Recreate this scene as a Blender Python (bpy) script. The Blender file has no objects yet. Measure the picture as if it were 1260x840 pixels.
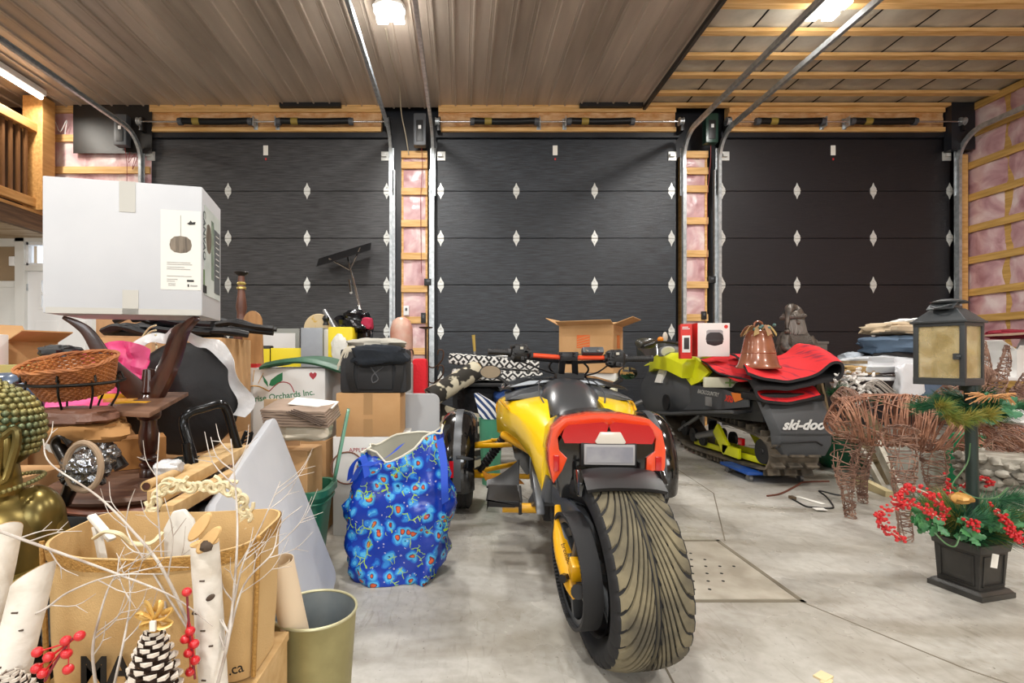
import bpy, bmesh, math, random
from mathutils import Vector, Matrix, noise
from math import sin, cos, pi, radians as R
V = Vector
S = bpy.context.scene
C = S.collection
# ---------------- camera, world, lights, exposure ----------------
cam = bpy.data.objects.new('camera', bpy.data.cameras.new('camera')); C.objects.link(cam)
cam.location = (0, 0, 1.0); cam.rotation_euler = (R(90), 0, 0)
cam.data.sensor_width = 36; cam.data.lens = 36*620/1260
cam.data.shift_x = 62/1260; cam.data.shift_y = 20/1260
cam.data.clip_start = 0.02
S.camera = cam
w = bpy.data.worlds.new('sky'); S.world = w; w.use_nodes = True
w.node_tree.nodes['Background'].inputs[0].default_value = (.80, .89, 1, 1)
w.node_tree.nodes['Background'].inputs[1].default_value = 2.2
S.view_settings.view_transform = 'Standard'; S.view_settings.look = 'None'
S.view_settings.gamma = 1; S.view_settings.use_curve_mapping = False
S.view_settings.exposure = 0.15
# ceiling LED fixtures: x, y, watts  (the first two are in view, the rest light the shop behind the camera)
LAMPS = [(-.76, 5.30, 100), (3.82, 5.25, 100), (-.1, 2.0, 60), (3.8, 2.2, 60), (-4.6, 2.2, 45),
         (-.76, -1.0, 130), (3.8, -1.0, 120), (-4.6, -1.0, 120)]
STRIP_W = 38; FILL_W = 85
for i, (lx, ly, wt) in enumerate(LAMPS):
    ld = bpy.data.lights.new('led_light', 'AREA'); ld.shape = 'SQUARE'; ld.size = .30; ld.energy = wt
    ld.color = (1, .975, .93)
    lo = bpy.data.objects.new('led_light', ld); C.objects.link(lo); lo.location = (lx, ly, 4.52)
for lx, ly in ((-.76, 5.30), (3.82, 5.25)):
    ld = bpy.data.lights.new('led_spill', 'POINT'); ld.shadow_soft_size = .12; ld.energy = 14; ld.color = (1, .98, .94)
    lo = bpy.data.objects.new('led_spill', ld); C.objects.link(lo); lo.location = (lx, ly, 4.42)
ld = bpy.data.lights.new('strip_light', 'AREA'); ld.shape = 'RECTANGLE'; ld.size = .12; ld.size_y = 1.1; ld.energy = STRIP_W
ld.color = (1, .94, .84)
lo = bpy.data.objects.new('strip_light', ld); C.objects.link(lo); lo.location = (-5.78, 6.35, 4.52)
# added fill lights near the wall behind the camera, no such source known
for wx in (-4.5, 0.5, 5.0):
    ld = bpy.data.lights.new('window_light', 'AREA'); ld.shape = 'RECTANGLE'; ld.size = 2.4; ld.size_y = 1.5; ld.energy = FILL_W; ld.color = (.93, .97, 1)
    lo = bpy.data.objects.new('window_light', ld); C.objects.link(lo); lo.location = (wx, -3.9, 2.5); lo.rotation_euler = (R(90), 0, 0)
# added fill light under the mezzanine
ld = bpy.data.lights.new('under_light', 'AREA'); ld.size = .3; ld.energy = 25
lo = bpy.data.objects.new('under_light', ld); C.objects.link(lo); lo.location = (-6.9, 5.2, 2.6)

# ---------------- helpers ----------------
F = 620.0
def at(px, py, Y): return V(((px-568)*Y/F, Y, 1-(py-440)*Y/F))
def lin(c):
    if isinstance(c, str):
        c = [int(c[i:i+2], 16)/255 for i in (0, 2, 4)]
    return tuple(((x+.055)/1.055)**2.4 if x > .04045 else x/12.92 for x in c) + (1,)
_m = {}
def mat(name, col, rough=.6, metal=0, col2=None, nscale=6, nstretch=(1, 1, 1), bump=0, bscale=40, bstretch=None,
        coat=0, emit=0, trans=0, alpha=1, spec=.5, pos=(.35, .65), detail=5):
    if name in _m: return _m[name]
    m = bpy.data.materials.new(name); m.use_nodes = True
    nt = m.node_tree; N = nt.nodes; L = nt.links; b = N['Principled BSDF']
    b.inputs['Base Color'].default_value = lin(col)
    b.inputs['Roughness'].default_value = rough; b.inputs['Metallic'].default_value = metal
    b.inputs['Specular IOR Level'].default_value = spec
    b.inputs['Coat Weight'].default_value = coat; b.inputs['Coat Roughness'].default_value = .08
    b.inputs['Transmission Weight'].default_value = trans; b.inputs['Alpha'].default_value = alpha
    if emit:
        b.inputs['Emission Color'].default_value = lin(col); b.inputs['Emission Strength'].default_value = emit
    tc = None
    def coord(st):
        nonlocal tc
        if not tc: tc = N.new('ShaderNodeTexCoord')
        mp = N.new('ShaderNodeMapping'); mp.inputs['Scale'].default_value = st
        L.new(tc.outputs['Object'], mp.inputs[0]); return mp.outputs[0]
    if col2:
        n = N.new('ShaderNodeTexNoise'); n.inputs['Scale'].default_value = nscale; n.inputs['Detail'].default_value = detail
        L.new(coord(nstretch), n.inputs['Vector'])
        r = N.new('ShaderNodeValToRGB'); r.color_ramp.elements[0].position = pos[0]; r.color_ramp.elements[1].position = pos[1]
        r.color_ramp.elements[0].color = lin(col); r.color_ramp.elements[1].color = lin(col2)
        L.new(n.outputs['Fac'], r.inputs[0]); L.new(r.outputs[0], b.inputs['Base Color'])
    if bump:
        n = N.new('ShaderNodeTexNoise'); n.inputs['Scale'].default_value = bscale; n.inputs['Detail'].default_value = 4
        L.new(coord(bstretch or nstretch), n.inputs['Vector'])
        bp = N.new('ShaderNodeBump'); bp.inputs['Strength'].default_value = bump; bp.inputs['Distance'].default_value = .02
        L.new(n.outputs['Fac'], bp.inputs['Height']); L.new(bp.outputs[0], b.inputs['Normal'])
    _m[name] = m
    return m
WL = {}
def wl(o): return WL.get(o.name, V((0, 0, 0)))
def frames(pts, closed=False):
    out = []; n = len(pts); t0 = None; u = None
    for i in range(n):
        if closed: t = (pts[(i+1) % n]-pts[i-1])
        else: t = pts[min(i+1, n-1)]-pts[max(i-1, 0)]
        t = t.normalized() if t.length > 1e-9 else (t0 or V((0, 0, 1)))
        if u is None:
            u = t.cross(V((0, 0, 1)));
            if u.length < .05: u = t.cross(V((1, 0, 0)))
        else: u = u - t*u.dot(t)
        u.normalize(); out.append((t, u.copy(), t.cross(u))); t0 = t
    return out
def spline(pts, k=6, closed=False):
    P = [V(p) for p in pts]; n = len(P); out = []
    rng = range(n) if closed else range(n-1)
    for i in rng:
        p0 = P[i-1] if (closed or i > 0) else P[0]*2-P[1]
        p1 = P[i]; p2 = P[(i+1) % n]
        p3 = P[(i+2) % n] if (closed or i+2 < n) else P[-1]*2-P[-2]
        for j in range(k):
            t = j/k
            out.append(.5*((2*p1)+(p2-p0)*t+(2*p0-5*p1+4*p2-p3)*t*t+(3*p1-p0-3*p2+p3)*t**3))
    if not closed: out.append(P[-1])
    return out
def rot(rx=0, ry=0, rz=0): return Matrix.Rotation(R(rz), 4, 'Z') @ Matrix.Rotation(R(ry), 4, 'Y') @ Matrix.Rotation(R(rx), 4, 'X')
def basis(o, x, y, z=None):
    x = V(x).normalized(); z = x.cross(V(y)).normalized() if z is None else V(z).normalized(); y = z.cross(x)
    m = Matrix((x, y, z)).transposed().to_4x4(); m.translation = V(o); return m
class MB:
    def __init__(s, M=None): s.v = []; s.f = []; s.mi = []; s.M = M
    def add(s, vs, fs, mi=0, T=None):
        k = len(s.v)
        for p in vs:
            p = V(p)
            if T is not None: p = T @ p
            if s.M is not None: p = s.M @ p
            s.v.append(p)
        s.f += [tuple(i+k for i in f) for f in fs]; s.mi += [mi]*len(fs); return s
    def box(s, c, d, rz=0, rx=0, ry=0, mi=0, taper=1):
        x, y, z = d[0]/2, d[1]/2, d[2]/2; t = taper
        vs = [(-x*t, -y*t, -z), (x*t, -y*t, -z), (x*t, y*t, -z), (-x*t, y*t, -z), (-x, -y, z), (x, -y, z), (x, y, z), (-x, y, z)]
        return s.add(vs, [(0, 3, 2, 1), (4, 5, 6, 7), (0, 1, 5, 4), (1, 2, 6, 5), (2, 3, 7, 6), (3, 0, 4, 7)], mi,
                     Matrix.Translation(V(c)) @ rot(rx, ry, rz))
    def bx(s, a, b, mi=0):
        a = V(a); b = V(b); return s.box((a+b)/2, [abs(q) for q in (b-a)], mi=mi)
    def beam(s, a, b, w, h, mi=0, up=(0, 0, 1)):
        a = V(a); b = V(b); d = b-a; x = d.normalized(); u = V(up)
        if abs(x.dot(u)) > .98: u = V((0, 1, 0))
        y = u.cross(x).normalized(); z = x.cross(y)
        T = Matrix((x, y, z)).transposed().to_4x4(); T.translation = (a+b)/2
        X, Y, Z = d.length/2, w/2, h/2
        return s.add([(-X, -Y, -Z), (X, -Y, -Z), (X, Y, -Z), (-X, Y, -Z), (-X, -Y, Z), (X, -Y, Z), (X, Y, Z), (-X, Y, Z)],
                     [(0, 3, 2, 1), (4, 5, 6, 7), (0, 1, 5, 4), (1, 2, 6, 5), (2, 3, 7, 6), (3, 0, 4, 7)], mi, T)
    def tube(s, pts, r, n=8, mi=0, closed=False, flat=1, caps=True):
        P = [V(p) for p in pts]; fr = frames(P, closed); vs = []; fs = []; m = len(P)
        for i, (t, u, v) in enumerate(fr):
            q = r[i] if hasattr(r, '__len__') else r
            for j in range(n):
                a = 2*pi*j/n; vs.append(P[i]+u*cos(a)*q+v*sin(a)*q*flat)
        for i in range(m if closed else m-1):
            a = i*n; b = ((i+1) % m)*n
            for j in range(n): k = (j+1) % n; fs.append((a+j, a+k, b+k, b+j))
        if caps and not closed: fs.append(tuple(range(n))[::-1]); fs.append(tuple((m-1)*n+j for j in range(n)))
        return s.add(vs, fs, mi)
    def lathe(s, prof, c=(0, 0, 0), n=24, T=None, mi=0, ax='z', caps=True, a0=0, a1=2*pi, sx=1, sy=1):
        vs = []; fs = []; full = abs(a1-a0-2*pi) < 1e-6; nn = n if full else n+1
        for r, z in prof:
            for j in range(nn):
                a = a0+(a1-a0)*j/n; vs.append((r*cos(a)*sx, r*sin(a)*sy, z))
        for i in range(len(prof)-1):
            for j in range(n):
                k = (j+1) % nn; fs.append((i*nn+j, i*nn+k, (i+1)*nn+k, (i+1)*nn+j))
        if caps and full:
            if prof[0][0] > 1e-5: fs.append(tuple(range(nn))[::-1])
            if prof[-1][0] > 1e-5: fs.append(tuple((len(prof)-1)*nn+j for j in range(nn)))
        if T is None:
            T = Matrix.Translation(V(c))
            if ax == 'x': T = T @ Matrix.Rotation(pi/2, 4, 'Y')
            if ax == 'y': T = T @ Matrix.Rotation(-pi/2, 4, 'X')
        return s.add(vs, fs, mi, T)
    def cyl(s, a, b, r, n=16, mi=0, r2=None):
        return s.tube([a, b], [r, r if r2 is None else r2], n, mi)
    def loft(s, rings, mi=0, caps=True, closed=True):
        vs = [p for r in rings for p in r]; n = len(rings[0]); fs = []
        for i in range(len(rings)-1):
            for j in range(n if closed else n-1):
                k = (j+1) % n; fs.append((i*n+j, i*n+k, (i+1)*n+k, (i+1)*n+j))
        if caps and closed: fs.append(tuple(range(n))[::-1]); fs.append(tuple((len(rings)-1)*n+j for j in range(n)))
        return s.add(vs, fs, mi)
    def prism(s, poly, T, h, mi=0):
        n = len(poly); vs = [(x, y, 0) for x, y in poly]+[(x, y, h) for x, y in poly]
        fs = [tuple(range(n))[::-1], tuple(range(n, 2*n))]+[(i, (i+1) % n, (i+1) % n+n, i+n) for i in range(n)]
        return s.add(vs, fs, mi, T)
    def grid(s, fn, nu, nv, mi=0, thick=0, T=None):
        vs = [V(fn(i/nu, j/nv)) for j in range(nv+1) for i in range(nu+1)]; W = nu+1
        fs = [(j*W+i, j*W+i+1, (j+1)*W+i+1, (j+1)*W+i) for j in range(nv) for i in range(nu)]
        if thick:
            nr = [V((0, 0, 0)) for _ in vs]
            for f in fs:
                q = (vs[f[1]]-vs[f[0]]).cross(vs[f[3]]-vs[f[0]])
                for i in f: nr[i] += q
            n0 = len(vs); vs += [vs[i]-nr[i].normalized()*thick for i in range(n0)]
            fs += [tuple(i+n0 for i in f[::-1]) for f in fs[:]]
            bd = [i for i in range(nu+1)]+[j*W+nu for j in range(1, nv+1)]+[nv*W+i for i in range(nu-1, -1, -1)]+[j*W for j in range(nv-1, 0, -1)]
            for a, b in zip(bd, bd[1:]+bd[:1]): fs.append((b, a, a+n0, b+n0))
        return s.add(vs, fs, mi, T)
    def ball(s, c, r, n=12, mi=0, amp=0, freq=3, seed=0, T=None, sq=1):
        rx, ry, rz = r if hasattr(r, '__len__') else (r, r, r); m = max(4, n*2//3); vs = []; fs = []
        for i in range(m+1):
            th = pi*i/m
            for j in range(n):
                ph = 2*pi*j/n; d = V((sin(th)*cos(ph), sin(th)*sin(ph), cos(th)))
                if sq != 1: d = V([math.copysign(abs(q)**sq, q) for q in d])
                k = 1+amp*noise.fractal(d*freq+V((seed, seed*1.7, 3)), .8, 2.1, 3) if amp else 1
                vs.append(V((d.x*rx, d.y*ry, d.z*rz))*k)
        for i in range(m):
            for j in range(n):
                k = (j+1) % n; fs.append((i*n+j, (i+1)*n+j, (i+1)*n+k, i*n+k))
        return s.add(vs, fs, mi, Matrix.Translation(V(c)) @ (T if T is not None else Matrix()))
    def build(s, name, m, parent=None, smooth=True, ang=40, bev=0, label=None):
        if not isinstance(m, (list, tuple)): m = [m]
        if parent is None:
            lo = V((min(p[i] for p in s.v) for i in range(3))); hi = V((max(p[i] for p in s.v) for i in range(3)))
            org = V(((lo.x+hi.x)/2, (lo.y+hi.y)/2, lo.z))
        else: org = wl(parent)
        me = bpy.data.meshes.new(name); me.from_pydata([p-org for p in s.v], [], s.f)
        for q in m: me.materials.append(q)
        me.polygons.foreach_set('material_index', s.mi)
        bm = bmesh.new(); bm.from_mesh(me)
        bmesh.ops.remove_doubles(bm, verts=bm.verts, dist=1e-6)
        if bev:
            es = [e for e in bm.edges if len(e.link_faces) == 2 and e.calc_face_angle(0) > .6]
            bmesh.ops.bevel(bm, geom=es, offset=bev, segments=2, affect='EDGES', profile=.6, clamp_overlap=True)
        bmesh.ops.recalc_face_normals(bm, faces=bm.faces)
        bm.to_mesh(me); bm.free()
        if smooth:
            me.polygons.foreach_set('use_smooth', [True]*len(me.polygons)); me.set_sharp_from_angle(angle=R(ang))
        o = bpy.data.objects.new(name, me); C.objects.link(o)
        if parent is None: o.location = org; WL[o.name] = org
        else: o.parent = parent; WL[o.name] = org
        if label: o['label'] = label
        return o
def tag(o, label, cat, group=None, kind=None):
    o['label'] = label; o['category'] = cat
    if group: o['group'] = group
    if kind: o['kind'] = kind
    return o
def thing(name, label, cat, loc, group=None):
    o = bpy.data.objects.new(name, None); C.objects.link(o); o.location = V(loc); o.empty_display_size = .05
    WL[o.name] = V(loc); return tag(o, label, cat, group)
def struct(name, loc=(0, 0, 0)):
    o = bpy.data.objects.new(name, None); C.objects.link(o); o.location = V(loc); WL[o.name] = V(loc); o['kind'] = 'structure'; return o
def sbox(name, a, b, m, bev=0):
    o = MB().bx(a, b).build(name, m, None, smooth=False, bev=bev); o['kind'] = 'structure'; return o
def inst(src, parent, loc):
    "copy of a part placed at an offset (shares mesh data)"
    c = src.copy(); C.objects.link(c); c.parent = parent; c.location = V(loc)
    return c
def dup(root, loc, label=None, rz=None, scale=None):
    r = root.copy(); C.objects.link(r); r.location = V(loc); WL[r.name] = V(loc)
    if label: r['label'] = label
    if rz is not None: r.rotation_euler.z = rz
    if scale: r.scale = (scale,)*3
    for ch in list(root.children):
        c = ch.copy(); C.objects.link(c); c.parent = r
        for g in list(ch.children):
            d = g.copy(); C.objects.link(d); d.parent = c
    return r
def text(s, size, T, m, parent, name='lettering', ex=.0006, shear=0, bold=0, label=None):
    cu = bpy.data.curves.new(name, 'FONT'); cu.body = s; cu.size = size; cu.align_x = 'CENTER'; cu.align_y = 'CENTER'
    cu.extrude = ex; cu.shear = shear; cu.offset = bold; cu.resolution_u = 3
    t = bpy.data.objects.new(name, cu); C.objects.link(t)
    bpy.context.view_layer.update()
    me = bpy.data.meshes.new_from_object(t.evaluated_get(bpy.context.evaluated_depsgraph_get()))
    bpy.data.objects.remove(t)
    off = wl(parent)
    me.transform(Matrix.Translation(-off) @ T); me.materials.clear(); me.materials.append(m)
    o = bpy.data.objects.new(name, me); C.objects.link(o); o.parent = parent; WL[o.name] = off
    if label: o['label'] = label
    return o
# ---------------- materials ----------------
WOOD = mat('pine', 'e2b679', .6, col2='c99652', nscale=5, nstretch=(1, 1, 6), bump=.05, bscale=30)
WOODH = mat('pine_long', 'e4ba80', .6, col2='c99a58', nscale=5, nstretch=(.5, 6, 6), bump=.05, bscale=30)
WOODY = mat('pine_side', 'd2a862', .6, col2='b58c48', nscale=5, nstretch=(6, .5, 6), bump=.05, bscale=30)
BLACKW = mat('membrane', '16171b', .38, col2='20232a', nscale=2, bump=.15, bscale=4)
STEEL = mat('galvanised', 'c3c8cb', .35, .7, col2='a4aaae', nscale=20)
WHITE = mat('white_paint', 'e6e6e6', .5)
CHROME = mat('chrome', 'd0d0d0', .15, 1)
BLK = mat('black_plastic', '131315', .45)
BLKM = mat('black_metal', '1b1b1d', .35, .3)
RUB = mat('rubber', '18181a', .75)
GLOW = mat('led_glow', 'fff8ec', .5, emit=5)
GREY = mat('grey_plastic', '4a4d52', .45)
CARD = mat('cardboard', 'c39a6c', .85, col2='b78d5e', nscale=5, bump=.03, bscale=60)
TAPE = mat('packing_tape', 'b08a58', .3)
# garage door skins: dark wood-grain embossed steel
def doormat(name, c1, c2):
    m = mat(name, c1, .42, col2=c2, nscale=5, nstretch=(.8, 1, 14), bump=.25, bscale=7, bstretch=(1.2, 1, 22), pos=(.38, .72))
    return m
DM = [doormat('door_skin_left', '272729', '48484a'), doormat('door_skin_mid', '171b21', '343a42'), doormat('door_skin_right', '17161a', '1f1d21')]
# pink insulation under clear plastic
def pinkmat(name, c1, c2, c3):
    m = mat(name, c1, .28, bump=.55, bscale=5, bstretch=(1, 1, 1), coat=.0)
    nt = m.node_tree; N = nt.nodes; L = nt.links
    tc = N.new('ShaderNodeTexCoord'); n = N.new('ShaderNodeTexNoise'); n.inputs['Scale'].default_value = 3.2; n.inputs['Detail'].default_value = 6
    n.inputs['Distortion'].default_value = .8
    L.new(tc.outputs['Object'], n.inputs['Vector'])
    r = N.new('ShaderNodeValToRGB'); e = r.color_ramp.elements; e[0].position = .3; e[0].color = lin(c1); e[1].position = .7; e[1].color = lin(c3)
    k = e.new(.5); k.color = lin(c2)
    L.new(n.outputs['Fac'], r.inputs[0]); L.new(r.outputs[0], N['Principled BSDF'].inputs['Base Color'])
    return m
PINK = pinkmat('pink_insulation', '9c6a70', 'c9a0a3', 'e6d2cf')
PINK2 = pinkmat('pink_insulation_pale', 'b08084', 'd3adb0', 'ebdcd6')
BATT = mat('ceiling_batt', 'a79f90', .35, col2='bdb5a5', nscale=4, bump=.3, bscale=5)
POLY = mat('poly_wrap', 'c48f5a', .25, col2='dcb489', nscale=9, nstretch=(1, 1, 2), bump=.5, bscale=12, bstretch=(2, 1, 1))

# ---------------- floor ----------------
def concrete():
    m = mat('concrete', 'b4b0a8', .55); nt = m.node_tree; N = nt.nodes; L = nt.links; b = N['Principled BSDF']
    tc = N.new('ShaderNodeTexCoord')
    def nz(sc, det, dist=0, st=(1, 1, 1)):
        mp = N.new('ShaderNodeMapping'); mp.inputs['Scale'].default_value = st; mp.inputs['Rotation'].default_value = (0, 0, .6)
        L.new(tc.outputs['Object'], mp.inputs[0])
        n = N.new('ShaderNodeTexNoise'); n.inputs['Scale'].default_value = sc; n.inputs['Detail'].default_value = det; n.inputs['Distortion'].default_value = dist
        L.new(mp.outputs[0], n.inputs['Vector']); return n.outputs['Fac']
    def ramp(src, stops):
        r = N.new('ShaderNodeValToRGB'); e = r.color_ramp.elements
        for i, (p, c) in enumerate(stops):
            q = e[i] if i < 2 else e.new(p)
            q.position = p; q.color = lin(c)
        L.new(src, r.inputs[0]); return r.outputs[0]
    def mix(a, bb, fac, mode='MULTIPLY'):
        x = N.new('ShaderNodeMixRGB'); x.blend_type = mode
        if isinstance(fac, float): x.inputs[0].default_value = fac
        else: L.new(fac, x.inputs[0])
        L.new(a, x.inputs[1]); L.new(bb, x.inputs[2]); return x.outputs[0]
    base = ramp(nz(1.1, 7, .3), [(.33, 'a8a49b'), (.66, 'c0bdb6')])
    stain = ramp(nz(.9, 8, 1.2, (1, 2.4, 1)), [(.30, 'b3aa9a'), (.52, 'ffffff')])
    fine = ramp(nz(28, 5), [(.35, 'c9c5bd'), (.6, 'ffffff')])
    spk = ramp(nz(75, 2), [(.22, '5a544a'), (.30, 'ffffff')])
    scuff = ramp(nz(4, 8, 2, (5, 1, 1)), [(.30, 'a59c8c'), (.42, 'ffffff')])
    c = mix(base, stain, .75); c = mix(c, fine, .3); c = mix(c, spk, .6); c = mix(c, scuff, .3)
    L.new(c, b.inputs['Base Color'])
    rr = ramp(nz(2, 6), [(.3, '6a6a6a'), (.7, 'c0c0c0')]); L.new(rr, b.inputs['Roughness'])
    bp = N.new('ShaderNodeBump'); bp.inputs['Strength'].default_value = .08; bp.inputs['Distance'].default_value = .01
    L.new(nz(30, 6), bp.inputs['Height']); L.new(bp.outputs[0], b.inputs['Normal'])
    return m
CONC = concrete()
sbox('floor', (-9, -4, -.15), (7.6, 8.0, 0), CONC)
SEAM = mat('saw_cut', '6d6557', .9)
k = 1
for a, b in [((1.44, 2.755), (1.86, 3.72)), ((1.86, 3.72), (2.2, 7.3)), ((1.39, 2.07), (1.62, 1.62)), ((1.62, 1.62), (2.8, .2)), ((.70, 2.07), (.60, 1.0)), ((.70, 2.755), (.2, 4.5))]:
    o = MB().beam((a[0], a[1], .0003), (b[0], b[1], .0003), .007, .0012).build('trim_%d' % k, SEAM); o['kind'] = 'structure'; k += 1
# perforated catch-basin cover set in the floor
HOLE = mat('drain_hole', '0c0b0a', .9)
COVER = mat('drain_cover', 'aca597', .6, col2='8f8778', nscale=6, bump=.1, bscale=20)
t = thing('drain_cover', 'square perforated catch basin cover set flush in the concrete floor', 'drain', (1.05, 2.41, 0))
MB().bx((.715, 2.085, -.01), (1.385, 2.74, .003)).build('grate', COVER, t, bev=.002)
fr = MB()
for a, b in [((.69, 2.06), (1.41, 2.08)), ((.69, 2.745), (1.41, 2.765)), ((.69, 2.06), (.71, 2.765)), ((1.39, 2.06), (1.41, 2.765))]:
    fr.bx((a[0], a[1], -.01), (b[0], b[1], .002))
fr.build('rim', mat('drain_rim', '6f6757', .8), t, smooth=False)
hm = MB()
for j in range(7):
    for i in range(8):
        if abs(i-3.5)+abs(j-3)*1.1 < 4.6: hm.lathe([(.0075, 0), (.0075, .001)], (.80+i*.067+(j % 2)*.033, 2.17+j*.08, .0029), 8)
o = hm.build('drain_hole', HOLE, t, smooth=False); o['kind'] = 'stuff'

# ---------------- shell walls ----------------
YW = 7.47
DW = mat('drywall', 'cdbfa9', .8)
sbox('wall_right', (7.58, -4, 0), (7.75, 8, 4.9), BLACKW)
BRN = mat('brown_board', '5a3f2c', .6, col2='43301f', nscale=4, nstretch=(8, 1, .6))
sbox('wall_left', (-9.1, -4, 0), (-9, 8, 4.9), DW)
sbox('wall_front', (-9, -4.1, 0), (7.6, -4, 4.9), mat('shop_wall', 'b5a58c', .8))
wb = struct('wall_back', (0, 7.7, 0))
MB().bx((-4.75, 7.62, 0), (7.6, 7.72, 4.9)).build('sheathing', BLACKW, wb, smooth=False)
MB().bx((-9, 7.62, 2.85), (-4.75, 7.72, 4.9)).build('sheathing', BRN, wb, smooth=False)
# wall below the mezzanine with a real opening for the entry door
dx0, dx1, dtop = -6.50, -5.45, 2.72
m_ = MB(); m_.bx((-9, 7.55, 0), (dx0, 7.72, 2.85)); m_.bx((dx1, 7.55, 0), (-4.78, 7.72, 2.85)); m_.bx((dx0, 7.55, dtop), (dx1, 7.72, 2.85))
m_.build('drywall', mat('tan_wall', '9a8468', .8), wb, smooth=False)
WT = mat('white_trim', 'dcdcd8', .5)
tr = MB(); tr.bx((-9, 7.50, 0), (dx0-.14, 7.56, 2.08)); tr.bx((-9, 7.48, 2.05), (dx0-.14, 7.56, 2.14)); tr.bx((-9, 7.5, 2.66), (-6.6, 7.56, 2.80))
tr.build('wainscot', WT, wb, smooth=False, bev=.004)
MB().bx((-6.70, 7.45, 2.36), (-6.62, 7.50, 2.50)).build('siren', WHITE, wb, bev=.01)
# entry door with transom
d4 = struct('door_4', ((dx0+dx1)/2, 7.5, 0))
fr = MB(); fr.bx((dx0-.12, 7.46, 0), (dx0+.02, 7.6, 2.84)); fr.bx((dx1-.02, 7.46, 0), (dx1+.12, 7.6, 2.84)); fr.bx((dx0-.12, 7.46, 2.72), (dx1+.12, 7.6, 2.86)); fr.bx((dx0, 7.47, 2.29), (dx1, 7.6, 2.37))
fr.build('door_frame', WT, d4, smooth=False, bev=.004)
lx0, lx1, lz0, lz1 = -6.28, -5.68, 1.74, 2.17
dl = MB(); dl.bx((dx0+.02, 7.52, 0), (lx0, 7.57, 2.29)); dl.bx((lx1, 7.52, 0), (dx1-.02, 7.57, 2.29)); dl.bx((lx0, 7.52, 0), (lx1, 7.57, lz0)); dl.bx((lx0, 7.52, lz1), (lx1, 7.57, 2.29))
dl.build('door_leaf', WHITE, d4, smooth=False)
for i in range(2):
    for z0, z1 in ((.25, .85), (.98, 1.55)):
        x0 = -6.36+i*.42; q = MB(); q.bx((x0, 7.508, z0), (x0+.34, 7.522, z1)); q.build('door_panel', WHITE, d4, smooth=False, bev=.006)
q = MB()
for i in range(4):
    x = lx0+(lx1-lx0)*i/3; q.bx((x-.015, 7.51, lz0), (x+.015, 7.58, lz1))
for j in range(3):
    z = lz0+(lz1-lz0)*j/2; q.bx((lx0-.02, 7.508, z-.018), (lx1+.02, 7.58, z+.018))
q.build('muntin', WHITE, d4, smooth=False)
GLASS = mat('glass', 'ffffff', .02, trans=1)
MB().bx((lx0, 7.545, lz0), (lx1, 7.549, lz1)).build('pane', GLASS, d4, smooth=False)
q = MB()
for x in (dx0+.03, -6.2, -5.95, dx1-.03): q.bx((x-.02, 7.5, 2.37), (x+.02, 7.6, 2.72))
q.bx((dx0, 7.5, 2.37), (dx1, 7.6, 2.41)); q.bx((dx0, 7.5, 2.68), (dx1, 7.6, 2.72))
q.build('transom_frame', WHITE, d4, smooth=False)
MB().bx((dx0, 7.56, 2.37), (dx1, 7.564, 2.72)).build('pane', GLASS, d4, smooth=False)
MB().bx((dx0+.0, 7.5, 2.0), (dx0+.03, 7.52, 2.1)).build('hinge', STEEL, d4, smooth=False)
MB().bx((dx0+.0, 7.5, .5), (dx0+.03, 7.52, .6)).build('hinge', STEEL, d4, smooth=False)
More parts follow.
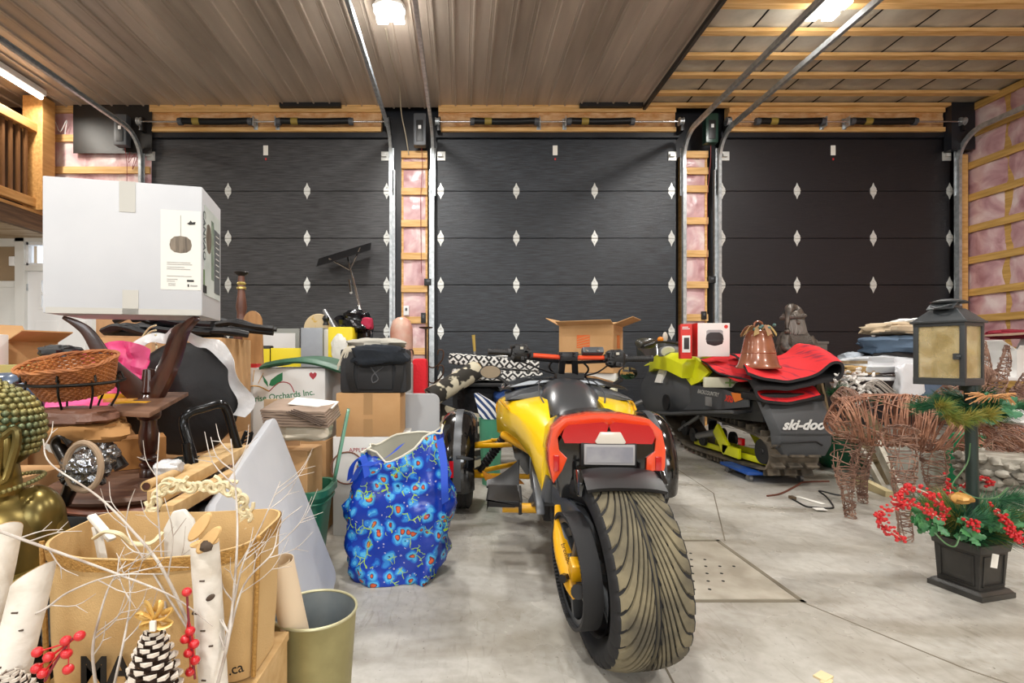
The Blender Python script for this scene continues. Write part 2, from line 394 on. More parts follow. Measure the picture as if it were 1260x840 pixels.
# ---------------- garage doors ----------------
def hz(y): return 1+(440-y)*YW/F
ZS = [0, hz(466), hz(408), hz(350.5), hz(293), hz(235), hz(171)]
DX = [(-4.66, -1.07), (-.36, 3.18), (3.84, 7.24)]
HX = [[-4.6, -3.46, -2.29, -1.11], [-.31, .81, 1.97, 3.11], [3.86, 4.97, 6.10, 7.23]]
HW = mat('hinge_zinc', 'cfd0cc', .35, .3)
LABELP = mat('label_paper', 'e8e6de', .7)
for n in range(3):
    d = struct('door_%d' % (n+1), ((DX[n][0]+DX[n][1])/2, YW, 0))
    x0, x1 = DX[n]
    for i in range(6):
        q = MB(); z0, z1 = ZS[i], ZS[i+1]
        q.bx((x0, YW, z0+.004), (x1, YW+.05, z1-.004)); q.build('door_panel', DM[n], d, smooth=False, bev=.005)
    base = None
    for hx in HX[n]:
        for i in range(1, 6):
            if base is None:
                q = MB(); T = Matrix.Translation((hx, YW-.001, ZS[i])) @ Matrix.Rotation(pi/2, 4, 'X')
                for sg in (1, -1):
                    q.prism([(-.045, .008*sg), (-.045, .035*sg), (-.018, .075*sg), (0, .122*sg), (.018, .075*sg), (.045, .035*sg), (.045, .008*sg)][::sg], T, .006)
                q.cyl((hx-.045, YW-.008, ZS[i]), (hx+.045, YW-.008, ZS[i]), .010, 8)
                q.lathe([(.009, 0), (.012, .004), (.006, .012)], T=T @ Matrix.Translation((0, .05, .006)), n=8)
                q.lathe([(.009, 0), (.012, .004), (.006, .012)], T=T @ Matrix.Translation((0, -.05, .006)), n=8)
                base = q.build('hinge', HW, d, ang=30); b0 = (hx, ZS[i])
            else: inst(base, d, (hx-b0[0], 0, ZS[i]-b0[1]))
    cx = {0: at(327, 0, YW).x, 1: at(683, 0, YW).x, 2: at(1025, 0, YW).x}[n]
    q = MB(); q.bx((cx-.035, YW-.004, hz(191)), (cx+.035, YW, hz(179))); q.build('sticker', LABELP, d, smooth=False)
    q = MB(); q.bx((cx-.008, YW-.005, hz(197)), (cx+.012, YW, hz(194.5))); q.build('indicator', mat('red_dot', 'c03030', .5), d, smooth=False)
    # top roller brackets
    for hx in (x0+.06, x1-.06):
        q = MB(); q.bx((hx-.06, YW-.02, hz(198)), (hx+.06, YW, hz(187))); q.bx((hx-.05, YW-.06, hz(194)), (hx+.02, YW-.02, hz(190)))
        q.build('roller_bracket', HW, d, smooth=False, bev=.003)
    MB().bx((x0-.02, YW-.06, hz(171)), (x1+.02, YW+.1, hz(164))).build('top_seal', BLACKW, d, smooth=False)  # dark strip across the top of the door, set as a board
# headers, shafts and springs
HD = [(-4.57, -1.18), (-.34, 3.14), (3.92, 7.08)]
ZH0, ZH1 = hz(165), 4.70
for n, (x0, x1) in enumerate(HD):
    h = struct('trim_%d' % (20+n), ((x0+x1)/2, YW, ZH0))
    MB().bx((x0, YW-.10, hz(141.5)), (x1, YW+.05, ZH1)).build('top_board', WOODH, h, smooth=False, bev=.003)
    MB().bx((x0, YW-.10, hz(165)), (x1, YW+.05, hz(160))).build('bottom_board', WOODH, h, smooth=False, bev=.003)
    MB().grid(lambda u, v: (x0+(x1-x0)*u, YW-.06-.015*noise.noise(V((u*22, v*3, n))), hz(160)+(hz(141.5)-hz(160))*v), 60, 5).build('wrapped_beam', POLY, h)
    MB().bx((x0, YW-.045, hz(160)), (x1, YW+.05, hz(141.5))).build('beam_core', WOODH, h, smooth=False)
SPR = mat('spring_black', '17181a', .35, .4)
SPX = [((222, 308), (343, 432)), ((581, 660), (700, 778)), ((932, 1012), (1048, 1125))]
for n in range(3):
    x0, x1 = DX[n][0]-.02, DX[n][1]+.02
    nm = ['left', 'middle', 'right'][n]
    ys = YW-.19; zs = hz(157)
    t = thing('torsion_spring_shaft', 'steel torsion shaft with two black springs above the %s garage door' % nm, 'spring shaft', ((x0+x1)/2, ys, zs))
    MB().cyl((x0, ys, zs), (x1, ys, zs), .013, 10).build('shaft', CHROME, t)
    for a, b in SPX[n]:
        xa, xb = at(a, 0, ys).x, at(b, 0, ys).x
        q = MB(); m2 = 70; vs = []
        q.tube([(xa+(xb-xa)*i/(m2-1), ys, zs+.012-.012*sin(pi*i/(m2-1))) for i in range(m2)], [.044+.005*(i % 2) for i in range(m2)], 10)
        q.build('spring', SPR, t, ang=60)
        for xc in (xa, xb): q = MB(); q.tube([(xc-.03, ys, zs), (xc+.03, ys, zs)], .052, 10); q.build('winding_cone', GREY, t)
        q = MB(); q.tube([(xa+.18, ys, zs+.004), (xa+.28, ys, zs+.004)], .051, 10); q.build('spring_tag', mat('yellow_tag', '8f7a34', .5), t)
    for e in (SPX[n][0][1]+4, SPX[n][1][0]-4):
        xa = at(e, 0, ys).x; q = MB(); q.box((xa, ys+.03, zs), (.012, .12, .14)); q.box((xa, ys+.085, zs), (.06, .01, .16)); q.build('anchor_bracket', STEEL, t, bev=.003)
    for xa in (x0+.03, x1-.03):
        q = MB(); q.lathe([(.02, -.03), (.06, -.03), (.06, -.022), (.05, -.018), (.05, .018), (.06, .022), (.06, .03), (.02, .03)], (xa, ys, zs), 20, ax='x')
        q.build('cable_drum', STEEL, t); q = MB(); q.box((xa+.02, ys+.06, zs-.03), (.05, .14, .2)); q.build('bearing_plate', BLKM, t, bev=.004)
# tracks
TR = [(-4.68, 'left track of the left garage door'), (-1.03, 'right track of the left garage door'), (-.42, 'left track of the middle garage door'),
      (3.24, 'right track of the middle garage door'), (3.76, 'left track of the right garage door'), (7.25, 'right track of the right garage door')]
for i, (x, nm) in enumerate(TR):
    t = thing('door_track', 'galvanised curved steel rail, ' + nm, 'track', (x, 7.3, 0))
    yv = 7.35; zc = 4.23; r = .36
    pts = [V((x, yv, 0.01)), V((x, yv, 1.5)), V((x, yv, 3))]+[V((x, yv-r+r*cos(a), zc-r+r*sin(a))) for a in [pi/2*k/8 for k in range(9)]]+[V((x, 5.0, zc)), V((x, 3.4, zc))]
    q = MB(); w2 = .03; fr = []
    prof = [(-w2, -.02), (w2, -.02), (w2, .02), (w2-.006, .02), (w2-.006, -.014), (-w2+.006, -.014), (-w2+.006, .02), (-w2, .02)]
    rings = []
    for j, p in enumerate(pts):
        tt = (pts[min(j+1, len(pts)-1)]-pts[max(j-1, 0)]).normalized(); u = V((0, tt.z, -tt.y)); ring = []
        # u points away from the door/ceiling side; the channel opens to x
        for a, b in prof: ring.append(p+V((b, 0, 0))+u*a)
        rings.append(ring)
    q.loft(rings); q.build('rail', STEEL, t, ang=30)
    q = MB(); sx = 1 if i % 2 == 0 else -1
    q.beam((x+sx*-.03, 7.40, .2), (x-sx*.03, 7.40, 3.75), .05, .05); q.build('mounting_angle', STEEL, t, smooth=False)
    q = MB()
    q.box((x, 7.38, 3.72), (.08, .01, .7)); q.build('flag_bracket', STEEL, t, smooth=False, bev=.004)
    for yy in (3.6,):
        q = MB(); q.beam((x, yy, zc+.02), (x, yy, 4.7), .03, .03); q.build('hanger', STEEL, t, smooth=False)
# insulated stud bays between the doors, built as wood ladders with pink batts
def ladder(name, x0, x1, ys, kk):
    w_ = struct(name, ((x0+x1)/2, 7.5, 0)); zt = hz(189)
    MB().bx((x0, 7.44, 0), (x0+.03, 7.62, zt)).build('stud', WOOD, w_, smooth=False)
    MB().bx((x1-.03, 7.44, 0), (x1, 7.62, zt)).build('stud', WOOD, w_, smooth=False)
    zz = [hz(y) for y in ys]
    for z in zz:
        q = MB(); q.bx((x0, 7.40, z-.05), (x1, 7.44, z+.05)); q.build('board', WOODH, w_, smooth=False, bev=.003)
    for i in range(len(zz)-1):
        a, b = zz[i]-.05, zz[i+1]+.05
        q = MB(); q.grid(lambda u, v: (x0+.03+(x1-x0-.06)*u, 7.45-.018*sin(pi*u)*sin(pi*v)-.012*noise.noise(V((u*4, v*6, kk+i*3))), b+(a-b)*v), 10, 10)
        q.build('insulation_batt', PINK2, w_)
YS1 = [192, 205, 237, 276, 316, 356, 394, 432, 470, 508]
ladder('wall_pillar_left', at(494, 0, 7.44).x, at(526, 0, 7.44).x, YS1, 1)
ladder('wall_pillar_right', at(841, 0, 7.44).x, at(870, 0, 7.44).x, [192, 212, 234, 273, 313, 351, 391, 432, 470, 508], 40)
# right side wall: corner post, horizontal strapping and batts
wr = struct('wall_strapping', (7.5, 3, 0))
MB().bx((7.30, 7.38, 0), (7.42, 7.46, 3.98)).build('corner_stud', WOOD, wr, smooth=False, bev=.003)
MB().bx((7.10, 7.30, 4.02), (7.44, 7.42, 4.7)).build('black_flashing', BLACKW, wr, smooth=False)
XR = 7.43; zs_ = [hz(y) for y in (505, 470, 432, 393, 361, 322, 284, 246, 207, 170)]+[4.64]
for z in zs_:
    MB().bx((XR, -4, z-.05), (XR+.03, 7.45, z+.05)).build('board', WOODY, wr, smooth=False)
yy = 7.5
bt = None
while yy > 1.0:
    q = MB(); q.grid(lambda u, v: (XR+.06-.03*sin(pi*u)-.012*noise.noise(V((u*3, v*20, yy))), yy-.6*u, 0.02+4.66*v), 8, 60)
    q.build('insulation_batt', PINK, wr)
    yy -= .6
MB().bx((XR+.055, -4, 0), (XR+.15, 7.5, 4.7)).build('stud_backing', WOODY, wr, smooth=False)
# ---------------- ceiling ----------------
CE = struct('ceiling', (0, 2, 4.7))
LINER = mat('liner_steel', 'c4b5a6', .42, .15, col2='a39587', nscale=1.2, nstretch=(3, .35, 1), bump=.03, bscale=6)
LP = .914; xe = 2.67
q = MB(); prof = []
x = 0
for k in range(4):
    b = k*.2285
    prof += [(b, 0), (b+.150, 0), (b+.158, -.004), (b+.166, 0), (b+.196, 0), (b+.205, -.022), (b+.222, -.022)]
prof.append((.914, 0))
vs = []; fs = []
for yv in (-4, 7.45):
    for a, z in prof: vs.append((xe-.914+a, yv, 4.70+z))
npf = len(prof)
for i in range(npf-1): fs.append((i, i+1, npf+i+1, npf+i))
q.add(vs, fs); p0 = q.build('liner_panel', LINER, CE, smooth=False)
for k in range(1, 13): inst(p0, CE, (-LP*k, 0, 0))
MB().bx((xe-.02, -4, 4.62), (xe+.02, 7.45, 4.74)).build('edge_trim', mat('dark_trim', '3a3734', .4, .3), CE, smooth=False)
MB().bx((-9.2, -4, 4.80), (7.6, 8, 4.9)).build('roof_deck', mat('roof_dark', '24201b', .9), CE, smooth=False)
yb = [7.35, 7.01, 6.57, 6.15, 5.69, 5.25]
while yb[-1] > -3.5: yb.append(yb[-1]-.44)
b0 = None
for y in yb:
    if b0 is None:
        b0 = MB().bx((xe+.02, y-.045, 4.66), (7.5, y+.045, 4.70)).build('strapping_board', WOODH, CE, smooth=False); y0 = y
    else: inst(b0, CE, (0, y-y0, 0))
q = MB(); q.grid(lambda u, v: (xe+.02+.585*u, -4+11.4*v, 4.725-.018*sin(pi*u)-.006*noise.noise(V((u*3, v*40, 1)))), 8, 60); b0 = q.build('ceiling_batt', BATT, CE)
for k in range(1, 8): inst(b0, CE, (.61*k, 0, 0))
# loose dark rubber closure strips at the wall end of the liner
for a, b in ((345, 420), (713, 790)):
    o = MB().bx((at(a, 0, 7.35).x, 7.3, 4.64), (at(b, 0, 7.35).x, 7.36, 4.70)).build('trim_%d' % (30+a % 7), BLK, None, smooth=False); o['kind'] = 'structure'
# ---------------- LED fixtures ----------------
names = ['over the left door bay, four lit squares', 'over the right bay on the wood strapping, four lit squares', 'in the middle of the shop behind the camera', 'over the right side behind', 'over the left side behind', 'at the back centre', 'at the back right', 'at the back left']
for i, (lx, ly, wt) in enumerate(LAMPS[:2]):
    t = thing('ceiling_light', 'round white ceiling LED fixture '+names[i], 'ceiling light', (lx, ly, 4.66))
    q = MB(); q.lathe([(.17, .04), (.17, .0), (.15, -.01), (0, -.01)], (lx, ly, 4.64), 24); q.build('housing', WHITE, t)
    for a in (-1, 1):
        for b in (-1, 1):
            MB().box((lx+a*.09, ly+b*.09, 4.61), (.12, .12, .02)).build('led_tile', GLOW, t, bev=.01)
t = thing('tube_light', 'long white LED tube light on the ceiling by the loft', 'ceiling light', (-5.78, 6.35, 4.64))
MB().bx((-5.84, 5.7, 4.60), (-5.72, 6.95, 4.68)).build('housing', WHITE, t, bev=.01)
MB().cyl((-5.78, 5.72, 4.575), (-5.78, 6.93, 4.575), .03, 12).build('tube', GLOW, t)
# ---------------- garage door openers, small wall gear ----------------
GRN = mat('opener_green', '1f3c33', .3)
def opener(label, x, y0, y1, m):
    t = thing('door_opener', label, 'door opener', (x, 7.25, hz(y1)))
    MB().bx((x-.09, 7.22, hz(y1)), (x+.09, 7.34, hz(y0))).build('housing', m, t, bev=.015)
    MB().bx((x-.05, 7.213, hz(y1)+.05), (x+.05, 7.222, hz(y0)-.1)).build('lens', BLK, t, bev=.004)
    MB().bx((x-.02, 7.208, hz((y0+y1)/2)), (x+.02, 7.221, hz((y0+y1)/2)+.05)).build('button', WHITE, t, bev=.002)
    MB().tube([(x+.02, 7.3, hz(y1)+.02), (x+.03, 7.33, hz(y1+20)), (x, 7.37, hz(y1+60)), (x+.01, 7.385, hz(y1+150))], .004, 6).build('cable', mat('red_wire', '8a2a2a', .5), t)
opener('black wall mounted opener between the left and middle doors', at(517, 0, 7.3).x, 149, 187, GREY)
opener('green tinted opener between the middle and right doors', at(873, 0, 7.3).x, 149, 184, GRN)
opener('grey opener unit on the black sheet above the loft corner', at(152, 0, 7.3).x, 150, 187, GREY)
def gadget(name, label, cat, px, py, w, h, m, Y=7.39, d=.04):
    p = at(px, py, Y); t = thing(name, label, cat, (p.x, p.y, p.z-h/2))
    MB().box(p, (w, d, h)).build('case', m, t, bev=.005); MB().box((p.x, p.y-d/2-.002, p.z+h*.12), (w*.4, .008, h*.3)).build('button', GREY, t, bev=.002)
gadget('wall_switch', 'small white switch box on the left pillar', 'switch', 500, 382, .08, .14, WHITE)
gadget('door_control', 'black push button control on the left pillar', 'switch', 521, 391, .07, .15, BLK)
gadget('junction_box', 'dark junction box sticking out on the left pillar edge', 'junction box', 527, 347, .12, .10, BLK)
gadget('junction_box', 'dark junction box on the edge of the right pillar', 'junction box', 876, 344, .10, .10, BLK)
gadget('door_control', 'black push button control on the right pillar', 'switch', 866, 388, .07, .12, BLK)
q = MB(); pp = [at(474, 40, 5.6), at(482, 75, 6.2), at(491, 105, 6.8), at(494, 140, 7.2), at(499, 165, 7.3), at(503, 190, 7.38)]
pp[0].z = 4.66
tag(q.tube(spline(pp, 5), .008, 6).build('cord', mat('cord_tan', 'a89c86', .6)), 'pale electric cord hanging from the ceiling light to the left pillar', 'cord')
# ---------------- corner above the loft: insulation, black sheet ----------------
wc = struct('wall_loft_corner', (-5.4, 7.5, 2.8))
xa, xb = at(64, 0, 7.45).x, at(186, 0, 7.45).x
for y, h in ((137, .1), (172, .1), (211, .1)): MB().bx((xa, 7.40, hz(y)-h/2), (xb, 7.44, hz(y)+h/2)).build('board', WOODH, wc, smooth=False, bev=.003)
for k in range(3):
    u0, u1 = xa+(xb-xa)*k/3, xa+(xb-xa)*(k+1)/3
    q = MB(); q.grid(lambda u, v: (u0+(u1-u0)*u, 7.46-.02*sin(pi*u)-.012*noise.noise(V((u*4, v*6, k))), 2.75+1.95*v), 8, 20); q.build('insulation_batt', PINK2, wc)
q = MB(); q.grid(lambda u, v: (at(90+97*u, 0, 7.37).x, 7.37-.015*noise.noise(V((u*2, v*2, 5))), hz(192)+(hz(133)-hz(192))*v), 12, 8, thick=.004)
q.build('black_sheet', mat('black_poly', '1a1715', .45, bump=.3, bscale=2), wc)
tag(MB().tube(spline([at(68, 150, 7.4), at(74, 162, 7.38), at(82, 148, 7.36), at(80, 165, 7.38)], 6), .006, 6).build('cord', WHITE), 'loose white wire bundle on pink insulation by the loft', 'cord')
tag(MB().tube(spline([at(160, 187, 7.33), at(158, 200, 7.38), at(166, 190, 7.36), at(163, 208, 7.38), at(170, 192, 7.35)], 6), .004, 6).build('cord', mat('red_wire', '8a2a2a', .5)), 'tangled dark red wires under the loft corner opener', 'cord')
# ---------------- mezzanine (loft) ----------------
LOFT = mat('loft_pine', 'c8975a', .55, col2='ae7c42', nscale=5, nstretch=(5, .6, 5))
DKB = mat('weathered_beam', '6b5138', .7, col2='503a27', nscale=6, nstretch=(6, .5, 6))
lf = struct('floor_loft', (-7.5, 5, 2.8))
XL = -5.98
MB().bx((-9, 1.5, 3.02), (XL+.03, 7.5, 3.06)).build('deck', LOFT, lf, smooth=False)
MB().bx((XL-.06, 1.5, 2.78), (XL+.02, 7.45, 3.02)).build('rim_beam', DKB, lf, smooth=False, bev=.004)
b0 = MB().bx((-9, 1.6, 2.80), (XL-.06, 1.64, 3.02)).build('joist', DKB, lf, smooth=False)
for k in range(1, 10): inst(b0, lf, (0, .6*k, 0))
MB().bx((-9, 1.5, 2.775), (XL-.05, 7.5, 2.80)).build('soffit', mat('soffit_board', 'b9a58a', .6, col2='8f7350', nscale=3, nstretch=(.5, 4, 1)), lf, smooth=False)
rl = thing('loft_railing', 'orange pine railing with thick post and dark balusters on the loft edge', 'railing', (XL, 5, 3.06))
MB().bx((XL-.14, 7.02, 3.06), (XL+.14, 7.24, 4.66)).build('post', LOFT, rl, smooth=False, bev=.006)
MB().bx((XL-.05, 1.6, 4.14), (XL+.07, 7.04, 4.26)).build('top_rail', LOFT, rl, smooth=False, bev=.006)
MB().bx((XL-.03, 1.6, 3.10), (XL+.05, 7.04, 3.22)).build('bottom_rail', LOFT, rl, smooth=False, bev=.006)
b0 = None; bal = mat('baluster_brown', '6e4a2a', .5)
for k in range(46):
    if b0 is None: b0 = MB().bx((XL-.01, 6.88, 3.22), (XL+.025, 6.915, 4.14)).build('baluster', bal, rl, smooth=False)
    elif 6.88-.115*k > 1.7: inst(b0, rl, (0, -.115*k, 0))
# made-up windows behind the fill lights, and an added fixture below the loft
for i, wx in enumerate((-4.5, 0.5, 5.0)):
    wn = struct('window_%d' % (i+1), (wx, -3.98, 1.7))
    q = MB()
    for a, b in (((wx-1.3, 1.66), (wx+1.3, 1.75)), ((wx-1.3, 3.25), (wx+1.3, 3.34)), ((wx-1.3, 1.66), (wx-1.21, 3.34)), ((wx+1.21, 1.66), (wx+1.3, 3.34))): q.bx((a[0], -4.0, a[1]), (b[0], -3.93, b[1]))
    q.build('window_frame', WT, wn, smooth=False)
    MB().bx((wx-1.21, -3.99, 1.75), (wx+1.21, -3.97, 3.25)).build('pane', WHITE, wn, smooth=False)
q = MB().bx((-7.1, 5.0, 2.62), (-6.7, 5.4, 2.68)); tag(q.build('ceiling_light', WHITE), 'flat white square light under the loft, left of the entry door', 'ceiling light')
# ---------------- three-wheeled roadster ----------------
YEL = mat('yellow_paint', 'f6cb12', .25, coat=.6)
YEL2 = mat('yellow_metal', 'e3a80c', .35, coat=.3)
ORG = mat('orange_paint', 'e04a24', .22, coat=.7)
GLB = mat('gloss_black', '0f1012', .12, coat=.8)
TANKM = mat('tank_grey', '36383b', .3, coat=.5)
SAT = mat('satin_grey', '4b4e52', .38, .2)
REDL = mat('red_lens', 'b20f16', .12, coat=.8)
CLR = mat('clear_lens', 'cfc8bc', .15, coat=.5)
DUST = mat('dusty_tread', '7d745c', .9, col2='4d483c', nscale=7, pos=(.35, .6), bump=.1)
SP = Matrix.Translation((.505, 1.69, 0)) @ Matrix.Rotation(R(-4), 4, 'Z')
def sp(x, y, z): return SP @ V((x, y, z))
bike = thing('roadster', 'yellow and black three-wheeled roadster seen from behind, with fat rear tyre and orange tail', 'three-wheeler', SP.translation)
def spm(): return MB(SP)
WM = Matrix.Translation((.522, 1.69, .303)) @ Matrix.Rotation(R(4.5), 4, 'Z') @ Matrix.Rotation(R(-3), 4, 'Y') @ Matrix.Translation((0, 0, -.303))
def wmm(): return MB(WM)
# rear tyre with modelled tread grooves
def tyre(cx, cy, r, w, nth, nu, mirror=1, ngr=30):
    q = MB(WM); prof = []
    ri = r*.66
    vs = []; fs = []; mi = []
    us = [-1+2*i/nu for i in range(nu+1)]
    side = [(-w*.36, ri), (-w*.47, ri+.03), (-w*.525, r*.80), (-w*.53, r*.88)]
    cols = [(a, b, None) for a, b in side]+[(u*w*.5, r-.018*abs(u)**3.2, u) for u in us]+[(-a, b, None) for a, b in side[::-1]]
    nc = len(cols)
    per = nth//ngr
    def f_(a): return 1.15*(1-(1-a)**2.0)
    gm = {}
    for i in range(nth):
        for ci, (x, rr, u) in enumerate(cols):
            a = abs(u) if u is not None else 1
            off = 0 if (x > 0) else per//2
            th = 2*pi*i/nth-f_(a)
            if u is not None:
                kk = (i+off) % per; g = 0
                if .04 < a < .96 and kk < (3 if a < .5 else 2): g = 1
                if .03 <= a < .09: g = 1
                if a > .80 and kk < 3: g = 1
                gm[(i, ci)] = g
                rr = rr-(.007 if g else 0)
            vs.append((cx+x, cy-cos(th)*rr, r+sin(th)*rr))
    for i in range(nth):
        k = (i+1) % nth
        for j in range(nc-1):
            fs.append((i*nc+j, i*nc+j+1, k*nc+j+1, k*nc+j))
    for f in fs:
        i, j = f[0]//nc, f[0] % nc
        if cols[j][2] is None or cols[j+1][2] is None: mi.append(0)
        else: mi.append(0 if (gm[(i, j)]+gm[(i, j+1)]+gm[((i+1) % nth, j)]+gm[((i+1) % nth, j+1)]) > 2 or abs(cols[j][2]) > .93 else 1)
    q.add(vs, fs); q.mi = mi
    return q
tyre(0, 0, .305, .225, 320, 56, ngr=32).build('rear_tyre', [RUB, DUST], bike, ang=50)
q = wmm(); q.lathe([(.20, -.10), (.208, -.11), (.20, -.09), (.19, -.06), (.19, .06), (.20, .09), (.208, .11), (.20, .10)], (0, 0, .305), 48, ax='x', caps=False); q.build('rear_rim', BLKM, bike)
q = wmm()
for k in range(5):
    a = 2*pi*k/5+.3; q.beam((-.06, .05*cos(a), .305+.05*sin(a)), (-.05, .2*cos(a), .305+.2*sin(a)), .03, .05, up=(1, 0, 0))
q.cyl((-.13, 0, .305), (.12, 0, .305), .055, 20); sk = q.build('wheel_spokes', SAT, bike, bev=.004)
# drive pulley with spokes, toothed belt
q = wmm(); q.lathe([(.150, -.016), (.172, -.018), (.172, .018), (.150, .016)], (-.145, 0, .305), 64, ax='x', caps=False)
for k in range(5):
    a = 2*pi*k/5+.9; q.beam((-.145, .03*cos(a), .305+.03*sin(a)), (-.145, .158*cos(a), .305+.158*sin(a)), .022, .035, up=(1, 0, 0))
q.cyl((-.165, 0, .305), (-.12, 0, .305), .05, 20); q.build('drive_pulley', SAT, bike, bev=.002)
q = wmm(); nT = 90; ring = []
for i in range(nT*2):
    a = 2*pi*i/(nT*2); ring.append((a, .176 if (i//1) % 2 else .171))
vs = []; fs = []
for x in (-.175, -.115):
    for a, r in ring: vs.append((x, -cos(a)*r, .305+sin(a)*r))
for x in (-.175, -.115):
    for a, r in ring: vs.append((x, -cos(a)*.184, .305+sin(a)*.184))
n2 = len(ring)
for i in range(n2):
    k = (i+1) % n2
    fs += [(i, k, n2+k, n2+i), (2*n2+i, 2*n2+k, 3*n2+k, 3*n2+i), (i, k, 2*n2+k, 2*n2+i), (n2+i, n2+k, 3*n2+k, 3*n2+i)]
q.add(vs, fs); q.build('drive_belt', mat('belt', '1e1e20', .6), bike, ang=25)
# swing arm, belt guard, yellow brake caliper arm
q = MB(); q.loft([[SP @ V((x, y, z)) for x, z in ((-.20, zz-.045), (-.165, zz-.05), (-.15, zz+.03), (-.18, zz+.045))] for y, zz in ((.30, .47), (.45, .46))])
q.beam(at(686, 606, 1.98), at(738, 656, 1.60), .05, .07); q.beam(at(700, 655, 1.75), at(722, 645, 1.66), .025, .03); q.beam(at(697, 615, 2.02), at(700, 650, 1.95), .03, .03); q.build('belt_guard', SAT, bike, bev=.006)
q = spm(); q.loft([[(.15, y, zz-hh), (.19, y, zz-hh), (.19, y, zz+hh), (.15, y, zz+hh)] for y, zz, hh in ((-.03, .31, .035), (.2, .36, .04), (.5, .40, .05))])
q.box((0, .48, .42), (.38, .09, .10)); q.build('swing_arm', SAT, bike, bev=.006)
ya = [at(686, 622, 1.84), at(689, 648, 1.78), at(692, 672, 1.73), at(698, 696, 1.68), at(706, 716, 1.64), at(714, 733, 1.62)]
q = MB(); q.tube(spline(ya, 4), [.011, .013, .016, .019, .022, .026, .028, .029, .03, .031, .032, .032, .032, .033, .034, .034, .034, .034, .032, .030, .028], 12, flat=.75); ca = q.build('brake_caliper', YEL2, bike)
q = MB(); p = at(706, 700, 1.61); q.box(p+V((.01, 0, .0)), (.045, .05, .06), rx=20); q.cyl(at(710, 690, 1.62), at(716, 700, 1.60), .017, 12); q.build('caliper_body', YEL2, ca, bev=.006)
q = MB(); q.cyl(at(713, 726, 1.61), at(711, 728, 1.55), .022, 14); q.cyl(at(696, 710, 1.63), at(692, 712, 1.60), .014, 6); q.build('bolt', BLKM, ca)
text('brembo', .022, basis(at(695, 678, 1.675)+V((0, -.022, .0)), (.32, -.1, -1), (1, .1, .25)), BLK, bike)
q = MB(); q.beam(at(703, 728, 1.72), at(716, 765, 1.68), .012, .03); q.build('mud_tab', BLK, bike)
# rear fender / hugger
q = spm(); q.grid(lambda u, v: ((u-.5)*.245+.015, -cos(1.12+.45*v)*(.316+.012*(1-abs(2*u-1)**3)), .305+sin(1.12+.45*v)*(.316+.012*(1-abs(2*u-1)**3))), 14, 10, thick=.012); q.build('rear_fender', BLK, bike)
for s in (-1, 1): q = spm(); q.prism([(-.09, .555), (.02, .54), (.02, .62), (-.05, .635), (-.09, .60)], basis((s*.132+.007, 0, 0), (0, 1, 0), (0, 0, 1)), .016); q.build('fender_stay', GLB, bike, bev=.004)
# tail section
def xz(poly, y, dy): # polygon in local x/z extruded forward
    return poly, basis((0, y, 0), (1, 0, 0), (0, 0, 1)), -dy
TY = .06
outer = [(-.186, .555), (-.200, .62), (-.202, .68), (-.188, .745), (-.145, .785), (-.06, .802), (.06, .802), (.145, .785), (.188, .745), (.202, .68), (.200, .62), (.186, .575)]
inner = [(.135, .585), (.137, .65), (.165, .672), (.170, .715), (.150, .745), (.05, .765), (-.05, .765), (-.150, .745), (-.170, .715), (-.165, .672), (-.137, .645), (-.155, .60)]
q = spm(); vs = []; fs = []
for sy, sc in ((0, 1), (.10, 1.02)):
    for x, z in outer: vs.append((x*sc, TY+sy+.35*x*x*1.5, z))
    for x, z in inner[::-1]: vs.append((x*sc, TY+sy+.012+.35*x*x*1.5, z))
n = 12
for i in range(n-1):
    fs += [(i, i+1, n+i+1, n+i), (2*n+i, 3*n+i, 3*n+i+1, 2*n+i+1), (i, 2*n+i, 2*n+i+1, i+1), (n+i, n+i+1, 3*n+i+1, 3*n+i)]
fs += [(0, n, 3*n, 2*n), (n-1, 2*n-1+n*2-0, 2*n-1+n, 2*n-1)] if False else [(0, n, 3*n, 2*n), (n-1, 3*n-1, 4*n-1, 2*n-1)]
q.add(vs, fs); q.build('tail_cowl', ORG, bike, ang=35, bev=.003)
q = spm()
def ov(w0, z0, z1, y, k=10):  # arch section for the tail body
    return [(w0*cos(pi*i/k), y, z0+(z1-z0)*sin(pi*i/k)**.6) for i in range(k+1)]+[(-w0*.8, y, z0-.02), (w0*.8, y, z0-.02)]
q.loft([ov(.198, .66, .80, TY+.10), ov(.20, .64, .80, .35), ov(.18, .62, .775, .55), ov(.15, .60, .72, .75)]); q.build('tail_body', GLB, bike)
q = spm(); q.loft([[(x*1.0, y, z) for x, z in ((-.16, .50), (.16, .50), (.175, .60), (.168, .70), (.13, .76), (-.13, .76), (-.168, .70), (-.175, .60))] for y in (TY+.03, TY+.3)]); q.build('tail_underpanel', GLB, bike, bev=.008)
for s in (-1, 1):
    q = spm(); poly = [(0.0+.012, .742), (.035, .708), (.147, .706), (.155, .725), (.148, .748), (.135, .762), (.02, .774), (.005, .765)]
    poly = [(s*x, z) for x, z in poly]
    vs = [(x, TY-.012+.5*x*x, z) for x, z in poly]+[(x, TY+.04+.5*x*x, z) for x, z in poly]; n = len(poly)
    q.add(vs, [tuple(range(n)), tuple(range(n, 2*n))[::-1]]+[(i, (i+1) % n, (i+1) % n+n, i+n) for i in range(n)])
    q.build('tail_light', REDL, bike, bev=.004)
    q = spm(); q.bx((s*.166, TY+.015, .60), (s*.186, TY+.03, .655)); q.build('side_reflector', REDL, bike, bev=.002)
q = spm(); q.prism([(-.034, .744), (.034, .744), (.052, .71), (.046, .704), (-.046, .704), (-.052, .71)], basis((0.004, TY-.022, 0), (1, 0, 0), (0, 0, 1)), -.04); q.build('reverse_light', CLR, bike, bev=.003)
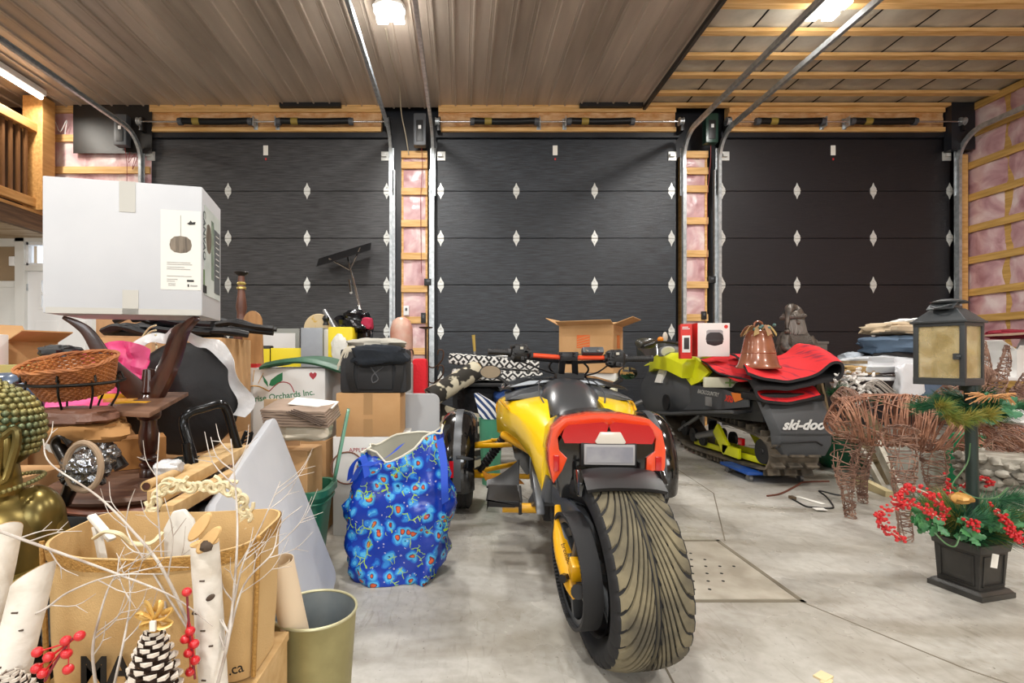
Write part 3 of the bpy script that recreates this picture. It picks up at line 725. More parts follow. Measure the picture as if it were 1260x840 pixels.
pl = spm().bx((-.086, TY-.022, .632), (.086, TY-.014, .702)).build('number_plate', mat('plate_grey', '9c9a9c', .5), bike, bev=.003)
spm().bx((-.078, TY-.0235, .64), (.078, TY-.0215, .694)).build('plate_face', mat('plate_blur', '7f7f88', .6, col2='98979b', nscale=9, pos=(.4, .6)), pl, smooth=False)
q = spm(); q.bx((-.095, TY-.010, .622), (.095, TY+.04, .705)); q.build('plate_holder', BLK, bike, bev=.004)
# seat and tank
q = spm(); q.loft([[(w_*cos(a), y, z0+h_*sin(a)) for a in [pi*i/12 for i in range(13)]]+[(-w_*.9, y, z0-.05), (w_*.9, y, z0-.05)] for y, w_, z0, h_ in ((.30, .15, .76, .02), (.45, .17, .71, .03), (.65, .16, .66, .03), (.85, .13, .66, .05))]); q.build('seat', mat('seat_vinyl', '1a1a1b', .6), bike)
q = spm(); st = []
for y, w_, z0, h_ in ((.72, .10, .62, .06), (.78, .15, .62, .13), (.88, .175, .62, .195), (1.0, .185, .62, .245), (1.12, .175, .62, .265), (1.25, .15, .62, .262), (1.36, .12, .62, .22)):
    st.append([(w_*math.copysign(abs(cos(a))**.75, cos(a)), y, z0+h_*sin(a)**.7) for a in [pi*i/16 for i in range(17)]]+[(-w_, y, z0-.08), (w_, y, z0-.08)])
q.loft(st); q.build('tank', TANKM, bike, ang=60)
for s in (-1, 1):
    q = spm(); q.tube(spline([(s*.12, .76, .72), (s*.165, .9, .81), (s*.15, 1.1, .868), (s*.12, 1.25, .87)], 5), .004, 6); q.build('tank_trim', SAT, bike)
# yellow side panels
SEC = {1.36: [(-.09, .80), (-.22, .79), (-.33, .775), (-.372, .75), (-.386, .68), (-.382, .60), (-.33, .56), (-.18, .60)],
       1.18: [(-.10, .805), (-.22, .797), (-.33, .78), (-.378, .75), (-.39, .67), (-.384, .575), (-.33, .54), (-.18, .58)],
       1.0: [(-.12, .80), (-.21, .785), (-.30, .765), (-.345, .73), (-.355, .66), (-.335, .60), (-.285, .56), (-.18, .58)],
       .82: [(-.13, .775), (-.19, .765), (-.25, .745), (-.285, .71), (-.30, .65), (-.285, .595), (-.245, .555), (-.16, .58)],
       .62: [(-.14, .72), (-.17, .71), (-.205, .69), (-.225, .66), (-.235, .60), (-.23, .54), (-.20, .495), (-.15, .52)],
       .44: [(-.14, .66), (-.155, .65), (-.175, .63), (-.187, .60), (-.195, .53), (-.195, .43), (-.175, .37), (-.15, .40)]}
for s in (-1, 1):
    q = spm(); q.loft([[(-s*x, y, z) for x, z in SEC[y]] for y in (1.36, 1.18, 1.0, .82, .62, .44)])
    q.build('side_panel', YEL, bike, ang=50, bev=.004)
    q = spm(); q.loft([[(s*(x), y, z) for x, z in ((-0.0+xo, z0), (xo+.03, z0+.015), (xo+.02, z0+.13), (xo-.02, z0+.11))] for y, xo, z0 in ((1.30, .36, .60), (1.1, .375, .60), (.98, .35, .61))][::1]) if False else q
    # recess line on the panel
    q = spm(); q.tube([SPm for SPm in spline([(s*.325, .92, .735), (s*.36, 1.12, .755), (s*.375, 1.28, .745), (s*.388, 1.3, .70), (s*.375, 1.25, .64)], 6)], .006, 6); q.build('panel_crease', YEL2, bike)
    # cowl plates above
    q = spm(); q.loft([[(s*x, y, z) for x, z in ((.10, .80+dz), (.15, .84+dz), (.26, .815+dz), (.34, .785+dz), (.33, .775), (.12, .775))] for y, dz in ((1.0, -.015), (1.15, 0), (1.35, .01), (1.5, -.01))]); q.build('upper_cowl', SAT, bike, bev=.004)
    q = spm(); q.loft([[(s*x, y, z) for x, z in ((.02, .885+dz), (.20, .88+dz), (.34, .84+dz), (.36, .825+dz), (.20, .85+dz), (.02, .86+dz))] for y, dz in ((1.2, -.01), (1.38, 0.01), (1.62, -.02))]); q.build('instrument_cowl', GLB, bike, bev=.003)
    # lower frame: engine block side, yellow spar
    q = spm(); q.tube(spline([SP.inverted() @ p if s < 0 else Matrix.Scale(-1, 4, (1, 0, 0)) @ (SP.inverted() @ p) for p in (at(620, 535, 2.78), at(634, 543, 2.66), at(650, 552, 2.54), at(664, 563, 2.42), at(673, 582, 2.32))], 5), .023, 12); q.build('frame_spar', YEL2, bike)
q = spm(); q.box((0, 1.0, .40), (.34, .62, .36)); q.box((0, .7, .38), (.28, .25, .28)); q.box((0, 1.55, .42), (.30, .5, .42)); q.build('engine', mat('engine_dark', '202022', .5, .4), bike, bev=.02)
q = spm(); q.lathe([(.11, 0), (.11, .03), (.09, .04), (.085, .03), (0, .03)], T=SP.inverted() @ SP @ Matrix.Translation((-.17, .92, .42)) @ Matrix.Rotation(-pi/2, 4, 'Y'), n=24)
for k in range(9):
    a = 2*pi*k/9; q.lathe([(.008, 0), (.008, .04)], T=Matrix.Translation((-.17, .92+.095*cos(a), .42+.095*sin(a))) @ Matrix.Rotation(-pi/2, 4, 'Y'), n=6)
q.build('clutch_cover', STEEL, bike)
# foot peg assemblies
for s in (-1, 1):
    q = spm(); q.prism([(.35, .36), (.75, .42), (.72, .50), (.55, .46), (.38, .40)], basis((s*.19, 0, 0), (0, 1, 0), (0, 0, 1)), .035*s); q.beam((s*.2, .62, .34), (s*.2, .85, .50), .03, .05); q.beam((s*.2, .58, .38), (s*.22, .7, .30), .03, .05); q.build('peg_bracket', SAT, bike, bev=.005)
    q = spm(); q.tube([(s*.20, .66, .295), (s*(.36 if s < 0 else .3), .66, .295)], .023, 12); pb = q.build('peg_bar', YEL2, bike)
    q = spm(); q.tube([(s*.27, .66, .295), (s*.285, .66, .295)], .033, 12); q.beam((s*.275, .66, .28), (s*.275, .80, .35), .02, .04); q.build('peg_clamp', BLK, bike, bev=.003)
    q = spm(); q.loft([[(s*x, y, z) for y, z in ((.60, .315), (.85, .335), (.85, .355), (.60, .345))] for x in (.28, (.43 if s < 0 else .33))]); q.bx((s*.28, .60, .312) if s > 0 else (-.43, .60, .312), (s*.33, .62, .345) if s > 0 else (-.30, .62, .345)); q.build('foot_board', BLK, bike, bev=.006)
    q = spm(); q.grid(lambda u, v: (s*(.44-.17*u), .92+.05*v, .33+.13*v*(.15+.85*u**1.5)), 8, 5, thick=.015); q.build('heel_guard', BLK, bike)
# front suspension and wheels
for s in (-1, 1):
    fx = -.63 if s < 0 else .585
    q = spm()
    for a, b in (((s*.20, 1.45, .46), (s*.56, 1.64, .41)), ((s*.20, 1.80, .46), (s*.56, 1.66, .41)), ((s*.18, 1.40, .27), (s*.56, 1.62, .22)), ((s*.18, 1.85, .27), (s*.56, 1.68, .22))): q.tube([a, b], .0165, 10)
    q.tube([(s*.30, 1.52, .46), (s*.42, 1.72, .44)], .012, 8); q.build('control_arm', YEL2, bike)
    q = spm(); q.tube([(s*.50, 1.62, .25), (s*.28, 1.56, .56)], .020, 10); n = 34
    q.tube([(s*(.47-.15*t), 1.614-.04*t, .292+.212*t) for t in [i/n for i in range(n+1)]], [.032 if i % 3 else .022 for i in range(n+1)], 10); q.build('shock_absorber', BLK, bike)
    q = spm(); q.prism([(.05, 0), (.3, .02), (.32, .08), (.25, .05), (.1, .05)], basis((s*.16, 1.5, .20), (s, 0, 0), (0, 0, 1)), .02*s); q.build('lower_arm_plate', mat('orange_yellow', 'c98212', .4), bike, bev=.004)
    q = MB(SP @ Matrix.Translation((fx, 1.66, 0)))
    prof = [(.18, -.07), (.24, -.082), (.275, -.078), (.293, -.065)]
    for k in range(9): prof.append((.300-(.006 if k % 2 else 0), -.055+.11*k/8))
    prof += [(.293, .065), (.275, .078), (.24, .082), (.18, .07)]
    q.lathe(prof, (0, 0, .30), 48, ax='x', caps=False); ft = q.build('front_tyre', RUB, bike)
    q = MB(SP @ Matrix.Translation((fx, 1.66, 0)))
    q.lathe([(.185, -.07), (.178, -.04), (.178, .04), (.185, .07)], (0, 0, .30), 32, ax='x', caps=False)
    for k in range(5):
        a = 2*pi*k/5; q.beam((0, .03*cos(a), .30+.03*sin(a)), (0, .18*cos(a), .30+.18*sin(a)), .03, .05, up=(1, 0, 0))
    q.cyl((-.06, 0, .30), (.04, 0, .30), .04, 14); q.build('front_rim', BLKM, bike)
    # fender: wraps the top and back of the wheel
    MF = SP @ Matrix.Translation((fx, 1.66, .30))
    def fd(u, v, w_=.215, r0=.322):
        a = R(-22)+R(180)*v; e = abs(2*u-1)
        rr = r0+.028*(1-e**2.5)-.02*e**6
        return ((u-.5)*w_, -cos(a)*rr, sin(a)*rr)
    q = MB(MF); q.grid(fd, 16, 26, thick=.006); fe = q.build('front_fender', GLB, bike, ang=50)
    q = MB(MF); q.grid(lambda u, v: fd(.40+.22*u, .02+.8*v, .215, .3255), 5, 22, thick=.002); q.build('fender_stripe', SAT, fe)
    q = MB(MF); q.grid(lambda u, v: fd(.30+.12*u, .10+.09*v, .215, .3275), 3, 4, thick=.003); q.build('fender_reflector', REDL, fe)
    q = MB(MF); q.tube(spline([(-.0, -.345, .10), (-s*.09, -.30, .08), (-s*.13, -.1, .05), (-s*.11, 0, .03)], 5), .011, 8); q.build('fender_bracket', SAT, fe)
# nose
q = spm(); q.loft([[(w_*cos(a), y, .50+h_*sin(a)) for a in [2*pi*i/16 for i in range(16)]] for y, w_, h_ in ((1.40, .30, .30), (1.7, .26, .27), (2.0, .16, .20), (2.15, .06, .1))]); q.build('nose', GLB, bike)
# handlebars
hb = thing  # noqa
HY = 2.92
def hp(px, py, dy=0): return at(px, py, HY+dy)
def curve(name, pts, r, m, n=10, parent=bike): return MB().tube(spline(pts, 4), r, n).build(name, m, parent)
q = MB(); q.tube([hp(603, 432.5), hp(630, 434)], .017, 14)
for k in range(8): q.tube([hp(605+3*k, 432.6+.18*k), hp(606+3*k, 432.7+.18*k)], .0185, 12)
q.cyl(hp(600.5, 432.4), hp(603, 432.5), .019, 14); q.build('left_grip', BLK, bike)
q = MB(); q.tube([hp(771, 441.5), hp(801, 441)], .017, 14)
for k in range(8): q.tube([hp(774+3*k, 441.4), hp(775+3*k, 441.4)], .0185, 12)
q.cyl(hp(800, 441), hp(803, 441), .019, 14); q.build('right_grip', BLK, bike)
random.seed(3)
for nm, cx, cy in (('left_controls', 639, 434), ('right_controls', 757, 441)):
    q = MB(); q.ball(hp(cx, cy), (.055, .05, .052), 14, amp=.15, freq=2, sq=.6)
    for k in range(9):
        p = hp(cx+random.uniform(-9, 9), cy+random.uniform(-9, 8), -.045); q.box(p, (random.uniform(.012, .03), .02, random.uniform(.01, .025)), ry=random.uniform(-30, 30))
    q.cyl(hp(cx-14, cy), hp(cx+14, cy), .024, 12); hc = q.build(nm, BLK, bike, bev=.002)
    q = MB(); q.box(hp(cx+3, cy-6, -.062), (.018, .006, .014)); q.build('switch', mat('switch_print', 'b9b4a8', .5), hc)
q = MB(); q.tube([hp(656, 437), hp(690, 439.5)], .0135, 12); q.tube([hp(708, 440), hp(744, 440)], .0135, 12); q.build('handlebar_tube', ORG, bike)
q = MB(); q.tube([hp(644, 440, .03), hp(700, 446, .03), hp(757, 444, .03)], .010, 8); q.build('cross_tube', BLKM, bike)
q = MB(); q.box(hp(699, 439), (.10, .055, .045)); q.box(hp(699, 435), (.11, .05, .02))
q.beam(hp(692, 442), hp(690, 462, .06), .035, .04); q.beam(hp(707, 442), hp(708, 462, .06), .035, .04)
for dx in (-1, 1):
    for dz in (-1, 1): q.cyl(hp(699+dx*8, 436+dz*1.5, -.02), hp(699+dx*8, 436+dz*1.5, -.04), .008, 8)
q.build('bar_clamp', BLKM, bike, bev=.004)
q = MB(); q.box(hp(729, 432), (.125, .05, .04), rx=-25, ry=0); gg = q.build('gauge_pod', SAT, bike, bev=.012)
for dx in (-7, 7):
    q = MB(); q.lathe([(0, .004), (.006, .003), (.008, 0)], T=Matrix.Translation(hp(729+dx, 431, -.030)) @ rot(65, 0, 0), n=12); q.build('gauge_button', CHROME, gg)
q = MB(); q.box(hp(700, 464, .08), (.16, .10, .05)); q.tube(spline([hp(684, 440, .02), hp(676, 452, .1), hp(690, 466, .15)], 5), .006, 8); q.tube(spline([hp(716, 444, .02), hp(724, 455, .1), hp(712, 468, .15)], 5), .006, 8); q.tube(spline([hp(640, 444, .02), hp(668, 455, .08), hp(684, 460, .12)], 5), .005, 8); q.tube(spline([hp(750, 448, .02), hp(735, 458, .08), hp(720, 462, .12)], 5), .005, 8); q.build('cables', BLK, bike)
# mirrors
GLM = mat('mirror_glass', 'd0d0d2', .03, 1)
for mx, my, ax_, ay, yw in ((603.5, 457.5, 632, 480, -8), (773, 459, 745, 478, 16)):
    T = Matrix.Translation(at(mx, my, 3.02)) @ Matrix.Rotation(R(yw), 4, 'Z') @ Matrix.Rotation(R(90), 4, 'X')
    q = MB(); q.lathe([(.0, -.035), (.05, -.03), (.064, -.01), (.066, .004), (.060, .004)], T=T, n=24, sy=.62, caps=False); mo = q.build('mirror_housing', BLK, bike)
    q = MB(); q.lathe([(.061, .002), (.060, .004), (0, .0045)], T=T, n=24, sy=.62); q.build('mirror_glass', GLM, mo)
    q = MB(); q.tube(spline([at(mx+(8 if ax_ > mx else -8), my+6, 3.03), at((mx+ax_)/2+3, (my+ay)/2, 3.0), at(ax_, ay, 2.95)], 4), .012, 8); q.build('mirror_arm', BLK, mo)
def fl(px, py, z=0): return at(px, py, (1-z)*F/(py-440))
# ---------------- snowmobile ----------------
SMY = mat('sled_yellow', 'dfe31c', .35, coat=.3)
SMG = mat('sled_grey', '4a4c4f', .5)
SMB = mat('sled_black', '17181a', .5)
TRK = mat('track_rubber', '6a6052', .85, col2='3b3731', nscale=8)
ALU = mat('dull_alloy', '8f9091', .45, .7)
sled = thing('snowmobile', 'grey and yellow snowmobile parked nose to the doors with its rear on a blue dolly', 'snowmobile', (2.58, 5.2, 0))
SX = 2.57
# track loop profile (y, z) closed
loop = []
rr = .125
def trk_pts():
    P = [(4.02, .25)]
    P += [(4.02-rr*cos(a)*1.0+rr*0-.0, .235-rr*sin(a)*1.0) for a in [0]]
    return P
cl = [V((0, 3.90, .245)), V((0, 3.93, .16)), V((0, 4.03, .115)), V((0, 4.6, .085)), V((0, 5.2, .07)), V((0, 5.5, .10)), V((0, 5.85, .28)), V((0, 5.92, .40)), V((0, 5.82, .48)), V((0, 5.4, .46)), V((0, 4.7, .42)), V((0, 4.1, .375)), V((0, 3.95, .33))]
TL = spline(cl, 10, closed=True)
q = MB(); rings = []
for i, p in enumerate(TL):
    t = (TL[(i+1) % len(TL)]-TL[i-1]).normalized(); n_ = V((0, -t.z, t.y))
    rings.append([V((SX-.19, 0, 0))+p-n_*.008, V((SX+.19, 0, 0))+p-n_*.008, V((SX+.19, 0, 0))+p+n_*.008, V((SX-.19, 0, 0))+p+n_*.008])
rings.append(rings[0]); q.loft(rings, caps=False); tk = q.build('track', TRK, sled, ang=50)
q = MB()
import itertools
L_ = 0; last = -1
for i, p in enumerate(TL):
    nx = TL[(i+1) % len(TL)]; d = (nx-p)
    L_ += d.length
    if L_-last > .062:
        last = L_; t = d.normalized(); n_ = V((0, t.z, -t.y))
        for xo, w_ in ((-.13, .09), (0, .10), (.13, .09)):
            T = basis(V((SX+xo, 0, 0))+p+n_*.026, (1, 0, 0), t, n_); q.add([(a*w_/2, b*.008, c*.028) for a, b, c in itertools.product((-1, 1), repeat=3)], [(0, 1, 3, 2), (4, 6, 7, 5), (0, 4, 5, 1), (2, 3, 7, 6), (0, 2, 6, 4), (1, 5, 7, 3)], 0, T)
q.build('track_lugs', TRK, tk, smooth=False)['kind'] = 'stuff'
for j, (y, z, r) in enumerate(((4.04, .25, .10), (5.25, .20, .07), (5.05, .19, .07), (5.45, .24, .08))):
    for s in (-1, 1):
        q = MB(); q.lathe([(.02, -.012), (r, -.014), (r, .014), (.02, .012)], (SX+s*.15, y, z), 24, ax='x'); q.lathe([(.02, -.02), (.03, 0), (.02, .02)], (SX+s*.15, y, z), 12, ax='x'); q.build('idler_wheel', SMB, sled)
for s in (-1, 1):
    q = MB(); q.beam((SX+s*.11, 4.0, .16), (SX+s*.11, 5.3, .12), .03, .05); q.build('slide_rail', SMY, sled, bev=.004)
    q = MB(); q.beam((SX+s*.17, 4.55, .16), (SX+s*.17, 4.75, .34), .03, .12); q.beam((SX+s*.17, 4.35, .17), (SX+s*.17, 4.62, .17), .03, .09); q.build('suspension_arm', SMY, sled, bev=.006)
q = MB(); q.tube([(SX-.15, 4.75, .30), (SX-.15, 5.15, .20)], .035, 10); q.tube([(SX-.15, 5.1, .42), (SX-.15, 5.6, .2)], .02, 8); q.build('skid_shock', ALU, sled)
q = MB(); q.bx((SX-.18, 4.3, .25), (SX-.15, 4.36, .31)); q.build('red_clamp', REDL, sled, bev=.004)
# tunnel and running boards (tunnel rises to the rear)
def tz(y): return .62-(y-4.0)*.06
q = MB(); q.loft([[(SX-.21, y, tz(y)-.13), (SX-.21, y, tz(y)+.04), (SX-.15, y, tz(y)+.10), (SX+.15, y, tz(y)+.10), (SX+.21, y, tz(y)+.04), (SX+.21, y, tz(y)-.13)] for y in (3.95, 4.6, 5.3)]); q.build('tunnel', SMB, sled, bev=.01)
for s in (-1, 1):
    q = MB(); q.loft([[(SX+s*.20, y, z), (SX+s*.36, y, z-.02), (SX+s*.36, y, z+.015), (SX+s*.20, y, z+.02)] for y, z in ((4.1, .555), (4.6, .50), (5.3, .41), (5.7, .37))]); q.build('running_board', SMB, sled, bev=.004)
    q = MB(); q.tube([(SX+s*.365, 4.1, .56), (SX+s*.365, 4.6, .505), (SX+s*.365, 5.3, .415), (SX+s*.36, 5.7, .38)], .014, 8); q.build('board_edge', SMG, sled)
# side plate with decal
q = MB(); q.loft([[(SX-.235, y, a), (SX-.225, y, a), (SX-.225, y, b), (SX-.235, y, b)] for y, a, b in ((4.1, .60, .67), (4.5, .54, .72), (5.2, .46, .72), (5.6, .42, .66))]); q.build('side_plate', SMG, sled, smooth=False)
TS = lambda y, z: basis((SX-.238, y, z), (0, -1, -.02), (0, .02, 1), (-1, 0, 0))
text('BACKCOUNTRY', .055, TS(4.78, .665), mat('decal_white', 'c9c9c4', .5), sled, shear=.4)
text('XRS', .075, TS(4.40, .64), mat('decal_red', 'cf3a2a', .5), sled, shear=.4, bold=.003)
q = MB(); q.bx((SX-.24, 4.70, .545), (SX-.235, 4.82, .63)); q.build('grey_decal', mat('decal_grey', '8a8a8a', .5), sled, smooth=False)
q = MB(); q.prism([(4.30, .62), (4.18, .655), (4.16, .70), (4.36, .70)], basis((SX-.234, 0, 0), (0, 1, 0), (0, 0, 1)), -.006); q.build('orange_decal', mat('decal_orange', 'd9772a', .5), sled, smooth=False)
# snow flap
q = MB(); FY = 3.88
fp = [(-.30, .66, .08), (.27, .70, .08), (.27, .63, .0), (-.27, .60, 0.0)]
q.loft([[(SX+.02+(.05 if z < .5 else .02)+a, y, z) for a, y, z in ((-w_, 3.97+o-.02, z), (-w_*.8, 3.90+o, z), (0, 3.885+o, z), (w_*.8, 3.90+o, z), (w_, 3.97+o-.02, z), (w_*.8, 3.94+o, z), (-w_*.8, 3.94+o, z))] for z, w_, o in ((.245, .20, -.02), (.33, .235, -.035), (.40, .24, -.03), (.42, .245, -.04), (.56, .26, -.01), (.66, .27, .05), (.69, .26, .12))])
flp = q.build('snow_flap', SMG, sled, ang=25, bev=.004)
text('ski-doo', .105, basis((SX+.04, 3.848, .485), (1, 0, 0), (0, -.05, 1)), mat('flap_print', 'e4e4e2', .5), sled, shear=.35, bold=.004)
q = MB(); q.tube([(SX-.17, 3.852, .31), (SX-.12, 3.850, .35), (SX+.14, 3.850, .36), (SX+.19, 3.855, .33)], .006, 6); q.build('flap_rib', SMB, flp)
q = MB(); q.bx((SX-.25, 3.93, .66), (SX+.27, 4.2, .72)); q.build('rear_bumper', SMB, sled, bev=.02)
# seat
q = MB(); q.loft([[(SX+w_*cos(a), y, z+h_*sin(a)) for a in [pi*i/10 for i in range(11)]]+[(SX-w_, y, z-.05), (SX+w_, y, z-.05)] for y, w_, z, h_ in ((4.2, .17, .72, .05), (4.6, .19, .70, .16), (5.1, .17, .70, .22), (5.5, .13, .72, .18))]); q.build('seat', BLK, sled)
# body panels: grey lower body, yellow upper shroud
def bodyring(y, hw, z0, z1, sh=.7):
    return [(SX-hw*.75, y, z0), (SX-hw, y, z0+(z1-z0)*.25), (SX-hw*.98, y, z0+(z1-z0)*.6), (SX-hw*sh, y, z0+(z1-z0)*.9), (SX-hw*.25, y, z1), (SX+hw*.25, y, z1), (SX+hw*sh, y, z0+(z1-z0)*.9), (SX+hw*.98, y, z0+(z1-z0)*.6), (SX+hw, y, z0+(z1-z0)*.25), (SX+hw*.75, y, z0)]
q = MB(); q.loft([bodyring(5.05, .20, .45, .82), bodyring(5.25, .27, .42, .92), bodyring(5.6, .34, .36, 1.0), bodyring(5.95, .37, .32, 1.0), bodyring(6.3, .33, .32, .92), bodyring(6.6, .22, .36, .76), bodyring(6.75, .10, .42, .6)]); q.build('body_shell', SMG, sled, ang=30, bev=.006)
for s in (-1, 1):
    def side(poly, m, nm, off=.004):
        # polygon given as (y, z) on the shell's flank
        vs = []
        def X_(y, z):
            hw = .20+(y-5.05)*.37 if y < 5.25 else (.274+(y-5.25)*.19 if y < 5.6 else .345+(min(y, 6.0)-5.6)*.08)
            return SX+s*(hw*(1 if z < .8 else 1-(z-.8)*1.6)+off)
        q = MB(); n = len(poly); q.add([(X_(y, z), y, z) for y, z in poly]+[(X_(y, z)-s*.03, y, z) for y, z in poly], [tuple(range(n)), tuple(range(n, 2*n))[::-1]]+[(i, (i+1) % n, (i+1) % n+n, i+n) for i in range(n)])
        return q.build(nm, m, sled, smooth=False)
    side([(6.2, .90), (5.95, 1.0), (5.55, 1.04), (5.15, 1.0), (4.92, .86), (5.02, .76), (5.12, .72), (5.3, .86), (5.6, .94), (5.9, .93)], SMY, 'yellow_shroud', .012)
    side([(4.98, .74), (4.55, .80), (4.75, .72)], SMY, 'yellow_wedge', .02)
    side([(5.75, .72), (5.60, .72), (5.60, .90), (5.75, .92)], mat('warning_label', 'e6e4de', .5), 'warning_label', .012)
q = MB(); q.lathe([(.085, 0), (.085, .02), (.02, .025)], T=basis((SX-.36, 5.42, .52), (0, 1, 0), (0, 0, 1), (-1, 0, 0)), n=20); q.build('side_vent', BLK, sled)
HX_ = SX-.20
# windshield, instruments, bars
q = MB(); q.grid(lambda u, v: (HX_-.27+.54*u, 6.0+.15*(1-(2*u-1)**2)+.05*v, .98+.22*v*(1-.3*(2*u-1)**2)), 12, 5, thick=.006); q.build('windshield', mat('smoked_screen', '303335', .1, coat=.5), sled)
q = MB(); q.ball((HX_-.06, 5.58, 1.06), (.13, .09, .07), 14, sq=.7); q.build('instrument_pod', mat('pod_grey', '77797c', .3), sled)
q = MB(); q.lathe([(.0, .012), (.055, .008), (.06, 0)], T=basis((HX_-.12, 5.50, 1.07), (1, 0, 0), (0, -.4, 1)), n=16, sx=1.3); q.build('gauge_lens', mat('gauge_white', 'd8dad8', .2, coat=.5), sled)
q = MB(); q.tube(spline([(HX_-.40, 5.42, 1.12), (HX_-.22, 5.48, 1.17), (HX_, 5.52, 1.16), (HX_+.22, 5.48, 1.17), (HX_+.40, 5.42, 1.12)], 5), .013, 8); q.build('handlebar', BLKM, sled)
for s in (-1, 1):
    q = MB(); q.tube([(HX_+s*.30, 5.45, 1.15), (HX_+s*.42, 5.41, 1.115)], .02, 10); q.build('grip', BLK, sled)
    q = MB(); q.ball((HX_+s*.36, 5.50, 1.16), (.12, .05, .06), 14, sq=.8); q.build('hand_guard', mat('smoke_grey', '3c3b33', .25, coat=.4), sled)
q = MB(); q.ball((HX_-.20, 5.50, 1.20), (.035, .02, .03), 10); q.build('amber_button', mat('amber', 'e38a1c', .3), sled)
q = MB(); q.ball((HX_-.10, 5.62, 1.23), (.03, .02, .06), 10); q.build('clear_knob', CLR, sled)
q = MB(); q.loft([[(HX_+a*w_, y, z0+b) for a, b in ((-1, -.14), (-.95, 0), (-.5, .05), (.5, .05), (.95, 0), (1, -.14))] for y, w_, z0 in ((5.15, .12, .93), (5.4, .17, 1.0), (5.7, .19, 1.02), (6.0, .14, .97))]); q.build('yellow_cowl', SMY, sled, ang=30, bev=.006)
# skis
for s in (-1, 1):
    q = MB(); q.loft([[(SX+s*.46-.07, y, z), (SX+s*.46+.07, y, z), (SX+s*.46+.07, y, z+.02), (SX+s*.46-.07, y, z+.02)] for y, z in ((5.8, .02), (6.3, .005), (6.9, .005), (7.1, .08), (7.2, .18))]); q.build('ski', SMB, sled, bev=.004)
    q = MB(); q.tube([(SX+s*.46, 6.35, .03), (SX+s*.44, 6.3, .4), (SX+s*.25, 6.25, .5)], .03, 8); q.build('spindle', ALU, sled)
# dolly under the rear of the track
BLU = mat('dolly_blue', '1f4fa0', .45)
dl = thing('dolly', 'small blue wheeled dolly under the rear end of the snowmobile track', 'dolly', (2.55, 4.2, 0))
MB().bx((2.28, 4.02, .062), (2.80, 4.45, .085)).build('deck', BLU, dl, bev=.004)
for x, y in ((2.33, 4.08), (2.74, 4.08), (2.33, 4.40), (2.74, 4.40)):
    q = MB(); q.lathe([(.008, -.012), (.028, -.013), (.028, .013), (.008, .012)], (x, y, .0285), 16, ax='x'); q.box((x, y, .055), (.03, .03, .014)); q.build('caster', ALU, dl)
# ---------------- on the snowmobile ----------------
RM = mat('red_mat', 'd41f26', .85, col2='8a1630', nscale=9, nstretch=(3, .4, 1), pos=(.55, .68))
RMB = mat('mat_backing', '1e1c1e', .8)
def fold(pts, y0, y1, th, nm, m, parent, sag=0, ny=8, slope=0, shear=0):
    q = MB(); P = spline([V((x, 0, z)) for x, z in pts], 6); fr = []
    rings = []
    for j in range(ny+1):
        y = y0+(y1-y0)*j/ny; rg = []; sh_ = shear*j/ny
        up = []; dn = []
        for i, p in enumerate(P):
            t = (P[min(i+1, len(P)-1)]-P[max(i-1, 0)]).normalized(); n_ = V((-t.z, 0, t.x)); z = slope*(j/ny)**.8+sag*sin(pi*j/ny)+.006*noise.noise(V((p.x*9, y*6, 1)))
            up.append(p+n_*th/2+V((sh_, y, z))); dn.append(p-n_*th/2+V((sh_, y, z)))
        rings.append(up+dn[::-1])
    n = len(P); q.loft(rings)
    for k, f in enumerate(q.f):
        if len(f) == 4:
            a = min(i % (2*n) for i in f); b = max(i % (2*n) for i in f)
            q.mi[k] = 0 if b < n else 1
        else: q.mi[k] = 1
    return q.build(nm, m, parent, ang=60)
def P4(px, py, Y=3.95): p = at(px, py, Y); return (p.x, p.z)
mt = fold([P4(912, 459), P4(935, 466), P4(965, 468), P4(995, 460), P4(1014, 446), P4(1026, 449), P4(1023, 464), P4(1000, 469), P4(965, 477), P4(930, 477), P4(922, 481), P4(932, 492), P4(965, 494), P4(1000, 486)], 3.86, 4.9, .022, 'folded_mat', [RM, RMB], None, .03, slope=.16, shear=.42)
tag(mt, 'bright red floor mat with black backing folded over the snowmobile seat', 'mat')
cq = [at(884, 459, 4.45), at(932, 470, 4.0), at(932, 431, 5.35), at(858, 441, 5.3)]
q = MB(); q.grid(lambda u, v: (cq[0]*(1-u)+cq[1]*u)*(1-v)+(cq[3]*(1-u)+cq[2]*u)*v+V((0, 0, .022*sin(pi*u)*sin(pi*v)+.014*sin(u*9+v*4))), 16, 14, thick=.02)
q.tube(spline([cq[3], (cq[3]+cq[0])/2+V((0, 0, .01)), cq[0], (cq[0]*.5+cq[1]*.5), cq[1]], 6), .008, 8, mi=1)
mt2 = q.build('draped_mat', [RM, RMB], None)
tag(mt2, 'dark checked red mat lying flat under the two appliance boxes', 'mat')
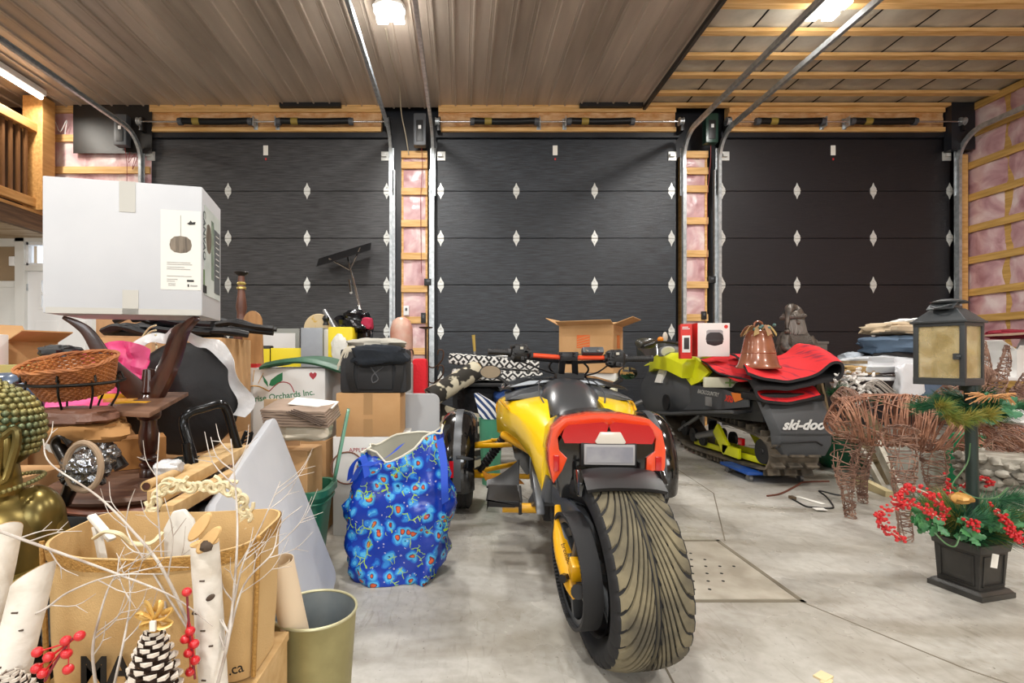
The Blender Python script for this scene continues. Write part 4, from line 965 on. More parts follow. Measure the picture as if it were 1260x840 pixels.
# appliance box: white front, red side
def carton(name, label, cat, c, size, rz, m, parts=True, group=None, tape=None, flaps=None, fm=None, th=.006):
    "closed or open carton; c = centre of the base"
    t = thing(name, label, cat, c, group); M = Matrix.Translation(V(c)) @ Matrix.Rotation(R(rz), 4, 'Z'); x, y, z = [q/2 for q in size]; z = size[2]
    if flaps is None:
        MB(M).bx((-x, -y, 0), (x, y, z)).build('body', m, t, bev=.004)
    else:
        q = MB(M); q.bx((-x, -y, 0), (x, y, th)); q.bx((-x, -y, 0), (x, -y+th, z)); q.bx((-x, y-th, 0), (x, y, z)); q.bx((-x, -y+th, th), (-x+th, y-th, z)); q.bx((x-th, -y+th, th), (x, y-th, z)); q.build('body', m, t, smooth=False)
        for side, ang_, ln in flaps:
            a = R(ang_); q = MB(M)
            # ang 0 = flap lies closed, 180 = flap hangs outside
            if side in 'fb':
                s = -1 if side == 'f' else 1
                T = Matrix.Translation((0, s*y, z)) @ Matrix.Rotation(-s*-a, 4, 'X') if False else Matrix.Translation((0, s*y, z))
                dy, dz = -s*cos(a)*ln, sin(a)*ln
                q.add([(-x, s*y, z), (x, s*y, z), (x, s*y+dy, z+dz), (-x, s*y+dy, z+dz), (-x, s*y, z+th), (x, s*y, z+th), (x, s*y+dy, z+dz+th), (-x, s*y+dy, z+dz+th)], [(0, 1, 2, 3), (4, 7, 6, 5), (0, 4, 5, 1), (1, 5, 6, 2), (2, 6, 7, 3), (3, 7, 4, 0)])
            else:
                s = -1 if side == 'l' else 1; dx, dz = -s*cos(a)*ln, sin(a)*ln
                q.add([(s*x, -y, z), (s*x, y, z), (s*x+dx, y, z+dz), (s*x+dx, -y, z+dz), (s*x, -y, z+th), (s*x, y, z+th), (s*x+dx, y, z+dz+th), (s*x+dx, -y, z+dz+th)], [(0, 1, 2, 3), (4, 7, 6, 5), (0, 4, 5, 1), (1, 5, 6, 2), (2, 6, 7, 3), (3, 7, 4, 0)])
            q.build('flap', fm or m, t, smooth=False)
    if tape:
        q = MB(M); q.bx((-.025, -y-.001, z-.12), (.025, -y+.0, z)); q.bx((-.025, -y, z), (.025, y, z+.001)); q.bx((-.025, -y-.001, 0), (.025, -y, .10)); q.build('tape', tape, t, smooth=False)
    return t, M
BW = mat('box_white', 'e4e3e0', .55); BR = mat('box_red', 'd12a20', .5)
pc = at(866, 434, 4.75)
zb = 1.012
t, M = carton('appliance_box', 'white air fryer box with dark pot picture and red sides on the snowmobile', 'box', (2.42, 4.95, zb), (.30, .26, .32), -4, BW)
q = MB(M); q.bx((-.153, -.132, 0), (-.149, .132, .32)); q.build('red_side', BR, t, smooth=False)
q = MB(M); q.lathe([(.02, 0), (.075, .02), (.085, .05), (.08, .06), (0, .07)], (.01, -.128, .10), 20, sy=.08); q.lathe([(.088, .13), (.08, .18), (.07, .2), (0, .205)], (.01, -.128, .03), 20, sy=.08); q.build('pot_picture', mat('print_dark', '2a2426', .5), t)
q = MB(M); q.lathe([(.08, .10), (.08, .155), (.06, .165)], (.01, -.129, .09), 20, sy=.05); q.build('picture_glass', mat('print_grey', '9a9a9c', .5), t)
q = MB(M); q.lathe([(.018, 0), (.018, .002)], (.115, -.131, .285), 16, ax='y'); q.build('round_logo', BR, t)
t, M = carton('appliance_box', 'red box with white coffee maker picture leaning beside the white air fryer box', 'box', (2.155, 4.86, .99), (.10, .20, .33), -18, BR)
q = MB(M); q.bx((-.035, -.1025, .06), (.035, -.10, .22)); q.build('picture_white', BW, t, bev=.001); q = MB(M); q.bx((-.02, -.104, .09), (.025, -.102, .2)); q.build('picture_dark', mat('print_dark', '2a2426', .5), t, bev=.0005)
q = MB(M); q.bx((-.035, -.104, .28), (.03, -.10, .288)); q.bx((-.035, -.104, .295), (.015, -.10, .303)); q.build('print_lines', BW, t, smooth=False)
# copper bell
COP = mat('copper_glaze', '9a6248', .25, .1, col2='7d4a36', nscale=7, coat=.4)
bp_ = at(933, 450, 4.12); bz = bp_.z-.02
bl = thing('bell', 'large brown glazed bell with ribbon bow standing on the red mat', 'bell', (bp_.x, bp_.y, bz))
q = MB(); q.lathe([(.165, 0), (.168, .01), (.15, .03), (.135, .08), (.125, .12), (.128, .125), (.122, .14), (.112, .20), (.098, .26), (.075, .30), (.03, .32), (0, .322)], (bp_.x, bp_.y, bz), 32); q.build('body', COP, bl)
q = MB(); q.tube([(bp_.x+.035*cos(a), bp_.y, bz+.35+.035*sin(a)) for a in [2*pi*i/14 for i in range(14)]], .008, 6, closed=True); q.build('ring', COP, bl)
random.seed(8)
q = MB()
for k in range(8):
    a = 2*pi*k/8; q.grid(lambda u, v: (bp_.x+(.03+.10*u)*cos(a+.3*v), bp_.y+(.03+.10*u)*sin(a+.3*v), bz+.315+.03*sin(3*u)-.06*u*u+.02*v), 5, 3, thick=.004)
q.build('leaves', mat('dried_leaf', '8a5c48', .6, col2='b09a5a', nscale=8), bl)
q = MB()
for k in range(7): q.ball((bp_.x+random.uniform(-.08, .08), bp_.y-.06+random.uniform(-.04, .04), bz+random.uniform(.31, .37)), .014, 8)
q.build('berries', mat('teal_berry', '4d6b66', .4), bl)
# santa figure on a stool
SAN = mat('bronze_resin', '332e2a', .38, .3, col2='6a6158', nscale=14, bump=.3, bscale=40)
sx_, sy_, sz_ = 3.45, 5.15, .93
st_ = thing('stool', 'black square stool behind the snowmobile carrying the bronze santa', 'stool', (sx_, sy_, 0))
MB().bx((sx_-.22, sy_-.2, sz_-.03), (sx_+.26, sy_+.2, sz_)).build('seat', BLK, st_, bev=.006)
for a in (-1, 1):
    for b in (-1, 1): MB().beam((sx_+a*.18, sy_+b*.16, 0), (sx_+a*.16, sy_+b*.14, sz_-.03), .03, .03).build('leg', BLK, st_, smooth=False)
sn = thing('santa_statue', 'dark bronze santa statue with long beard, hat and a square lantern at his side', 'statue', (sx_, sy_, sz_))
q = MB(); T0 = (sx_-.06, sy_, sz_)
q.lathe([(.17, 0), (.18, .05), (.17, .15), (.15, .24), (.12, .30), (.08, .33), (0, .34)], T0, 28, sy=.85)
q.build('coat', SAN, sn)
q = MB(); q.lathe([(.165, .20), (.172, .22), (.155, .28), (.12, .33), (.08, .35)], T0, 28, sy=.85, caps=False); q.build('fur_collar', mat('bronze_fur', '5e5750', .7, bump=1, bscale=90), sn)
q = MB(); q.ball((T0[0]-.02, sy_-.02, sz_+.42), (.085, .08, .095), 18); q.ball((T0[0]-.055, sy_-.10, sz_+.42), (.018, .025, .022), 10)
for dx in (-.045, .0): q.ball((T0[0]-.02+dx, sy_-.094, sz_+.445), (.010, .008, .008), 8)
q.build('face', SAN, sn)
q = MB()
for k in range(46):
    a = random.uniform(-pi*.95, -.05*pi); r0 = .075; x = T0[0]-.02+r0*cos(a); y = sy_-.02+r0*sin(a)
    q.tube(spline([(x, y, sz_+.45), (x+.02*cos(a*3), y-.02, sz_+.38), (x+.02*sin(k), y-.03, sz_+.30)], 3), [.014]*6+[.004], 6)
q.build('beard_and_hair', mat('bronze_beard', '75706a', .5, .2), sn)
q = MB(); q.tube(spline([(T0[0]-.02, sy_, sz_+.46), (T0[0]-.02, sy_, sz_+.52), (T0[0]-.04, sy_, sz_+.565), (T0[0]-.09, sy_-.03, sz_+.54), (T0[0]-.125, sy_-.04, sz_+.42), (T0[0]-.135, sy_-.05, sz_+.36)], 5), [.105]*4+[.10, .095, .09, .085, .08, .07, .06, .055, .05, .045, .04, .035, .03, .028, .025, .022, .02, .02, .018, .018, .016, .016], 16); q.ball((T0[0]-.135, sy_-.05, sz_+.335), .028, 12); q.build('hat', SAN, sn)
q = MB(); q.tube([(T0[0]-.02+.098*cos(a), sy_+.098*sin(a)-.005, sz_+.485+.012*cos(a)) for a in [2*pi*i/20 for i in range(20)]], .022, 8, closed=True); q.build('hat_brim', mat('bronze_fur', '5e5750', .7), sn)
for s in (-1, 1):
    q = MB(); q.tube(spline([(T0[0]+s*.13, sy_-.03, sz_+.27), (T0[0]+s*.17, sy_-.07, sz_+.17), (T0[0]+s*.13, sy_-.14, sz_+.12)], 5), [.055]*5+[.05]*3+[.045]*3, 12)
    for k in range(4): q.tube([(T0[0]+s*.13-s*.01, sy_-.15, sz_+.10+.015*k), (T0[0]+s*.10, sy_-.175, sz_+.10+.015*k), (T0[0]+s*.085, sy_-.16, sz_+.10+.015*k)], .009, 6)
    q.build('arm', SAN, sn)
q = MB(); q.bx((sx_+.09, sy_-.09, sz_+.04), (sx_+.25, sy_+.07, sz_+.22)); q.bx((sx_+.08, sy_-.10, sz_+.21), (sx_+.26, sy_+.08, sz_+.235)); q.tube([(sx_+.13, sy_-.01, sz_+.24), (sx_+.17, sy_-.01, sz_+.26), (sx_+.21, sy_-.01, sz_+.24)], .012, 6); q.build('lantern_box', mat('bronze_lantern', '6d6a66', .45, .3), sn, bev=.008)
# white card box with a green cross tucked under the mat
t, M = carton('first_aid_box', 'flat cream carton with green cross mark under the red mat', 'box', (2.335, 4.50, .735), (.32, .05, .09), -14, mat('cream_box', 'cfcdb4', .6))
q = MB(M); 
for a, b in (((.02, .045), (.10, .018)), ((.045, .06), (.02, .06))): pass
q.bx((.01, -.027, .036), (.09, -.025, .052)); q.bx((.042, -.027, .01), (.058, -.025, .078)); q.build('green_cross', mat('leaf_green', '7fa35a', .5), t, smooth=False)
# ---------------- wooden ladder, tub, cords ----------------
GW = mat('weathered_wood', '8e7c5e', .8, col2='6f6048', nscale=5, nstretch=(6, 6, 1))
ld_ = thing('step_ladder', 'weathered wooden step ladder standing behind the copper wicker deer', 'ladder', (3.28, 4.3, 0))
for s in (0, 1):
    o = .42*s+.10
    MB().beam((3.05+o*.3, 4.2+o*.6, .95), (3.26+o, 3.95+o*.3, .0), .03, .07).build('rail', GW, ld_, smooth=False)
    MB().beam((3.05+o*.3, 4.25+o*.6, .95), (3.15+o, 4.75+o*.3, .0), .025, .05).build('back_leg', GW, ld_, smooth=False)
for k in range(4):
    f = .2+.2*k; MB().beam((3.26-.21*f, 3.95+.25*f, .95*f), (3.68-.50*f, 4.08+.37*f, .95*f), .08, .02).build('step', GW, ld_, smooth=False)
MB().bx((3.0, 4.12, .95), (3.32, 4.5, .975)).build('top_cap', GW, ld_, smooth=False)
GR = mat('tub_green', '14563a', .4)
tb = thing('tub', 'dark green round plastic tub on the floor behind the snowmobile flap', 'tub', (3.50, 4.62, 0))
MB().lathe([(.16, 0), (.25, .10), (.28, .24), (.27, .33), (.2, .36), (0, .37)], (3.50, 4.62, 0), 28).build('body', GR, tb)
MB().lathe([(.03, 0), (.05, .02), (.03, .03)], T=basis((3.44, 4.355, .17), (1, 0, 0), (0, 0, 1)), n=12).build('valve', BLK, tb)
q = MB().tube(spline([fl(944, 610, .005), fl(961, 607, .005), fl(981, 597, .005), fl(989, 593, .005), fl(1020, 592, .005)], 6), .007, 6)
tag(q.build('rod', mat('rust_cord', '6a3a2a', .7)), 'thin rusty bent rod on the floor near the blue dolly', 'rod')
t = thing('power_cord', 'dark power cord with plug and white tags on the floor by the wicker deer', 'cord', fl(1000, 620))
MB().tube(spline([fl(975, 614, .006), fl(981, 617, .006), fl(991, 622.5, .006), fl(1002, 624, .006), fl(1022, 625, .006), fl(1025, 622, .006), fl(1017, 611, .006), fl(1008, 603.5, .006), fl(1027, 608, .006), fl(1036, 609, .006)], 6), .0055, 6).build('cable', BLK, t)
MB().box(fl(975, 612, .012), (.03, .045, .022)).build('plug', mat('plug_brown', '5b4a36', .5), t, bev=.003)
MB().box(fl(996.5, 615, .004), (.04, .20, .001), rz=15).build('tag', LABELP, t, smooth=False)
MB().box(fl(1009, 626, .012), (.07, .05, .001), rz=-5, rx=3).build('tag', LABELP, t, smooth=False)
q = MB().box(fl(1013, 838-6, .003), (.05, .035, .006), rz=30); q.box(fl(1017, 838, .002), (.025, .04, .004), rz=-50)
tag(q.build('paper_scrap', mat('scrap', 'd6c39a', .7)), 'small torn beige scrap lying on the floor at the front', 'scrap')
# ---------------- cardboard box with printed orange squares on a white bin ----------------
t, M = carton('cardboard_box', 'open cardboard box with orange square logos behind the handlebars', 'box', (1.25, 4.85, .86), (.50, .46, .44), -28, CARD, flaps=[('f', 165, .12), ('l', 150, .15), ('r', 160, .18), ('b', 150, .1)])
OR = mat('logo_orange', 'd4672c', .6)
def depot(M, x, y, face):
    q = MB(M); w2 = .06
    if face == 'f': T = basis((x, y, .29), (1, 0, 0), (0, 0, 1))
    else: T = basis((y, x, .29), (0, 1, 0), (0, 0, 1))
    q.prism([(-w2, -w2), (w2, -w2), (w2, w2), (-w2, w2)], T, .001); o = q.build('orange_square', OR, t, smooth=False)
    for k in range(4):
        q = MB(M); q.prism([(-w2+.005, -.05+k*.022), (w2-.005, -.03+k*.026), (w2-.005, -.024+k*.026), (-w2+.005, -.044+k*.022)], T @ Matrix.Translation((0, 0, .0012)), .0006); q.build('stencil_line', CARD, o, smooth=False)
depot(M, -.02, -.232, 'f'); depot(M, .0, .252, 'r')
q = MB(M); q.bx((-.09, -.2325, .17), (.05, -.23, .176)); q.bx((-.07, -.2325, .155), (.03, -.23, .160)); q.prism([(0.10, .2), (.14, .24), (.135, .21), (.15, .19), (.12, .18)], basis((0, -.232, 0), (1, 0, 0), (0, 0, 1)), .001); q.build('print', BLK, t, smooth=False)
t, M = carton('plastic_bin', 'pale yellow paper lined white bin under the orange logo box', 'bin', (1.25, 4.85, 0), (.46, .42, .86), -20, mat('bin_white', 'c9c8a0', .6, col2='dcd9c4', nscale=4))
MB(M).bx((-.235, -.215, .80), (.235, .215, .858)).build('rim', BW, t, bev=.006)
sn.rotation_euler.z = R(12)
# ---------------- right side: lamp post planter, wicker deer, tables ----------------
IRON = mat('lamp_iron', '3d4144', .45, .3)
PLB = mat('planter_dark', '2c2b29', .45, col2='3a3835', nscale=8)
REFG = mat('amber_glass', 'dccb9c', .12, alpha=.42, col2='b9a36c', nscale=14)  # see-through lantern glass, its tan mottled reflection put into the colour
GRNP = mat('pine_green', '2c6a3c', .6, col2='1f4f38', nscale=20)
GRNY = mat('pine_gold', '9a8a3c', .6, col2='5f7a34', nscale=20)
REDB = mat('red_berry', 'c01a22', .3, coat=.4)
lx, ly = 2.19, 2.17
lpst = thing('lamp_post', 'black lantern on a pole rising from a square planter of greenery and berries', 'lamp post', (lx, ly, 0))
PM = Matrix.Translation((lx, ly, 0)) @ Matrix.Rotation(R(14), 4, 'Z')
def ptaper(q, z0, z1, w0, w1): q.loft([[(a*w/2, b*w/2, z) for a, b in ((-1, -1), (1, -1), (1, 1), (-1, 1))] for z, w in ((z0, w0), (z1, w1))])
q = MB(PM); ptaper(q, 0, .022, .198, .198); ptaper(q, .022, .035, .192, .17); ptaper(q, .035, .19, .150, .165); ptaper(q, .19, .225, .176, .184); pb = q.build('planter', PLB, lpst, bev=.002)
for k in range(4):
    T = PM @ Matrix.Rotation(k*pi/2, 4, 'Z'); q = MB(T)
    for x0, x1, z0, z1 in ((-.062, .062, .05, .056), (-.062, .062, .172, .178), (-.062, -.056, .05, .178), (.056, .062, .05, .178)):
        q.loft([[(x0, -.081, z0), (x1, -.081, z0), (x1, -.074, z0), (x0, -.074, z0)], [(x0, -.0855, z1), (x1, -.0855, z1), (x1, -.078, z1), (x0, -.078, z1)]])
    q.build('panel_moulding', PLB, pb, smooth=False)
q = MB(); q.cyl((lx-.005, ly-.02, .2), (lx-.02, ly-.02, .90), .021, 16); q.cyl((lx-.02, ly-.02, .86), (lx-.02, ly-.02, .90), .035, 16); q.build('pole', mat('pole_teal', '20302c', .4), lpst)
LM = Matrix.Translation((lx-.095, ly, .885)) @ Matrix.Rotation(R(25), 4, 'Z')
W_ = .082
q = MB(LM); q.box((0, 0, .008), (.172, .172, .016)); q.box((0, 0, .255), (.172, .172, .014))
for a in (-1, 1):
    for b in (-1, 1): q.box((a*.077, b*.077, .13), (.017, .017, .25))
for k in range(4):
    T = Matrix.Rotation(k*pi/2, 4, 'Z')
    q.add([T @ V(p) for p in ((-.086, -.086, .014), (.086, -.086, .014), (.086, -.078, .014), (-.086, -.078, .014), (-.086, -.086, .03), (.086, -.086, .03), (.086, -.078, .03), (-.086, -.078, .03))], [(0, 3, 2, 1), (4, 5, 6, 7), (0, 1, 5, 4), (1, 2, 6, 5), (2, 3, 7, 6), (3, 0, 4, 7)])
q.build('lantern_frame', IRON, lpst, bev=.002)
q = MB(LM); ptaper(q, .262, .272, .19, .19); ptaper(q, .272, .325, .18, .085); ptaper(q, .325, .337, .07, .07); q.build('lantern_roof', IRON, lpst, bev=.002)
q = MB(LM); q.lathe([(.035, .337), (.038, .345), (.055, .350), (.058, .356), (.03, .366), (0, .368)], n=20, sx=1.05); q.grid(lambda u, v: (-.075+.15*u, -.045+.09*v, .352+.012*sin(pi*u)-.03*(1-u)**3), 8, 3, thick=.003); q.tube(spline([(-.03, -.03, .34), (-.08, -.03, .335), (-.09, 0, .325), (-.07, .03, .335)], 4), .004, 6); q.build('vent_cap', IRON, lpst)
for k in range(4):
    q = MB(LM @ Matrix.Rotation(k*pi/2, 4, 'Z')); q.bx((-.07, -.080, .03), (.07, -.077, .248)); q.build('glass_pane', REFG, lpst, smooth=False)
q = MB(LM); q.box((-.086, -.06, .12), (.012, .02, .025)); q.cyl((-.086, -.075, .12), (-.086, -.062, .12), .008, 8); q.build('latch', IRON, lpst)
q = MB(LM); q.lathe([(.012, .016), (.012, .03), (.006, .035), (.008, .05), (.028, .07), (.03, .09), (.026, .09), (.02, .075), (0, .07)], n=16); q.build('candle_cup', mat('cup_green', '4a5a3e', .4), lpst)
# needle clusters
def needles(q, c, d, L, n, r=.0022, spread=.9, mi=0):
    d = V(d).normalized(); u = d.orthogonal().normalized(); v = d.cross(u)
    for k in range(n):
        a = random.uniform(0, 2*pi); s = random.uniform(.15, spread); l = L*random.uniform(.75, 1.1); c0 = V(c)+d*random.uniform(-L*.25, L*.4)
        t = (d+(u*cos(a)+v*sin(a))*s).normalized(); w2 = t.orthogonal().normalized()*r; w3 = t.cross(w2).normalized()*r
        p1 = c0+t*l
        q.add([c0+w2, c0-w2*.5+w3, c0-w2*.5-w3, p1], [(0, 1, 3), (1, 2, 3), (2, 0, 3), (0, 2, 1)], mi)
random.seed(11)
cen = V((lx-.01, ly-.02, .80))
q = MB(); q2 = MB()
for k in range(26):
    a = 2*pi*k/26+random.uniform(-.15, .15); rr_ = random.uniform(.03, .13); d = V((cos(a), sin(a)*.9, random.uniform(-.5, .35)))
    (needles(q, cen+V((cos(a)*rr_*1.2, sin(a)*rr_, random.uniform(-.04, .04))), d, .085, 110) if k % 4 else None)
for px, py in ((1155, 500), (1178, 517), (1165, 512), (1190, 512), (1210, 510)):
    p = at(px, py, 1.98); needles(q2, p, (0, -1, .1), .06, 130, spread=1.8, r=.002)
q.build('collar_needles', GRNP, lpst, smooth=False)['kind'] = 'stuff'; q2.build('gold_needles', GRNY, lpst, smooth=False)['kind'] = 'stuff'
q = MB()
for k in range(60):
    a = random.uniform(-1.1, 1.1); b = random.uniform(-.35, .35); L = random.uniform(.04, .085); c0 = at(1213, 487, 2.0)
    q.tube([c0, c0+V((L*sin(a*2)*.9, -.03, L*b*.5+.002)), c0+V((L*sin(a*2)*1.3, -.02, L*b-.01))], .0016, 4, caps=False)
q.build('raffia_bow', mat('raffia', 'c48f5c', .7), lpst, smooth=False)
def holly(q, c, d, n, L=.035):
    for k in range(n):
        a = random.uniform(0, 2*pi); t = (V(d)+V((cos(a), random.uniform(-.5, .2), sin(a)*.7))).normalized(); s = t.cross(V((0, -1, .3))).normalized()
        c0 = V(c)+V([random.uniform(-.03, .03) for _ in range(3)]); nn = t.cross(s)*.006
        pr = [(0, 0), (.15, .12), (.3, .32), (.42, .2), (.58, .36), (.7, .2), (.85, .22), (1, 0)]
        pts = [c0+t*L*x+s*L*y+nn*(y*2) for x, y in pr]+[c0+t*L*x-s*L*y+nn*(y*2) for x, y in pr[-2:0:-1]]
        n_ = len(pts); q.add(pts+[p+V((0, 0, -.001)) for p in pts], [tuple(range(n_)), tuple(range(n_, 2*n_))[::-1]]+[(i, (i+1) % n_, (i+1) % n_+n_, i+n_) for i in range(n_)])
HOL = mat('holly_green', '2f6b46', .4, col2='c9d1b0', nscale=30, pos=(.6, .72))
q = MB(); holly(q, at(1222, 500, 2.02), (.8, 0, 0), 12, .06); q.build('holly', HOL, lpst, smooth=False)['kind'] = 'stuff'
# planter filling
q = MB(); q2 = MB()
for k in range(80):
    a = random.uniform(0, 2*pi); rr_ = random.uniform(.0, .12); d = V((cos(a)*1.1, sin(a), random.uniform(.1, .9)))
    needles(q2 if k % 4 == 0 else q, V((lx, ly, .245))+V((cos(a)*rr_, sin(a)*rr_, random.uniform(0, .08))), d, random.uniform(.08, .13), 70, r=.0024)
for px, py in ((1218, 640), (1235, 615), (1190, 640)): needles(q, at(px, py, 2.05), (.5, -.4, .2), .09, 120, r=.0016, spread=1.2)
q.build('planter_needles', GRNP, lpst, smooth=False)['kind'] = 'stuff'; q2.build('gold_needles', GRNY, lpst, smooth=False)['kind'] = 'stuff'
q = MB(); holly(q, at(1140, 640, 2.05), (-.6, 0, -.3), 26, .05); holly(q, at(1185, 652, 2.0), (0, -.5, .2), 10, .045); holly(q, at(1228, 645, 2.02), (.5, 0, 0), 12, .05); q.build('ivy_leaves', mat('ivy_green', '25603a', .45, col2='47824c', nscale=20), lpst, smooth=False)['kind'] = 'stuff'
def berries(pts, n, r, jit, Y=None):
    P = spline(pts, 8); q = MB(); n = int(n*1.6)
    for k in range(n):
        p = P[int(random.random()*(len(P)-1))]; q.ball(p+V([random.gauss(0, jit) for _ in range(3)]), r*random.uniform(.8, 1.15), 7)
    q.tube(P, .0025, 5, mi=1, caps=False); return q
STEM = mat('stem_white', 'cfc5b2', .6)
for pts, n in (([at(1165, 632, 2.1), at(1150, 612, 2.0), at(1120, 600, 1.98), at(1100, 614, 1.97)], 60), ([at(1160, 640, 2.05), at(1130, 622, 1.96), at(1098, 617, 1.95)], 50), ([at(1120, 622, 1.97), at(1092, 628, 1.95), at(1080, 634, 1.94), at(1092, 650, 1.94), at(1115, 666, 1.95)], 55),
               ([at(1180, 600, 2.2), at(1200, 588, 2.2), at(1222, 595, 2.2)], 30), ([at(1225, 625, 2.05), at(1240, 645, 1.98), at(1252, 660, 1.96), at(1258, 668, 1.96)], 50), ([at(1188, 640, 2.0), at(1198, 645, 1.98), at(1202, 650, 1.98)], 14), ([at(1165, 590, 2.2), at(1168, 600, 2.2), at(1172, 612, 2.15)], 14)):
    berries(pts, n, .0065, .009).build('berry_spray', [REDB, STEM], lpst)['kind'] = 'stuff'
q = MB(); q.ball(at(1183, 613, 2.0), (.04, .03, .022), 12, amp=.5, freq=3); q.build('gold_flower', mat('gold_silk', 'b98a45', .4, .2), lpst)
q = MB(); q.tube(spline([at(1150, 655, 1.98), at(1163, 668, 1.95), at(1175, 672, 1.95), at(1181, 660, 1.97)], 6), .003, 6); q.build('green_wire', mat('wire_green', '4a6f47', .5), lpst); q = MB(); q.tube(spline([at(1194, 545, 2.1), at(1190, 570, 2.1), at(1172, 595, 2.05), at(1178, 605, 2.05)], 6), .0025, 6); q.build('green_wire', mat('wire_green', '4a6f47', .5), lpst); q = MB(); q.tube(spline([at(1178, 600, 2.1), at(1200, 612, 2.05), at(1225, 612, 2.0), at(1240, 600, 2.05)], 6), .003, 6); q.build('green_wire', mat('wire_green', '4a6f47', .5), lpst)
q = MB(LM if 0 else None); p = at(1224, 690, 2.03); q.box(p, (.045, .002, .055), rz=20, ry=14); q.build('price_tag', LABELP, lpst, smooth=False)
# ---------------- wicker deer ----------------
VINE = mat('vine_copper', 'ad7d63', .6, col2='77503f', nscale=12)
VINE2 = mat('vine_pale', '9c7b68', .6, col2='6b4c40', nscale=20)
def wick(q, path, rad, n, r, turns=1.2, seg=14, ex=1, jit=.02, mi=0):
    P = [V(p) for p in path]; nP = len(P)-1
    fr = frames(P)
    def S_(t, a, k=1):
        t = max(0, min(nP-1e-4, t*nP)); i = int(t); f = t-i
        c = P[i].lerp(P[i+1], f); u = fr[i][1].lerp(fr[i+1][1], f); v = fr[i][2].lerp(fr[i+1][2], f); rr_ = rad[i]*(1-f)+rad[i+1]*f
        return c+(u*cos(a)+v*sin(a)*ex)*rr_*k
    for k in range(n):
        t0 = random.uniform(0, 1); dt = random.uniform(-.2, .2); a0 = random.uniform(0, 2*pi); da = random.choice((-1, 1))*random.uniform(.6, 1)*turns*2*pi
        if k % 4 == 0: dt = random.uniform(.5, 1)*random.choice((-1, 1)); da *= .3
        pts = [S_(t0+dt*j/seg, a0+da*j/seg, 1+random.uniform(-jit, jit)*2) for j in range(seg+1)]
        q.tube(pts, r*random.uniform(.7, 1.2), 4, mi=mi, caps=False)
def deer(name, label, body, brad, legs, neck=None, nrad=None, antlers=(), rvine=.0034, nb=120, grp=None):
    base = V((body[len(body)//2][0], body[len(body)//2][1], 0)); d = thing(name, label, 'deer figure', base)
    q = MB(); wick(q, body, brad, nb, rvine); q.build('body', VINE, d, smooth=False)['kind'] = 'stuff'
    for P, rd in legs:
        q = MB(); wick(q, P, rd, 60, .0030, turns=1.1, seg=14, jit=.08); q.build('leg', VINE2, d, smooth=False)['kind'] = 'stuff'
    if neck: q = MB(); wick(q, neck, nrad, 80, .0032, turns=1.4); q.build('neck_and_head', VINE2, d, smooth=False)['kind'] = 'stuff'
    for A in antlers:
        q = MB(); wick(q, A[0], A[1], 60, .0028, turns=1.5, seg=14, jit=.1); q.build('antler', VINE2, d, smooth=False)['kind'] = 'stuff'
    return d
D = 3.05
deer('wicker_deer', 'copper vine wicker deer standing beside the lamp post with its hind legs to the left',
     [at(1022, 527, 3.2), at(1040, 517, 3.2), at(1075, 516, 3.12), at(1120, 518, 3.0), at(1155, 525, 2.92), at(1175, 535, 2.88)], [.05, .145, .16, .155, .17, .10],
     [([at(1044, 520, 3.15), at(1038, 570, 3.15), at(1042, 600, 3.13), at(1047, 636, 3.15)], [.075, .062, .036, .028]),
      ([at(1066, 530, 3.4), at(1058, 570, 3.44), at(1060, 600, 3.44), at(1062, 617, 3.48)], [.07, .055, .03, .026]),
      ([at(1108, 530, 2.85), at(1112, 580, 2.75), at(1113, 620, 2.72), at(1114, 664, 2.74)], [.075, .055, .034, .03]),
      ([at(1150, 540, 3.0), at(1150, 580, 3.0), at(1152, 610, 3.05), at(1150, 642, 3.06)], [.075, .055, .034, .028])],
     neck=[at(1160, 520, 2.95), at(1185, 480, 2.95), at(1200, 455, 2.95), at(1222, 465, 2.95)], nrad=[.13, .09, .07, .03],
     antlers=[([at(1205, 455, 3.0), at(1222, 425, 3.05), at(1218, 400, 3.05), at(1240, 380, 3.05)], [.035, .03, .02, .012])] if 0 else [])
deer('wicker_deer', 'darker wicker deer at the right edge with glittery branching antlers, grazing low',
     [at(1185, 560, 3.3), at(1215, 550, 3.3), at(1250, 535, 3.3), at(1290, 525, 3.3), at(1330, 535, 3.3)], [.06, .14, .17, .17, .08],
     [([at(1300, 560, 3.2), at(1302, 600, 3.2), at(1304, 634, 3.2)], [.07, .04, .03]), ([at(1270, 560, 3.45), at(1272, 600, 3.45), at(1272, 619, 3.46)], [.07, .04, .03])],
     neck=[at(1250, 540, 3.2), at(1225, 565, 3.15), at(1212, 578, 3.15), at(1204, 590, 3.1)], nrad=[.12, .08, .06, .03],
     antlers=[([at(1175, 520, 3.25), at(1200, 505, 3.25), at(1225, 480, 3.25), at(1236, 450, 3.25), at(1240, 425, 3.25)], [.05, .055, .045, .03, .015]),
              ([at(1215, 500, 3.3), at(1202, 480, 3.3), at(1213, 455, 3.3), at(1210, 420, 3.3)], [.05, .04, .03, .012]),
              ([at(1195, 515, 3.3), at(1240, 505, 3.3), at(1262, 480, 3.3)], [.06, .05, .03]), ([at(1236, 510, 3.3), at(1262, 460, 3.3)], [.04, .015])])
q = MB(); c0 = at(1040, 487, 3.35)
wick(q, [c0+V((-.07, 0, -.03)), c0+V((0, 0, 0)), c0+V((.06, 0, .0))], [.03, .065, .04], 50, .003)
o = tag(q.build('wicker_ball', VINE2, None, smooth=False), 'small brown wicker ball on the rump of the copper deer', 'ball'); 
